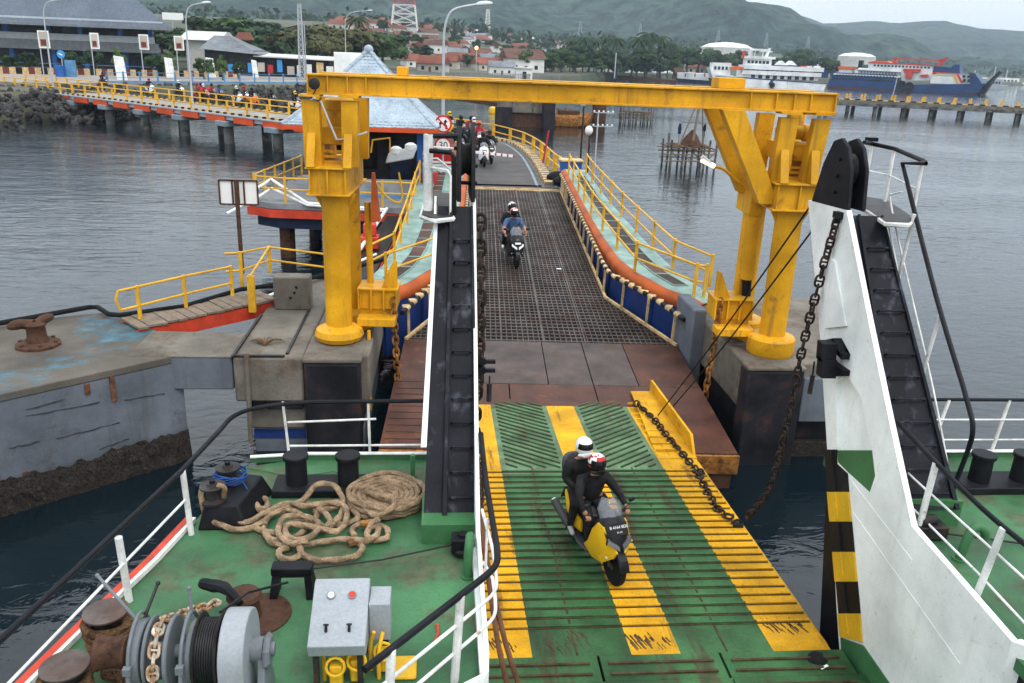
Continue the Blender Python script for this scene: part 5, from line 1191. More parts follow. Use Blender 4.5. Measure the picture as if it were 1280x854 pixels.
# catch platforms beside the link span
for sg in (-1, 1):
    U = 4.58 * sg; i0 = U - sg * .35; i1 = U - sg * 1.15
    c = B(MB().bb((min(i0, i1), .5, .55), (max(i0, i1), 1.15, .98)), 'catch_beam', bev=.015)
    B(MB().bb((min(i0, i1) - .03, .44, .98), (max(i0, i1) + .03, 1.2, 1.01)), 'catch_plate', parent=c)
    for k in range(4):
        u = i0 + (i1 - i0) * k / 3; B(MB().bb((u - .015, .40, .56), (u + .015, .498, .975)), 'stiffener', parent=c)
    B(MB().prism([(i0, .0), (i0, .55), (i1, .55), (i1 + sg * .25, .30), (i0 - sg * .2, .1)], 'y', .55, 1.1), 'catch_bracket', bev=.01)
    B(MB().bb((min(i0, i1), .1, .28), (max(i0, i1), .5, .45)), 'catch_beam', bev=.015)
    B(MB().prism([(i1, .98), (i1 + sg * .35, .98), (i1 + sg * .1, 1.55), (i1, 1.6)], 'y', .6, .66), 'guide_fin')
    hc = B(MB().cyl((U - sg * .55, 1.0, .2), (U - sg * .5, .95, zz(4.97)), .07, n=10), 'hanger_rod')
B(MB().cyl((4.15, .8, zz(3.6)), (4.1, .75, zz(5.0)), .15, n=14), 'hydraulic_jack')
B(MB().cyl((4.2, .85, .9), (4.15, .8, zz(3.65)), .10, n=12), 'jack_rod', 'black_paint')
B(MB().tube([V((-3.98, .1, .2)), V((-3.98, .05, -1.6))], .04, 6), 'guide_pole')
# odds and ends on the left tower
p = gpt(-4.85, -.25, 7.36)
r = thing('cctv_dome', 'small round dark CCTV dome with a white spot on the left end of the yellow cross beam', 'lamp', tuple(p))  # a security camera dome, dark with a white spot; gives no light
MB().lathe([(.02, .06), (.05, .055), (.055, .03), (.03, .02)], p, (0, -1, .2), 16).build('lens', ['lamp_head'], r); MB().lathe([(.04, -.05), (.10, -.02), (.11, .03), (.05, .05)], p + V((0, -.03, 0)), (0, -1, .2), 12).build('dome_shell', ['ink'], r)
MB().tube([p + V((.02, .0, -.1)), p + V((-.08, -.02, -.26)), p + V((.06, -.02, -.3)), p + V((.12, -.02, -.24))], .014, 6).build('loop', ['dark_steel'], r)
tag(MB().tube([p + V((.1, -.02, -.3)), p + V((.38, -.05, -1.0)), p + V((.55, 0, -1.0)), p + V((.95, .1, -.86))], .02, 6).build('conduit', ['lamp_pole']), 'bent pale conduit pipe hanging on the left gantry tower', 'pipe')
p = gpt(-3.62, 1.0, 6.05)
r = thing('flood_light', 'grey double floodlight on a bracket at the left gantry tower', 'floodlight', tuple(p))
MB().tube([gpt(-3.98, .9, 6.0), gpt(-3.95, .95, 6.25), gpt(-3.6, 1.0, 6.3), gpt(-3.6, 1.0, 6.0)], .02, 6).build('bracket', ['yellow_rail'], r)
q = gpt(-3.35, 1.0, 6.02)
MB().hexa([q + V((-.34, -.2, -.22)), q + V((.24, -.25, -.1)), q + V((.24, .2, -.1)), q + V((-.34, .2, -.22)), q + V((-.28, -.1, -.02)), q + V((.32, -.12, .14)), q + V((.32, .1, .14)), q + V((-.28, .1, -.02))]).build('housing', ['lamp_pole'], r, bev=.03)
MB().lathe([(.13, 0), (.12, .1), (.05, .14)], q + V((.18, -.02, .06)), n=14).build('cap', ['lamp_head'], r); MB().lathe([(.13, 0), (.12, .1), (.05, .14)], q + V((-.12, -.02, -.02)), n=14).build('cap', ['lamp_head'], r)
tag(MB().tube(bez([gpt(-3.9, .9, 5.4), gpt(-3.72, .9, 5.15), gpt(-3.45, .95, 4.98), gpt(-3.35, 1, 5.1), gpt(-3.42, 1, 5.6)], 5), .022, 6).build('cable', ['stripe_yellow']), 'loop of orange cable below the grey floodlight', 'cable')
tag(MB().hexa([gpt(-3.98, .7, 4.6), gpt(-3.8, .7, 4.6), gpt(-3.8, 1.0, 4.6), gpt(-3.98, 1.0, 4.6), gpt(-3.96, .8, 5.6), gpt(-3.9, .8, 5.6), gpt(-3.9, .9, 5.6), gpt(-3.96, .9, 5.6)]).build('orange_sheet', ['orange_fender']), 'strip of orange sheet hanging from the left gantry tower', 'sheet')
# lit tube lamp on a curved arm at the right tower
a0 = gpt(3.98, 1.0, 5.5); a1 = aty(877, 200, a0.y); a2 = aty(893, 208, a0.y)
r = thing('tube_lamp', 'lit tube lamp on a curved yellow arm left of the right gantry tower', 'lamp', tuple(a0))
MB().tube(bez([a0, aty(920, 225, a0.y), aty(905, 212, a0.y), a2], 5), .035, 7).build('arm', ['yellow_rail'], r); MB().tube([a2, a1], .05, 10).build('tube', ['tube_lit'], r); MB().tube([a2 + V((-.1, 0, .05)), a1 + V((0, .0, .07))], .05, 6).build('hood', ['lamp_head'], r)
chain('yellow stained hoist chain hanging at the right catch platform', [gpt(3.55, .5, 3.2), gpt(3.5, .45, 2.2), gpt(3.42, .4, .9)], .2, .12, .026, 'rust_orange', name='hoist_chain')
chain('short yellow hoist chain hanging on the left catch platform', [gpt(-3.5, .5, 3.0), gpt(-3.45, .45, 1.9), gpt(-3.4, .4, .8)], .2, .12, .026, 'rust_orange', name='hoist_chain')
# ------------------------------------------------------------------ scooters and riders
mat('sc_black', (.014, .014, .016), .28, var=.2, fine=0)
mat('sc_grey', (.05, .05, .055), .4, var=.15)
mat('sc_yellow', (.70, .42, .015), .25, var=.03, fine=0)
mat('sc_white', (.75, .76, .77), .25, var=.03, fine=0)
mat('sc_orange', (.7, .16, .02), .3, var=.05, fine=0)
mat('sc_red', (.45, .02, .02), .3, var=.05, fine=0)
mat('tyre', (.011, .011, .012), .85, var=.2)
mat('rim_bronze', (.25, .15, .06), .35, metal=.7)
mat('chrome', (.5, .5, .5), .2, metal=.9)
mat('lamp_glass', (.75, .78, .8), .1, var=0, fine=0)
mat('lamp_dim', (.10, .10, .11), .12, var=0, fine=0, spec=.5)
mat('skin', (.34, .175, .105), .55, var=.05, fine=.02)
mat('jacket_black', (.011, .011, .012), .8, var=.4, scale=6, bump=1.0, bscale=13)
mat('jacket_grey', (.06, .06, .065), .8, var=.3, scale=6)
mat('shirt_blue', (.06, .11, .22), .8, var=.15, scale=8, bump=.8, bscale=12)
mat('cloth_red', (.38, .03, .035), .8, var=.15)
mat('cloth_brown', (.2, .11, .06), .8, var=.2)
mat('trousers', (.014, .014, .016), .85, var=.35, scale=8, bump=1.0, bscale=13)
mat('jeans', (.03, .045, .09), .85, var=.3, scale=8)
mat('shoe_grey', (.35, .36, .37), .7)
mat('helmet_white', (.78, .78, .78), .2, var=.02, fine=0)
mat('helmet_black', (.012, .012, .013), .2, var=.1, fine=0)
mat('helmet_yellow', (.7, .5, .02), .25, var=.05, fine=0)
mat('visor', (.008, .008, .01), .08, var=0, fine=0)
m_ = bpy.data.materials.new('screen_tint'); m_.use_nodes = True; b_ = m_.node_tree.nodes['Principled BSDF']
b_.inputs['Base Color'].default_value = (.22, .23, .25, 1); b_.inputs['Roughness'].default_value = .05; b_.inputs['Alpha'].default_value = .45; MATS['screen_tint'] = m_

def loft(m, secs, n=14, mi=0, p=.75):
    """sections (x, cy, cz, ry, rz) swept along x with rounded-box outlines"""
    vs = []; fs = []
    for x, cy, cz, ry, rz_ in secs:
        for k in range(n):
            a = 2 * math.pi * k / n; c, s = math.cos(a), math.sin(a)
            vs.append((x, cy + ry * math.copysign(abs(c) ** p, c), cz + rz_ * math.copysign(abs(s) ** p, s)))
    for i in range(len(secs) - 1):
        for k in range(n): fs.append((i * n + k, i * n + (k + 1) % n, (i + 1) * n + (k + 1) % n, (i + 1) * n + k))
    fs.append(tuple(range(n))); fs.append(tuple((len(secs) - 1) * n + k for k in range(n)))
    return m.add(vs, fs, mi)
def wheel(root, x, mt_rim):
    t = MB().lathe([(.19, -.05), (.25, -.062), (.285, -.035), (.292, 0), (.285, .035), (.25, .062), (.19, .05)], (x, 0, .292), (0, 1, 0), 30).build('tyre', ['tyre'], root, local=True)
    m = MB(); m.lathe([(.03, -.055), (.05, -.05), (.05, .05), (.03, .055)], (x, 0, .292), (0, 1, 0), 12); m.lathe([(.175, -.045), (.195, -.05), (.195, .05), (.175, .045)], (x, 0, .292), (0, 1, 0), 30)
    for k in range(5):
        a = k * 2 * math.pi / 5 + .3; m.bar((x + .03 * math.cos(a), 0, .292 + .03 * math.sin(a)), (x + .185 * math.cos(a), 0, .292 + .185 * math.sin(a)), .03, .03, up=(0, 1, 0))
    m.lathe([(.11, .058), (.11, .062)], (x, 0, .292), (0, 1, 0), 20); m.build('rim', [mt_rim], t, local=True)
def text(name, body, size, mt, parent=None, font=None):
    cu = bpy.data.curves.new(name, 'FONT'); cu.body = body; cu.size = size; cu.align_x = 'CENTER'; cu.align_y = 'CENTER'; cu.extrude = .001
    o = bpy.data.objects.new(name, cu); COL.objects.link(o); dg = bpy.context.evaluated_depsgraph_get(); dg.update()
    me = bpy.data.meshes.new_from_object(o.evaluated_get(dg)); bpy.data.objects.remove(o); me.name = name; me.materials.clear(); me.materials.append(MATS[mt])
    t = bpy.data.objects.new(name, me); COL.objects.link(t)
    if parent is not None: t.parent = parent
    return t
def scooter(label, side='sc_yellow', nose='sc_black', rim='rim_bronze', group='scooters and motorcycles on the link span and road', plate=None, white_lamps=False):
    r = thing('scooter', label, 'scooter', group=group); A = dict(local=True)
    for x in (.69, -.66): wheel(r, x, rim)
    m = MB(); P = [(.69 + .32 * math.cos(a), 0, .292 + .32 * math.sin(a)) for a in [R(10 + 14 * i) for i in range(11)]]
    for i in range(10):
        a, c = V(P[i]), V(P[i + 1]); m.hexa([a + V((0, -.075, -.0)), a + V((0, .075, 0)), c + V((0, .075, 0)), c + V((0, -.075, 0)), a * 1.0 + V((.0, -.06, .018)), a + V((0, .06, .018)), c + V((0, .06, .018)), c + V((0, -.06, .018))])
    m.build('front_fender', [nose if nose != 'sc_white' else 'sc_black'], r, **A)
    for s in (-1, 1): MB().cyl((.69, s * .085, .30), (.50, s * .085, .78), .026, .03, 8).build('fork_leg', ['sc_grey'], r, **A)
    m = loft(MB(), [(.84, 0, .64, .03, .03), (.80, 0, .68, .10, .10), (.74, 0, .70, .18, .20), (.62, 0, .76, .23, .27), (.48, 0, .78, .25, .28), (.38, 0, .77, .22, .26)]); m.build('nose_cowl', [nose], r, **A)
    m = loft(MB(), [(.42, 0, .66, .19, .34), (.34, 0, .60, .20, .32), (.26, 0, .50, .17, .22), (.10, 0, .44, .13, .14), (-.1, 0, .46, .14, .15), (-.22, 0, .5, .17, .2)]); m.build('leg_shield', ['sc_black'], r, **A)
    for s in (-1, 1):
        PO = [(.86, .60), (.82, .50), (.66, .37), (.42, .34), (.16, .42), (.30, .56), (.40, .80), (.52, .95), (.64, .93), (.76, .78)]
        def yy_(x, z): return s * (.262 - 1.15 * max(0, x - .52) ** 1.7 - .16 * max(0, z - .72) - .10 * max(0, .5 - z))
        PI_ = [((x * .62 + .52 * .38), (z * .62 + .62 * .38)) for x, z in PO]; kk = len(PO)
        vs_ = [(x, yy_(x, z) - s * .03, z) for x, z in PO] + [(x, yy_(x, z) - s * .0, z) for x, z in PO] + [(x, yy_(x, z) + s * .012, z) for x, z in PI_]
        m = MB().add(vs_, [(a, (a + 1) % kk, kk + (a + 1) % kk, kk + a) for a in range(kk)] + [(kk + a, kk + (a + 1) % kk, 2 * kk + (a + 1) % kk, 2 * kk + a) for a in range(kk)] + [tuple(range(2 * kk, 3 * kk))])
        m.build('side_fairing', [side], r, ang=25, **A)
        m = loft(MB(), [(.25, s * .16, .335, .09, .03), (-.05, s * .17, .33, .10, .035), (-.25, s * .16, .36, .08, .04)], 8); m.build('footboard', ['sc_grey'], r, **A)
        m = MB(); z = .735; m.hexa([(.84, s * .03, z - .07), (.76, s * .175, z + .02), (.81, s * .185, z + .0), (.885, s * .03, z - .10), (.83, s * .03, z - .03), (.74, s * .175, z + .065), (.78, s * .185, z + .06), (.865, s * .03, z - .04)])
        m.build('headlight', ['lamp_glass' if white_lamps else 'lamp_dim'], r, **A)
        MB().ball((.72, s * .15, .49), .035, n=8, k=5).build('fog_lamp', ['lamp_glass'], r, **A)
        m = MB(); m.tube([(.44, s * .16, 1.0), (.45, s * .28, 1.10), (.44, s * .34, 1.16)], .008, 5); m.ball((.43, s * .36, 1.19), .055, sc=(.35, 1.1, .7), n=10, k=6); m.build('mirror', ['sc_black'], r, **A)
        MB().cyl((.39, s * .24, 1.0), (.36, s * .37, .985), .02, n=10).build('grip', ['tyre'], r, **A)
        m = loft(MB(), [(-.10, s * .17, .56, .02, .10), (-.3, s * .20, .60, .035, .14), (-.6, s * .17, .68, .04, .11), (-.88, s * .09, .76, .02, .05)], 10); m.build('tail_panel', [side], r, **A)
    MB().tube([(.39, -.25, 1.0), (.43, -.1, .99), (.43, .1, .99), (.39, .25, 1.0)], .016, 8).build('handlebar', ['sc_grey'], r, **A)
    loft(MB(), [(.52, 0, .98, .09, .02), (.45, 0, 1.01, .13, .035), (.36, 0, 1.0, .12, .03)], 10).build('dash', ['sc_black'], r, **A)
    m = MB(); N = 9; vs = []
    for j in range(6):
        t = j / 5; x = .66 - .22 * t; z = .92 + .34 * t; wv = .17 + .05 * t - .13 * max(0, t - .6) / .4 * 1.0
        for i in range(N):
            q = -1 + 2 * i / (N - 1); vs.append((x - .10 * q * q, wv * q, z))
    fs = [(j * N + i, j * N + i + 1, (j + 1) * N + i + 1, (j + 1) * N + i) for j in range(5) for i in range(N - 1)]
    m.add(vs, fs); o = m.build('windshield', ['screen_tint'], r, **A); md = o.modifiers.new('thick', 'SOLIDIFY'); md.thickness = .004
    loft(MB(), [(.0, 0, .74, .10, .04), (-.1, 0, .80, .14, .06), (-.35, 0, .80, .15, .06), (-.48, 0, .86, .14, .06), (-.8, 0, .88, .11, .05), (-.9, 0, .87, .05, .03)], 12).build('seat', ['sc_black'], r, **A)
    loft(MB(), [(-.12, 0, .54, .15, .2), (-.4, 0, .6, .16, .16), (-.7, 0, .7, .12, .12), (-.95, 0, .78, .04, .04)], 12).build('rear_body', ['sc_black'], r, **A)
    m = MB(); m.cyl((-.30, -.20, .38), (-.45, -.22, .40), .035, n=8); m.cyl((-.42, -.225, .40), (-.95, -.25, .58), .062, .068, 14); m.build('exhaust', ['sc_grey'], r, **A); MB().cyl((-.95, -.25, .58), (-.98, -.251, .59), .055, n=12).build('exhaust_tip', ['chrome'], r, **A)
    loft(MB(), [(-.25, 0, .36, .12, .1), (-.66, .06, .30, .09, .09)], 8).build('engine', ['sc_grey'], r, **A)
    MB().bar((-.96, 0, .80), (-1.1, 0, .56), .16, .012).build('mudguard', ['sc_black'], r, **A)
    if plate:
        pl = MB().bar((.80, 0, .845), (.705, 0, 1.005), .27, .012, up=(1, 0, .5)).build('number_plate', ['ink'], r, **A)
        d = V((.705 - .80, 0, 1.005 - .845)).normalized(); nrm = V((d.z, 0, -d.x))
        for txt, sz, off in ((plate[0], .060, .028), (plate[1], .036, -.045)):
            t = text('plate_text', txt, sz, 'sign_white', pl)
            M3 = Matrix((V((0, 1, 0)), d, nrm)).transposed(); t.rotation_euler = M3.to_euler(); t.location = V(((.80 + .705) / 2, 0, (.845 + 1.005) / 2)) + d * off + nrm * .0085
    else:
        pl = MB().bar((.83, 0, .76), (.76, 0, .90), .24, .01, up=(1, 0, .5)).build('number_plate', ['ink'], r, **A)
        MB().bar((.825, 0, .80), (.80, 0, .85), .18, .012, up=(1, 0, .5)).build('plate_digits', ['sign_white'], pl, **A)
    return r

def skin_mesh(name, joints, bones, mats, extra=None, sub=1):
    """one continuous body grown over a skeleton; faces take the cloth of their nearest bone"""
    me = bpy.data.meshes.new(name + '_sk'); keys = list(joints); idx = {k: i for i, k in enumerate(keys)}
    me.from_pydata([joints[k][:3] for k in keys], [(idx[a], idx[b]) for a, b, _ in bones], [])
    o = bpy.data.objects.new(name + '_sk', me); COL.objects.link(o)
    md = o.modifiers.new('s', 'SKIN'); md.use_smooth_shade = True
    for i, k in enumerate(keys):
        sv = me.skin_vertices[0].data[i]; q = joints[k]; sv.radius = (q[3], q[4] if len(q) > 4 else q[3]); sv.use_root = (i == 0)
    s2 = o.modifiers.new('ss', 'SUBSURF'); s2.levels = sub; s2.render_levels = sub
    dg = bpy.context.evaluated_depsgraph_get(); dg.update()
    me2 = bpy.data.meshes.new_from_object(o.evaluated_get(dg)); bpy.data.objects.remove(o); bpy.data.meshes.remove(me)
    me2.name = name; me2.materials.clear()
    for q in mats: me2.materials.append(MATS[q])
    segs = [(V(joints[a][:3]), V(joints[b][:3]), mi) for a, b, mi in bones]
    for f in me2.polygons:
        best = 9; c = f.center
        for a, b, mi in segs:
            d = b - a; t = max(0, min(1, (c - a).dot(d) / max(1e-9, d.dot(d)))); q = (c - a - d * t).length
            if q < best: best = q; f.material_index = mi
        f.use_smooth = True
    if extra and extra.v:
        bm = bmesh.new(); bm.from_mesh(me2); t = bpy.data.meshes.new('t'); t.from_pydata(extra.v, [], extra.f); t.polygons.foreach_set('material_index', extra.m); t.polygons.foreach_set('use_smooth', [True] * len(t.polygons)); bm.from_mesh(t); bm.to_mesh(me2); bm.free(); bpy.data.meshes.remove(t)
    me2.update(); return me2
def fingers(ex, hand, fwd, out, mi):
    """five curled fingers closed on a grip; hand = palm centre, fwd = reach direction, out = towards the little finger"""
    fwd = V(fwd).normalized(); out = V(out).normalized(); up = out.cross(fwd).normalized()
    if up.z < 0: up = -up
    for k, ln in enumerate((.9, 1.0, .95, .75)):
        b0 = V(hand) + out * (-.028 + .019 * k) + fwd * .035
        ex.tube([b0 - fwd * .02, b0 + fwd * .028 * ln, b0 + fwd * .048 * ln - up * .022, b0 + fwd * .030 * ln - up * .045, b0 + fwd * .005 - up * .048], [.010, .0098, .009, .0085, .006], 6, mi)
    t = V(hand) - out * .038; ex.tube([t - fwd * .01, t + fwd * .018 - out * .012 - up * .012, t + fwd * .03 - out * .006 - up * .032], [.012, .0105, .007], 6, mi)
def rider(seat='front', top=1, legs=2, arms=1, shoe=3, bare_arms=False, detail=True):
    """material slots: 0 skin, 1 top, 2 trousers, 3 shoes"""
    J = {}; Bn = []; ex = MB()
    if seat == 'front':
        px, pz, lean = -.25, .90, .15; kn = (.20, .19, .80); an = (.14, .19, .42); toe = (.34, .20, .37); el = (.06, .33, 1.15); wr = (.315, .345, 1.03); hd = (.365, .325, 1.005)
    else:
        px, pz, lean = -.63, .98, .10; kn = (-.20, .25, .90); an = (-.32, .27, .46); toe = (-.12, .30, .42); el = (-.50, .30, 1.20); wr = (-.28, .19, 1.08); hd = (-.2, .15, 1.06)
    J['pelvis'] = (px, 0, pz, .165, .145); J['waist'] = (px + lean * .35, 0, pz + .2, .165, .135); J['chest'] = (px + lean * .8, 0, pz + .40, .20, .165); J['neck'] = (px + lean * 1.2, 0, pz + .54, .065, .06); J['head'] = (px + lean * 1.5, 0, pz + .68, .085, .095)
    Bn += [('pelvis', 'waist', 1), ('waist', 'chest', 1), ('chest', 'neck', 1), ('neck', 'head', 0)]
    for s, n in ((1, 'l'), (-1, 'r')):
        J['sh' + n] = (px + lean * .85, s * .21, pz + .43, .097); J['el' + n] = (el[0], s * el[1], el[2], .069); J['wr' + n] = (wr[0], s * wr[1], wr[2], .041); J['hd' + n] = (hd[0], s * hd[1], hd[2], .036, .022)
        J['hp' + n] = (px + .06, s * .11, pz - .02, .10); J['kn' + n] = (kn[0], s * kn[1], kn[2], .09); J['an' + n] = (an[0], s * an[1], an[2], .05); J['to' + n] = (toe[0], s * toe[1], toe[2], .042, .035)
        a2 = 0 if bare_arms else 1
        Bn += [('chest', 'sh' + n, 1), ('sh' + n, 'el' + n, 1), ('el' + n, 'wr' + n, a2), ('wr' + n, 'hd' + n, 0), ('pelvis', 'hp' + n, 2), ('hp' + n, 'kn' + n, 2), ('kn' + n, 'an' + n, 2), ('an' + n, 'to' + n, 3)]
        if detail: fingers(ex, V(J['hd' + n][:3]), (.9, -.05 * s, -.35), (0, s, 0), 0)
    return J, Bn, ex, V(J['head'][:3])
def helmet(parent, c, base, pattern=None, open_face=False):
    m = MB(); n, k = 20, 12; r = .148; vs = []; fs = []; ms = []
    for i in range(k + 1):
        th = math.pi * .80 * i / k
        for j in range(n):
            a = 2 * math.pi * j / n; vs.append(c + V((r * 1.08 * math.sin(th) * math.cos(a) + .005, r * .93 * math.sin(th) * math.sin(a), r * 1.02 * math.cos(th) + .015)))
    for i in range(k):
        for j in range(n):
            a = 2 * math.pi * (j + .5) / n; th = math.pi * .80 * (i + .5) / k; front = math.cos(a) > .35
            q = 0
            if front and 1.05 < th < 1.75: q = 1
            elif pattern and ((i + j // 2) % 5 == 0 or (3 <= i <= 5 and j % 6 < 3)): q = 2
            elif pattern and i >= 7: q = 3
            fs.append((i * n + j, i * n + (j + 1) % n, (i + 1) * n + (j + 1) % n, (i + 1) * n + j)); ms.append(q)
    b = len(m.v); m.v = [tuple(v) for v in vs]; m.f = fs; m.m = ms
    h = m.build('helmet', [base, 'visor', pattern or base, 'helmet_black'], parent, local=True, fix=True, ang=60)
    md = h.modifiers.new('t', 'SOLIDIFY'); md.thickness = .012
    loft(MB(), [(c.x + .165, 0, c.z - .07, .02, .02), (c.x + .145, 0, c.z - .085, .085, .035), (c.x + .06, 0, c.z - .10, .13, .035)], 10).build('chin_bar', ['helmet_black' if pattern else base], h, local=True)
    return h
BODY = {}
def person(label, seat, mats, base, pattern=None, group='riders on scooters and motorcycles', bare=False, sub=1, detail=True):
    key = (seat, bare, detail)
    if key not in BODY: BODY[key] = rider(seat, bare_arms=bare, detail=detail)
    J, Bn, ex, hc = BODY[key]
    r = thing('person', label, 'person', group=group)
    me = skin_mesh('body', J, Bn, mats, ex, sub); o = bpy.data.objects.new('body', me); COL.objects.link(o); o.parent = r
    # face under the helmet rim: nose, eyes, mouth
    f = MB(); f.ball(hc + V((.085, 0, -.01)), .014, 0, 6, 4); o2 = f.build('nose', ['skin'], r, local=True)
    helmet(r, hc + V((-.01, 0, .03)), base, pattern)
    return r
def put(objs, p, heading, pitch=0.0):
    for o in objs:
        o.location = p; o.rotation_euler = (0, pitch, heading)
# near scooter on the bow ramp
fw, rw = V((2.36, 9.24, 0)), V((2.0, 10.5, 0)); hv = (fw - rw).normalized(); ang = math.atan2(hv.y, hv.x)
c = fw - hv * .62; c.z = rz(c.y) + .01; pit = -math.atan(.047)
s1 = scooter('black and yellow scooter riding down the green and yellow bow ramp', plate=('B 4164 BDL', '01-23'))
d1 = person('scooter driver in black jacket and red and white helmet on the ramp', 'front', ['skin', 'jacket_black', 'trousers', 'sc_black'], 'helmet_white', 'sc_red')
p1 = person('pillion passenger with white helmet and dark backpack on the ramp', 'rear', ['skin', 'jacket_black', 'trousers', 'shoe_grey'], 'helmet_white')
loft(MB(), [(-.70, 0, 1.26, .10, .16), (-.78, .0, 1.26, .17, .21), (-.92, .0, 1.24, .17, .20), (-.98, 0, 1.22, .12, .15)], 14).build('backpack', ['jacket_grey'], p1, local=True)
put([s1, d1, p1], c, ang, pit)
for o in (s1, d1, p1): o.scale = (.9, .9, .9)
# second scooter on the grating
def lspan(px, py):
    O = LM.translation; N = (LM.to_3x3() @ V((0, 0, 1))); return onplane(px, py, O, N)
q = lspan(645, 335); hv = V((.10, -.995, 0)); c = q - hv * .69
s2 = scooter('dark scooter with two bright headlights riding down the steel grating', side='sc_black', rim='sc_grey', white_lamps=True)
d2 = person('scooter driver in a blue short sleeved shirt on the grating', 'front', ['skin', 'shirt_blue', 'trousers', 'sc_black'], 'sc_red', 'helmet_white', bare=True)
p2 = person('pillion passenger in black with white helmet on the grating', 'rear', ['skin', 'jacket_black', 'trousers', 'helmet_white'], 'helmet_white', 'helmet_black')
put([s2, d2, p2], c + V((0, 0, .04)), 0)
for o in (s2, d2, p2): o.rotation_euler = (0, math.atan(.055) * 1.0, math.atan2(hv.y, hv.x))
# queue of riders coming round the bend and along the trestle bridge
protoS = {}
def far_bike(p, heading, side, nose, shirt, hel, lab, pas=None):
    k = (side, nose)
    if k not in protoS: o = scooter(lab[0], side=side, nose=nose, rim='sc_grey'); protoS[k] = o
    else: o = copy_tree(protoS[k]); o['label'] = lab[0]
    a = person(lab[1], 'front', ['skin', shirt, 'trousers', 'sc_black'], hel, detail=False, sub=0)
    L_ = [o, a]
    if pas: L_.append(person(lab[2], 'rear', ['skin', pas[0], 'jeans', 'sc_black'], pas[1], detail=False, sub=0))
    put(L_, p, heading)
RDZ = 2.41
for (px, py, hd, side, nose, shirt, hel, lab, pas) in (
    (603, 207, -1.5, 'sc_white', 'sc_white', 'jacket_black', 'helmet_black', ('white motorcycle at the head of the queue behind the boom', 'rider in black at the head of the queue behind the boom'), None),
    (611, 203, -1.45, 'sc_white', 'sc_grey', 'jacket_black', 'sc_grey', ('silver motorcycle beside the queue leader at the boom', 'rider in dark jacket next to the fence side of the queue'), None),
    (598, 190, -1.4, 'sc_red', 'sc_white', 'cloth_red', 'sc_red', ('red and white motorcycle second in the queue', 'rider in bright red jacket in the queue'), None),
    (592, 182, -1.2, 'sc_black', 'sc_white', 'jacket_grey', 'helmet_white', ('dark motorcycle behind the red rider', 'rider with white helmet behind the red rider', 'passenger in red behind the white helmet'), ('cloth_red', 'helmet_black')),
    (576, 178, -1.0, 'sc_black', 'sc_black', 'jacket_black', 'helmet_black', ('black motorcycle near the sign at the bend', 'rider in black near the round signs at the bend'), None),
    (562, 172, -.9, 'sc_yellow', 'sc_black', 'jacket_black', 'helmet_yellow', ('motorcycle just behind the no overtaking sign', 'rider with yellow helmet behind the no overtaking sign'), None)):
    far_bike(at(px, py, RDZ), hd, side, nose, shirt, hel, lab, pas)
TB = -.76   # along the trestle, towards the sea end
for (px, py, side, nose, shirt, hel, lab, pas) in (
    (370, 139, 'sc_white', 'sc_grey', 'jacket_black', 'helmet_yellow', ('grey motorcycle farthest right on the trestle bridge', 'rider with yellow helmet on the trestle bridge'), None),
    (316, 133, 'sc_orange', 'sc_orange', 'jacket_black', 'helmet_black', ('orange motorcycle on the trestle bridge', 'rider in black on the orange motorcycle'), None),
    (297, 131, 'sc_white', 'sc_white', 'jacket_black', 'helmet_white', ('white motorcycle in front of the orange one on the trestle', 'rider with white helmet next to the orange motorcycle'), None),
    (275, 129, 'sc_black', 'sc_black', 'shirt_blue', 'sc_grey', ('black motorcycle with blue shirted rider on the trestle', 'rider in a blue shirt on the trestle bridge'), None),
    (256, 128, 'sc_black', 'sc_red', 'cloth_red', 'helmet_white', ('dark motorcycle behind the second lamp post on the trestle', 'rider in red beside the second lamp post', 'passenger in red beside the second lamp post'), ('cloth_red', 'helmet_black')),
    (340, 136, 'sc_black', 'sc_black', 'jacket_black', 'helmet_black', ('black motorcycle between the orange one and the rightmost one on the trestle', 'rider in black between the orange and the rightmost motorcycle'), None),
    (306, 131, 'sc_red', 'sc_white', 'jacket_grey', 'sc_red', ('red and white motorcycle beside the orange one on the trestle', 'rider in grey with red helmet on the trestle'), None),
    (266, 127, 'sc_black', 'sc_black', 'cloth_red', 'helmet_black', ('black motorcycle ridden by a man in red on the trestle', 'rider in red with black helmet on the trestle'), None),
    (225, 122, 'sc_black', 'sc_white', 'jacket_black', 'helmet_white', ('white fronted motorcycle left of the second trestle lamp', 'rider with white helmet left of the second trestle lamp'), None),
    (248, 126, 'sc_red', 'sc_black', 'cloth_brown', 'sc_red', ('red motorcycle hidden partly by the second lamp post', 'rider in brown partly hidden by the second lamp post'), None),
    (188, 119, 'sc_white', 'sc_white', 'jacket_black', 'sc_red', ('white motorcycle alone on the middle of the trestle', 'rider in black with red helmet alone on the trestle'), None),
    (130, 109, 'sc_black', 'sc_grey', 'jacket_black', 'helmet_black', ('black motorcycle on the landward part of the trestle', 'rider in black on the landward part of the trestle'), None)):
    far_bike(at(px, py, 2.5), TB, side, nose, shirt, hel, lab, pas)
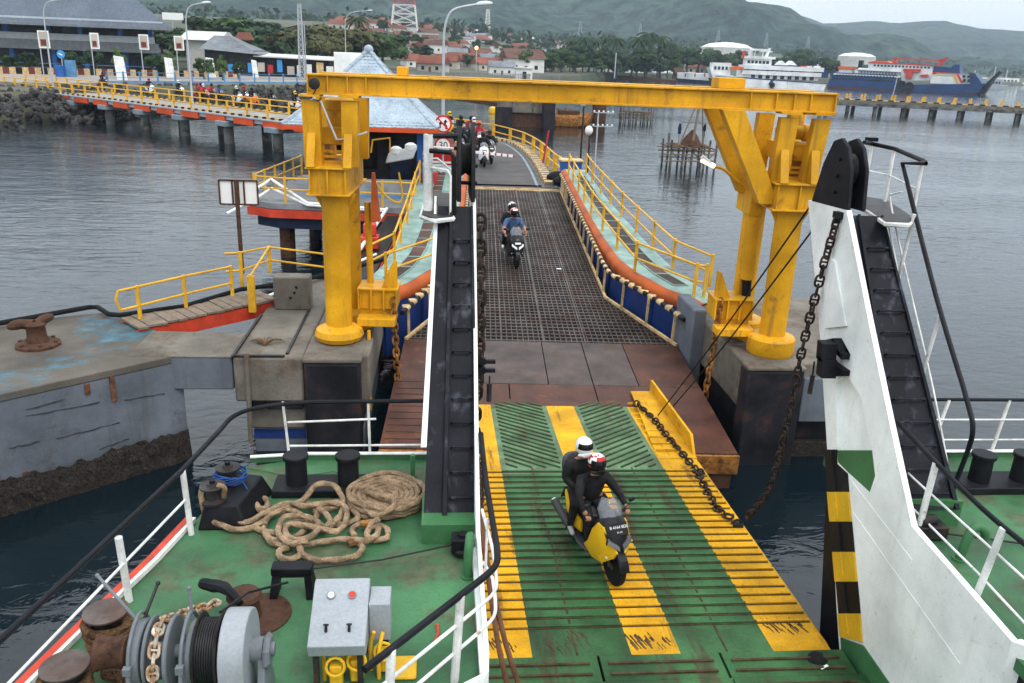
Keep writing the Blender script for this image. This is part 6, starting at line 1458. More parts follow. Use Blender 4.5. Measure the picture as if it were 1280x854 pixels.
# ------------------------------------------------------------------ approach road and trestle bridge
rc_r = [(4.75, 38.35), (5.0, 44), (5.1, 51), (4.6, 57), (3.2, 60.5), (-8.2, 72.0), (-47.2, 109.6), (-60, 122)]
rc_l = [(.75, 38.35), (.75, 44), (.4, 50), (-.8, 55), (-3, 60), (-11.7, 68.4), (-51, 106.0), (-64, 118.3)]
def z_road(i): return 2.36 if i == 0 else 2.40
def smooth2(P, n): return [(p.x, p.y) for p in bez([V((x, y, 0)) for x, y in P[:5]], n)][:-1] + P[4:]
RR, RL = smooth2(rc_r, 5), smooth2(rc_l, 5)
def strip(m, A, B, z0, z1=None):
    k = len(A); b = len(m.v); z1 = z1 or z0
    m.add([(x, y, z0) for x, y in A] + [(x, y, z1) for x, y in B], [(i, i + 1, k + i + 1, k + i) for i in range(k - 1)]); return m
NB = 21
o = strip(MB(), RL[:NB + 1], RR[:NB + 1], 2.40).build('road', ['asphalt'], smooth=False); tag(o, kind='structure')
br = thing('trestle_bridge', 'long concrete trestle bridge with orange edge beams crossing to the shore', 'bridge', (-20, 80, 0))
o = strip(MB(), RL[NB:], RR[NB:], 2.40).build('deck_slab', ['bridge_deck'], br, smooth=False)
m = MB(); strip(m, RL, RR, 1.9); m.build('soffit', ['pile_cap'], br, smooth=False)
m = MB(); strip(m, RL, RL, 1.98, 2.43); strip(m, RR, RR, 1.98, 2.43); m.build('edge_face', ['bridge_edge'], br, smooth=False)
def along(P, step, s0=0.0):
    out = []; acc = s0
    for a, b in zip(P, P[1:]):
        a, b = V((*a, 0)), V((*b, 0)); l = (b - a).length
        while acc <= l: out.append((a + (b - a) * (acc / l), (b - a).normalized())); acc += step
        acc -= l
    return out
m = MB(); k = 0
for p, d in along(RL[NB:], .55):
    n = V((d.y, -d.x, 0)); MB().box(p + n * .18 + V((0, 0, 2.50)), (.53, .22, .18), rz=math.atan2(d.y, d.x)).build('kerb_stone', [['stripe_black', 'pale_yellow'][k % 2]], br, smooth=False); k += 1
    if p.x < -52: break
for p, d in along(RR[NB:], .55):
    n = V((-d.y, d.x, 0)); MB().box(p + n * .18 + V((0, 0, 2.50)), (.53, .22, .18), rz=math.atan2(d.y, d.x)).build('kerb_stone', [['stripe_black', 'pale_yellow'][k % 2]], br, smooth=False); k += 1
    if p.x < -50: break
for p, d in along([(-9.4, 66.2), (-51, 106)], 4.05, 1.0):
    n = V((d.y, -d.x, 0)); MB().bar(p - d * 1.4 - n * .02 + V((0, 0, 2.06)), p + d * 1.4 - n * .02 + V((0, 0, 2.06)), .3, .52).build('edge_beam', ['orange_beam'], br)
for p, d in along([(-9.4, 66.2), (-51, 106)], .9, 0): pass
strip_e = MB().bar((-8.5, 65.3, 2.38), (-51, 106, 2.38), .36, .1).build('edge_strip', ['bridge_edge'], br)
def fence_line(parent, P, z, H, step, pr=.05, nmats='yellow_rail', s0=.2, rr=.045, lim=None):
    pts = [q for q, d in along(P, step, s0) if lim is None or q.x > lim]
    for q in pts: MB().bb((q.x - pr, q.y - pr, z), (q.x + pr, q.y + pr, z + H + .05)).build('rail_post', [nmats], parent)
    for k in (1, .55): MB().tube([q + V((0, 0, z + H * k)) for q in pts], rr, 6).build('handrail', [nmats], parent)
f = thing('bridge_railing', 'yellow two bar railing along the near side of the trestle bridge', 'railing', (-20, 77, 2.4))
fence_line(f, [(x + .15, y + .1) for x, y in RL[NB:]], 2.4, 1.12, 2.8, .08, rr=.05, lim=-53)
f = thing('bridge_railing', 'yellow two bar railing along the far side of the trestle bridge', 'railing', (-20, 84, 2.4))
fence_line(f, [(x - .15, y - .1) for x, y in RR[NB - 1:]], 2.4, 1.12, 2.8, .08, rr=.05, lim=-52)
f = thing('road_railing', 'yellow railing with broad posts round the outer bend of the approach road', 'railing', (5.6, 50, 2.4))
outer = [(5.95, 43.0), (5.95, 46), (5.95, 49), (5.8, 52), (5.5, 55.2), (4.85, 57.9), (3.9, 60.9), (.6, 64.2), (-3, 67.8), (-6, 70.9)]
for q in outer: MB().bb((q[0] - .1, q[1] - .1, 2.3), (q[0] + .1, q[1] + .1, 3.28)).build('rail_post', ['yellow_rail'], f)
for k in (.92, .45): MB().tube([(x, y, 2.4 + k) for x, y in [(6.1, 40.5)] + outer], .045, 6).build('handrail', ['yellow_rail'], f)
# kerb of the bend: pale blocks and a white line
kb = thing('bend_kerb', 'kerb of pale and dark concrete blocks round the outer bend of the road', 'kerb', (5.2, 50, 2.4)); k = 0
for p, d in along(RR[:NB], .42):
    n = V((d.y, -d.x, 0)); MB().box(p + n * .38 + V((0, 0, 2.47)), (.3 if k % 2 else .12, .5, .2), rz=math.atan2(d.y, d.x)).build('block', [['concrete', 'pale_yellow'][k % 2]], kb, smooth=False, bev=.02); k += 1
m = MB(); strip(m, [(x - .28, y) for x, y in RR[:NB - 3]], [(x - .16, y) for x, y in RR[:NB - 3]], 2.404); tag(m.build('edge_line', ['pile_cap'], smooth=False), kind='structure')
m = MB(); strip(m, RR[:NB], [(x + 1.3, y + .5) for x, y in RR[:NB]], 2.36); strip(m, [(x + 1.3, y + .5) for x, y in RR[:NB]], [(x + 1.3, y + .5) for x, y in RR[:NB]], 2.36, 1.7); tag(m.build('verge', ['concrete'], smooth=False), kind='structure')
random.seed(5)
for p, d in along([(-10.0, 69.9), (-49.5, 107.8)], 6.9, 2.2):
    for s in (-1, 1):
        n = V((d.y, -d.x, 0)); q = p + n * (1.9 * s)
        pl = MB().lathe([(.42, -1.5), (.42, 1.44)], (q.x, q.y, 0), n=12).build('pile', ['pile'], br)
    MB().box(p + V((0, 0, 1.66)), (1.5, 5.4, .45), rz=math.atan2(d.y, d.x)).build('pile_cap', ['pile_cap'], br, bev=.05)
for p in ((1.5, 42), (4.2, 42), (1.5, 48), (4.4, 48), (1, 54), (4, 55), (-2.6, 61), (1.2, 62)):
    MB().lathe([(.45, -1.5), (.45, 1.95)], (*p, 0), n=12).build('pile', ['pile'], br)

def street_lamp(label, p, top, arm, lit=False, r0=.11, hs=1.0, az=0.0, group='street lamps of the harbour'):
    r = thing('street_lamp', label, 'street lamp', tuple(p), group=group); H = top - p.z
    MB().tube([p, p + V((0, 0, H * .75))] , [r0, r0 * .62], 10).build('pole', ['lamp_pole'], r)
    dx, dy = math.cos(az), math.sin(az)
    P = bez([p + V((0, 0, H * .74)), p + V((dx * arm * .04, dy * arm * .04, H * .86)), p + V((dx * arm * .28, dy * arm * .28, H * .96)), p + V((dx * arm, dy * arm, H))], 5)
    MB().tube(P, r0 * .55, 8).build('arm', ['lamp_pole'], r)
    e = P[-1]; m = loft(MB(), [(0, 0, 0, .05, .05), (.15, 0, .03, .15, .10), (.55, 0, .03, .17, .11), (.85, 0, .0, .06, .05)], 10)
    h = m.build('lamp_head', ['lamp_lit' if lit else 'lamp_head'], r, local=True); h.location = e - p; h.rotation_euler = (0, -.12, az); h.scale = (hs, hs, hs)
    return r
def lamp_px(label, base, z, toppx, **k):
    p = at(*base, z); t = row(p, toppx[1]); q = aty(toppx[0], toppx[1], p.y); street_lamp(label, p, t, (q.x - p.x), **k)
p = V((.22, 46.0, 2.4)); street_lamp('tall curved street lamp rising behind the no overtaking sign', p, row(p, 4), aty(595, 5, 46).x - p.x)
lamp_px('curved street lamp on the trestle bridge nearest the left edge of the photo', (67, 113), 2.4, (78, -2))
lamp_px('curved street lamp standing where the riders bunch on the trestle bridge', (241, 132), 2.4, (252, 3))
p = V((-13.5, 96, 2.6)); p = at(433, 98, 2.6); street_lamp('curved street lamp behind the white wall beside the hut roof', p, row(p, 12), aty(460, 12, p.y).x - p.x)
lamp_px('small street lamp in front of the terminal building', (120, 86), 2.9, (118, 6))
p = at(421, 86, 2.9); street_lamp('small street lamp beside the blue tent roof', p, row(p, 35), aty(411, 33, p.y).x - p.x, r0=.09)
for px, py, ty, lb in ((454, 92, 50, 'lit orange street lamp left of the red and white tower'), (595, 90, 60, 'lit orange street lamp in front of the red roofed town')):
    p = at(px, py, 2.9); t = row(p, ty); r = thing('lit_lamp', lb, 'street lamp', tuple(p)); MB().tube([p, (p.x, p.y, t)], .09, 8).build('pole', ['lamp_pole'], r); MB().ball((p.x, p.y, t), .42 * p.y / 200, n=10, k=6).build('globe', ['lamp_lit'], r)
# small lamp posts and litter at the right end of the road
for (px, b, t, lb) in ((724, 226, 126, 'thin dark lamp post beside the blue bin'), (733, 232, 162, 'shorter dark post with a lamp right of the blue bin')):
    p = at(px, b, 2.3); zt = row(p, t); r = thing('post_lamp', lb, 'lamp post', tuple(p)); MB().cyl(p, (p.x, p.y, zt), .05, .04, 8).build('pole', ['dark_steel'], r)
    MB().ball((p.x - .05, p.y, zt - .05), .16, sc=(1.2, 1, 1.4), n=10, k=6).build('lamp', ['lamp_head'], r)
p = at(742, 230, 2.3); r = thing('antenna_mast', 'thin pale mast with two rows of small lamps beside the walkway', 'mast', tuple(p)); zt = row(p, 140)
MB().cyl(p, (p.x, p.y, zt), .035, .03, 6).build('pole', ['lamp_pole'], r)
for py in (141, 158):
    z = row(p, py); a = MB().cyl((p.x - .25, p.y, z), (p.x + .75, p.y, z), .02, n=6).build('cross_bar', ['lamp_pole'], r)
    for k in range(5): MB().ball((p.x - .2 + k * .22, p.y, z + .06), .05, n=6, k=4).build('bulb', ['lamp_head'], a)
p = at(712, 228, 2.35); r = thing('rubbish_bin', 'blue rubbish bin with yellowish lid at the end of the road', 'bin', tuple(p))
MB().hexa([p + V(q) for q in ((-.4, -.3, 0), (.4, -.3, 0), (.4, .3, 0), (-.4, .3, 0), (-.5, -.4, 1.0), (.5, -.4, 1.0), (.5, .4, 1.0), (-.5, .4, 1.0))]).build('body', ['blue_post'], r, bev=.03); MB().box(p + V((0, 0, 1.05)), (1.1, .9, .1)).build('lid', ['pale_yellow'], r, bev=.03)
for i, (px, py, s, lb) in enumerate(((697, 229, .5, 'left one of two black sacks slumped at the road end'), (703, 233, .42, 'right one of two black sacks slumped at the road end'))):
    p = at(px, py, 2.38); m = MB(); m.ball(p + V((0, 0, s * .5)), s, sc=(1.1, .9, .62), n=14, k=8)
    m.v = [tuple(V(v) + V((.06 * fbm(v[0] * 9, v[2] * 9 + i, 1), .06 * fbm(v[1] * 9, v[2] * 9, 1), 0))) for v in m.v]; tag(m.build('rubbish_sack', ['rubber']), lb, 'sack')
tag(MB().hexa([lw(2.15, 21.6, .02), lw(2.5, 21.6, .02), lw(2.3, 23.3, .03), lw(2.05, 23.3, .03), lw(2.15, 21.6, .75), lw(2.2, 21.6, .78), lw(2.1, 23.3, .6), lw(2.05, 23.3, .6)]).build('plywood_sheet', ['ply']), 'pale plywood sheet leaning at the upper right corner of the link span', 'board')
p = at(678, 208, 2.4); tag(MB().tube([p, p + V((.25, 0, 1.9))], .05, 6).build('marker_pole', ['cloth_red']), 'slanting pinkish marker pole standing at the bend kerb', 'pole')
# boom barrier
p = V((1.05, 43.6, 2.4)); r = thing('boom_barrier', 'orange and grey boom barrier with red striped white arm across the road', 'barrier', tuple(p))
MB().bb((p.x - .22, p.y - .2, 2.4), (p.x + .08, p.y + .2, 3.75)).build('cabinet', ['sc_orange'], r, bev=.04); MB().bb((p.x + .082, p.y - .19, 2.4), (p.x + .26, p.y + .19, 3.7)).build('cabinet_side', ['lamp_pole'], r, bev=.03)
a0, a1 = aty(598, 190.5, 43.3), aty(643, 195.5, 43.3)
for k in range(6):
    u, v_ = a0 + (a1 - a0) * (k / 6), a0 + (a1 - a0) * ((k + 1) / 6); c1 = u + (v_ - u) * .72
    MB().bar(u, c1, .09, .12).build('arm_white', ['sign_white'], r); MB().bar(c1, v_, .09, .12).build('arm_red', ['sc_red'], r)
MB().bar((p.x, 43.3, a0.z), a0, .09, .12).build('arm_white', ['sign_white'], r)
# round signs on one post
ys_ = 36.5; c1, c2 = aty(554, 155, ys_), aty(554, 182, ys_); rad = .37
r = thing('traffic_sign', 'no overtaking sign above a 30 speed limit sign on one thin post', 'traffic sign', (c1.x + .02, ys_, 2.2))
MB().cyl((c1.x, ys_ + .06, 2.0), (c1.x, ys_ + .06, c1.z + .4), .04, n=8).build('post', ['lamp_pole'], r)
def disc2(c, rad, name, mt, off, parent, inner=0.0):
    m = MB(); n = 32; ax = V((0, -1, 0))
    prof = [(rad, 0), (rad, .012)] if not inner else [(inner, 0), (rad, 0), (rad, .014), (inner, .014)]
    m.lathe(prof, c + ax * off, ax, n) if not inner else None
    if inner:
        vs = []; fs = []
        for rr_, h in prof:
            for k in range(n): a = 2 * math.pi * k / n; vs.append(c + V((rr_ * math.cos(a), -off - h, rr_ * math.sin(a))))
        for i in range(4):
            for k in range(n): fs.append((i * n + k, i * n + (k + 1) % n, ((i + 1) % 4) * n + (k + 1) % n, ((i + 1) % 4) * n + k))
        m.add(vs, fs)
    return m.build(name, [mt], parent, smooth=False)
for c, nm in ((c1, 'no_overtaking'), (c2, 'speed_limit')):
    d = disc2(c, rad, 'sign_disc', 'sign_white', 0, r); disc2(c, rad, 'red_ring', 'sign_red', .012, d, rad * .80)
    if nm == 'no_overtaking':
        def sp(x, y, s=1.0): return (c.x + x * rad, c.z + y * rad)
        def arrow(x0, pts, w, nm2):
            m = MB()
            for (xa, ya), (xb, yb) in zip(pts, pts[1:]):
                (A0, A1), (B0, B1) = sp(xa, ya), sp(xb, yb); m.bar((A0, c.y - .0155, A1), (B0, c.y - .0155, B1), w * rad, .004, up=(0, 1, 0))
            (tx, tz) = sp(*pts[-1]); h = .24 * rad
            m.prism([(tx - h, tz - h * .2), (tx + h, tz - h * .2), (tx, tz + h * 1.1)], 'y', c.y - .0175, c.y - .0135); m.build(nm2, ['ink'], d, smooth=False)
        arrow(0, [(-.34, -.45), (-.34, .0)], .13, 'straight_arrow'); arrow(0, [(.30, -.55), (.42, -.30), (.16, -.05), (.26, .25)], .22, 'bent_arrow')
        (A0, A1), (B0, B1) = sp(-.6, .6), sp(.6, -.6); MB().bar((A0, c.y - .021, A1), (B0, c.y - .021, B1), .16 * rad, .004, up=(0, 1, 0)).build('red_slash', ['sign_red'], d, smooth=False)
    else:
        t = text('speed_figure', '30', .40, 'ink', d); t.rotation_euler = (R(90), 0, 0)
        t.location = rootm(d).inverted() @ V((c.x, c.y - .016, c.z))
# ------------------------------------------------------------------ control hut with tiled roof beside the link span
H = thing('control_hut', 'control hut with hipped blue grey tiled roof on a pontoon left of the link span', 'hut', (-2.8, 35.5, 2.3))
x0, x1, y0, y1 = -6.0, -.02, 33.4, 38.8; ez = 5.16; rzp = 7.98; cxh, cyh = -2.86, 36.1
def roof_pt(f, x, y): return V((x + (cxh - x) * f, y + (cyh - y) * f, ez + (rzp - ez) * (f ** 1.12)))
corners = [(x0, y0), (x1, y0), (x1, y1), (x0, y1)]
m = MB(); NR = 24; NC = 40
for s in range(4):
    a, b = corners[s], corners[(s + 1) % 4]
    e = V((b[0] - a[0], b[1] - a[1], 0)).normalized(); nrm = V((e.y, -e.x, 0))
    wlen = (V((*b, 0)) - V((*a, 0))).length
    for j in range(NR):
        f0, f1 = j / NR, min(.985, (j + 1) / NR + .006); n_t = max(2, int(wlen * (1 - f0) / .155))
        for i in range(n_t):
            t0, t1 = i / n_t, (i + 1) / n_t - .06 / n_t * .5
            P = [roof_pt(f0, a[0] + (b[0] - a[0]) * t, a[1] + (b[1] - a[1]) * t) for t in (t0, t1)]; Q = [roof_pt(f1, a[0] + (b[0] - a[0]) * t, a[1] + (b[1] - a[1]) * t) for t in (t0, t1)]
            up = V((nrm.x * .4, nrm.y * .4, .9)).normalized(); lift = up * (.045 + random.uniform(-.008, .008)); bot = up * .004
            k = len(m.v); mid0 = (P[0] + P[1]) / 2 + lift * 1.5; mid1 = (Q[0] + Q[1]) / 2 + lift * .7
            m.v += [tuple(v) for v in (P[0] + lift, mid0, P[1] + lift, Q[1] + bot, mid1, Q[0] + bot, P[0], P[1])]
            m.f += [(k, k + 1, k + 4, k + 5), (k + 1, k + 2, k + 3, k + 4), (k + 6, k + 7, k + 2, k + 1, k)]; m.m += [0, 0, 0]
rt = m.build('roof_tile', ['roof_tile'], H, smooth=False, fix=False); tag(rt, kind='stuff')
m = MB(); m.add([roof_pt(0, *c) for c in corners] + [roof_pt(.985, *c) for c in corners], [(0, 1, 5, 4), (1, 2, 6, 5), (2, 3, 7, 6), (3, 0, 4, 7), (4, 5, 6, 7)]); m.build('roof_deck', ['roof_tile'], H, smooth=False)
for c in corners:
    for j in range(14):
        a, b = roof_pt(j / 14, *c), roof_pt(min(.985, (j + 1.15) / 14), *c); MB().tube([a + V((0, 0, .06)), b + V((0, 0, .03))], .085, 7).build('hip_tile', ['roof_tile'], H)
MB().ball(roof_pt(1, cxh, cyh) + V((0, 0, .03)), .2, n=10, k=6).build('finial', ['roof_tile'], H)
for (a, b) in zip(corners, corners[1:] + corners[:1]):
    MB().bar((a[0], a[1], ez - .06), (b[0], b[1], ez - .06), .08, .17).build('fascia', ['orange_beam'], H)
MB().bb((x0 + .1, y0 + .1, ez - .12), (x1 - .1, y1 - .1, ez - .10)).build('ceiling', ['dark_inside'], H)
for p in ((-.75, 34.2), (-4.8, 34.2), (-.75, 38.2), (-4.8, 38.2)): MB().bb((p[0] - .11, p[1] - .11, 2.3), (p[0] + .11, p[1] + .11, ez - .12)).build('post', ['blue_post'], H)
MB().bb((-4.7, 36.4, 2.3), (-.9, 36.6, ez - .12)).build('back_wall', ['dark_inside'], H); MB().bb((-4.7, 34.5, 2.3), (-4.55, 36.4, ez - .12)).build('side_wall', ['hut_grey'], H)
MB().bb((-4.6, 34.4, 2.3), (-.95, 34.5, 3.05)).build('parapet', ['hut_grey'], H, bev=.01); MB().bb((-4.6, 34.38, 2.3), (-.95, 34.398, 2.42)).build('skirting', ['blue_fence'], H)
MB().bb((-2.05, 36.35, 2.35), (-1.2, 36.398, 4.4)).build('door', ['navy'], H); MB().bb((-4.3, 36.35, 3.2), (-2.6, 36.398, 4.5)).build('window', ['visor'], H)
tag(MB().bb((-.62, 33.85, 2.3), (-.05, 34.3, 3.45)).build('red_cabinet', ['cloth_red'], bev=.02), 'dark red cabinet standing beside the blue hut post', 'cabinet')
r = thing('fire_cart', 'bright red box with white bands stored under the hut beside the road', 'cart', (.15, 39.5, 2.3))
MB().bb((-.5, 39, 2.35), (.7, 40, 3.7)).build('body', ['sc_red'], r, bev=.04)
for z in (2.7, 3.2): MB().bb((-.52, 38.97, z), (.72, 38.995, z + .08)).build('band', ['sign_white'], r)
# its pontoon deck, front rail and white pipes
r = thing('hut_platform', 'low hut platform with red edge beam and yellow railings over the water', 'platform', (-3, 35, 1.9))
PP = [(-7.4, 33.3), (-6.4, 32.6), (.2, 32.0), (.35, 40.5), (-6.4, 40.5)]
MB().prism(PP, 'z', 2.08, 2.3).build('deck', ['grey_floor'], r, smooth=False); MB().prism([(x - .05 if x < 0 else x + .05, y - .06) for x, y in PP], 'z', 1.75, 2.05).build('edge_beam', ['red_paint'], r, smooth=False)
MB().prism([(x * .96, y + .15) for x, y in PP], 'z', 1.3, 1.745).build('hull', ['navy'], r, smooth=False)
for p in ((-6, 33.5), (-3, 33.2), (-.3, 33), (-5.8, 39.8), (-.4, 39.8)): MB().lathe([(.3, -1.5), (.3, 1.3)], (*p, 0), n=10).build('pile', ['rusty'], r)
f = thing('hut_railing', 'yellow railing along the front edge of the hut platform', 'railing', (-3, 32.5, 2.3)); fence_line(f, [(-7.2, 33.2), (-6.3, 32.75), (.1, 32.15)], 2.3, .95, 1.25, .04, rr=.03)
f = thing('hut_railing', 'yellow railing along the water side of the hut platform', 'railing', (-6.8, 37, 2.3)); fence_line(f, [(-7.2, 33.3), (-6.3, 40.3)], 2.3, .95, 1.3, .04, rr=.03)
for k, (dz, lb) in enumerate(((0, 'white slanting pipe beside the left edge of the hut platform, lower'), (.35, 'white slanting pipe beside the left edge of the hut platform, upper'))):
    tag(MB().tube(bez([V((-7.9, 31.9, 2.0 + dz)), V((-6.9, 33.0, 2.5 + dz)), V((-6.5, 33.4, 2.75 + dz))], 3) + [V((-5.0, 32.4, 2.3 + dz * .2)), V((-2, 32.2, 2.15 + dz * .2))], .055, 7).build('white_pipe', ['white_paint']), lb, 'pipe')
r = thing('service_ladder', 'steep white framed stairway beside the hut facing the road', 'stairs', (.0, 36, 2.3))
for s in (-.05, .55): MB().bar((-.6 + s, 34.9, 3.9), (.25 + s, 36.4, 3.05), .06, .06).build('stringer', ['sign_white'], r)
for k in range(6): MB().bar((-.6 + .17 * k, 34.9 + .3 * k, 3.9 - .17 * k), (.0 + .17 * k, 34.9 + .3 * k, 3.9 - .17 * k), .05, .05).build('tread', ['sign_white'], r)
r = thing('fender_post', 'red fender post with white cap standing between hut platform and link span', 'post', (-2.1, 27, 0))
MB().lathe([(.22, -1), (.22, 1.9)], (-2.2, 27, 0), n=14).build('pile', ['navy'], r); MB().bb((-2.5, 26.7, 1.9), (-1.9, 27.3, 2.3)).build('cap', ['red_paint'], r, bev=.03); MB().bb((-2.4, 26.8, 2.3), (-2.0, 27.2, 2.7)).build('head', ['red_paint'], r, bev=.03)
r = thing('catwalk', 'dark pipe catwalk with red floats running from the hut platform to the gantry', 'catwalk', (-3, 28, 1.6))
MB().bar((-2.35, 22.0, 1.55), (-1.6, 32, 1.85), .8, .2).build('float', ['red_paint'], r); MB().bar((-2.35, 22, 1.68), (-1.6, 32, 1.98), .7, .08).build('walk', ['dark_steel'], r)
MB().tube([(-2.7, 22, 2.0), (-1.95, 32, 2.3)], .06, 7).build('pipe', ['white_paint'], r)
# white service wall behind the hut
a, b = aty(417, 64, 43), aty(461, 64, 43)
tag(MB().bb((a.x, 43, 1.2), (b.x, 43.25, row((a.x, 43), 65))).build('white_wall', ['white_paint'], bev=.02), 'plain white wall standing up behind the left side of the hut roof', 'wall')
# ------------------------------------------------------------------ fishing platforms
def bagan(c, wd, dp, zt, label, net):
    r = thing('fishing_platform', label, 'fishing platform', tuple(c)); random.seed(int(c.x * 10))
    for i in range(5):
        for j in range(3):
            x = c.x - wd / 2 + wd * i / 4 + random.uniform(-.12, .12); y = c.y - dp / 2 + dp * j / 2
            MB().tube([(x + random.uniform(-.12, .12), y, -1), (x, y, zt + random.uniform(-.1, .1) + (random.uniform(.4, 1.3) if i in (0, 4) else .1))], .085, 6).build('pile', ['pile'], r)
    for i in range(16):
        x = c.x - wd / 2 + wd * (i + .5) / 16; MB().bar((x, c.y - dp / 2 - .2, zt + random.uniform(-.05, .1)), (x + random.uniform(-.15, .15), c.y + dp / 2 + .2, zt + random.uniform(-.05, .1)), .16, .06).build('board', ['rope_old'], r)
    for z in (zt - .15, zt - .5, .55):
        for y in (c.y - dp / 2, c.y + dp / 2): MB().tube([(c.x - wd / 2 - random.uniform(.1, .7), y, z + random.uniform(-.1, .1)), (c.x + wd / 2 + .2, y, z + random.uniform(-.1, .1))], .06, 5).build('beam', ['wood'], r)
    for i in range(4):
        x = c.x - wd / 2 + wd * i / 4; s = random.choice((-1, 1)); MB().tube([(x, c.y - dp / 2, .3 if s > 0 else zt - .3), (x + wd / 4, c.y - dp / 2, zt - .3 if s > 0 else .3)], .045, 5).build('brace', ['pile'], r)
    if net:
        zt2 = row(c, 118)
        for p, q, rr in (((-.9, -.4), (.55, 0), .06), ((.15, -.5), (.62, 0), .10), ((1.3, .3), (.75, .1), .06)): MB().tube([(c.x + p[0], c.y + p[1], zt), (c.x + q[0] , c.y + q[1], zt2)], rr, 6).build('mast', ['wood'], r)
        MB().tube([(c.x - .7, c.y, zt + 1.9), (c.x + 1.4, c.y, zt + 1.85)], .03, 5).build('stay', ['wood'], r)
        m = MB(); m.lathe([(.95, 0), (.75, .35), (.45, .8), (.2, 1.15), (.06, 1.25)], (c.x + .25, c.y + .2, zt + .05), n=14); m.v = [(v[0] + .12 * fbm(v[0] * 5, v[2] * 5, 1), v[1] + .12 * fbm(v[1] * 5, v[2] * 5, 1), v[2]) for v in m.v]; m.build('net_heap', ['rusty'], r)
        MB().lathe([(.12, 0), (.15, .4), (.1, .8)], (c.x - 1.0, c.y - .5, zt + 1.0), n=8).build('lantern', ['navy'], r); MB().tube([(c.x - 1.0, c.y - .5, zt), (c.x - 1.0, c.y - .5, zt + 1.1)], .03, 5).build('stay', ['wood'], r); MB().lathe([(.05, 0), (.13, .2), (.1, .5), (.03, .6)], (c.x + 1.2, c.y, zt + 1.2), n=8).build('float', ['rubber'], r)
c = at(858, 207, 0); bagan(c, 3.5, 3.2, row(c, 183), 'fishing platform on stilts with masts and a dark net heap', True)
c = at(794, 154, 0); bagan(c, 4.0, 2.6, row(c, 140), 'low empty fishing platform on stilts farther out', False)
# ------------------------------------------------------------------ rusty old jetty behind the beam
J = thing('rusty_jetty', 'rusty old landing bridge with black fender piles beyond the gantry beam', 'jetty', (10, 106, 0))
a, b = at(540, 128, 1.2), at(672, 139, 1.2)
MB().bar((a.x - 6, a.y + 6, 2.9), (9, 104, 2.3), 3.5, .5).build('bridge_span', ['rusty'], J)
MB().bar((a.x - 6, a.y + 6, 3.5), (9, 104, 2.9), .2, .25).build('span_rail', ['rust_orange'], J)
MB().bb((7.0, 101.5, 1.6), (13.0, 108, 4.2)).build('deck_block', ['concrete'], J, bev=.1); MB().bb((7.3, 101.8, -1), (12.7, 107.6, 1.58)).build('foot_block', ['rusty'], J, bev=.1)
for x in (8.6, 11.0): MB().bb((x, 101.40, 1.7), (x + .12, 101.49, 4.1)).build('panel_joint', ['pile'], J)
MB().bb((6.6, 100.6, -1), (8.6, 101.6, 2.3)).build('fender_pile', ['black_fender'], J, bev=.1); MB().bb((12.2, 100.2, -1), (13.6, 102, 4.4)).build('fender_pile', ['black_fender'], J, bev=.1)
MB().bb((19.0, 104, -1), (20.4, 106, 4.2)).build('fender_pile', ['rusty'], J, bev=.1); MB().bb((13.6, 106, 2.8), (20.4, 109, 4.2)).build('deck_block', ['black_fender'], J, bev=.1)
for x in (14.4, 15.4): MB().bar((x, 104.6, .2), (x + .1, 104.6, 2.2), .2, .2).build('ladder_post', ['rust_orange'], J)
m = loft(MB(), [(13.2, 105, .5, .2, .6), (14.2, 105, .6, 1.2, .9), (16.5, 105, .6, 1.4, .9), (18.2, 105, .8, 1.0, .9), (19.0, 105, 1.2, .2, .5)], 12)
r = thing('rusty_boat', 'rusty brown boat lying between the black piles of the old jetty', 'boat', (16, 105, 0)); m.build('hull', ['rust_orange'], r); MB().bb((14.6, 104.3, 1.5), (17.2, 105.7, 1.9)).build('cabin', ['rusty'], r, bev=.05)
p = at(617, 138, .4); tag(MB().lathe([(.3, -.7), (.7, -.5), (.75, 0), (.6, .4), (.2, .55)], p, n=14).build('buoy', ['sc_yellow']), 'yellow orange buoy floating at the left of the black fender pile', 'buoy')
# ------------------------------------------------------------------ shore, terminal, town
mat('leaf_dark', (.021, .043, .015), .8, var=.35, scale=.35, fine=.25, fscale=2.5, spec=.2)
mat('leaf_mid', (.034, .066, .019), .8, var=.35, scale=.35, fine=.25, fscale=2.5, spec=.2)
mat('leaf_olive', (.062, .064, .024), .8, var=.3, scale=.35, fine=.25, fscale=2.5, spec=.2)
mat('leaf_fresh', (.075, .125, .03), .75, var=.3, scale=.5, fine=.2, fscale=3, spec=.2)
mat('bark', (.09, .07, .05), .9, var=.2)
mat('roof_red', (.165, .056, .036), .85, var=.22, scale=.12, fine=.12, fscale=3)
mat('roof_brown', (.11, .055, .042), .85, var=.22, scale=.12, fine=.12, fscale=3)
mat('roof_grey', (.15, .165, .18), .7, var=.15, scale=.3, fine=.1, fscale=2)
mat('roof_pale', (.5, .5, .48), .6, var=.12, scale=.2)
mat('terminal_roof', (.085, .105, .135), .6, var=.1, scale=.15, fine=.12, fscale=2.5)
mat('wall_cream', (.45, .41, .35), .85, var=.12, scale=.2)
mat('wall_white', (.62, .61, .58), .8, var=.1, scale=.2)
mat('glass_dark', (.02, .025, .03), .15, var=.3)
mat('terminal_grey', (.17, .18, .19), .7, var=.1); mat('terminal_band', (.42, .45, .48), .6, var=.06)
mat('tent_blue', (.05, .25, .55), .6, var=.1); mat('tent_maroon', (.14, .03, .025), .7, var=.15)
mat('pylon_grey', (.26, .29, .31), .6, var=.1); mat('tower_white', (.62, .6, .58), .5, var=.1); mat('tower_red', (.42, .06, .04), .5, var=.1)
mat('boat_white', (.70, .72, .72), .45, var=.06, scale=.15, dirt=.6, dcol=(.3, .16, .08), dscale=.5, dmin=.62, dstretch=(1, 1, .3))
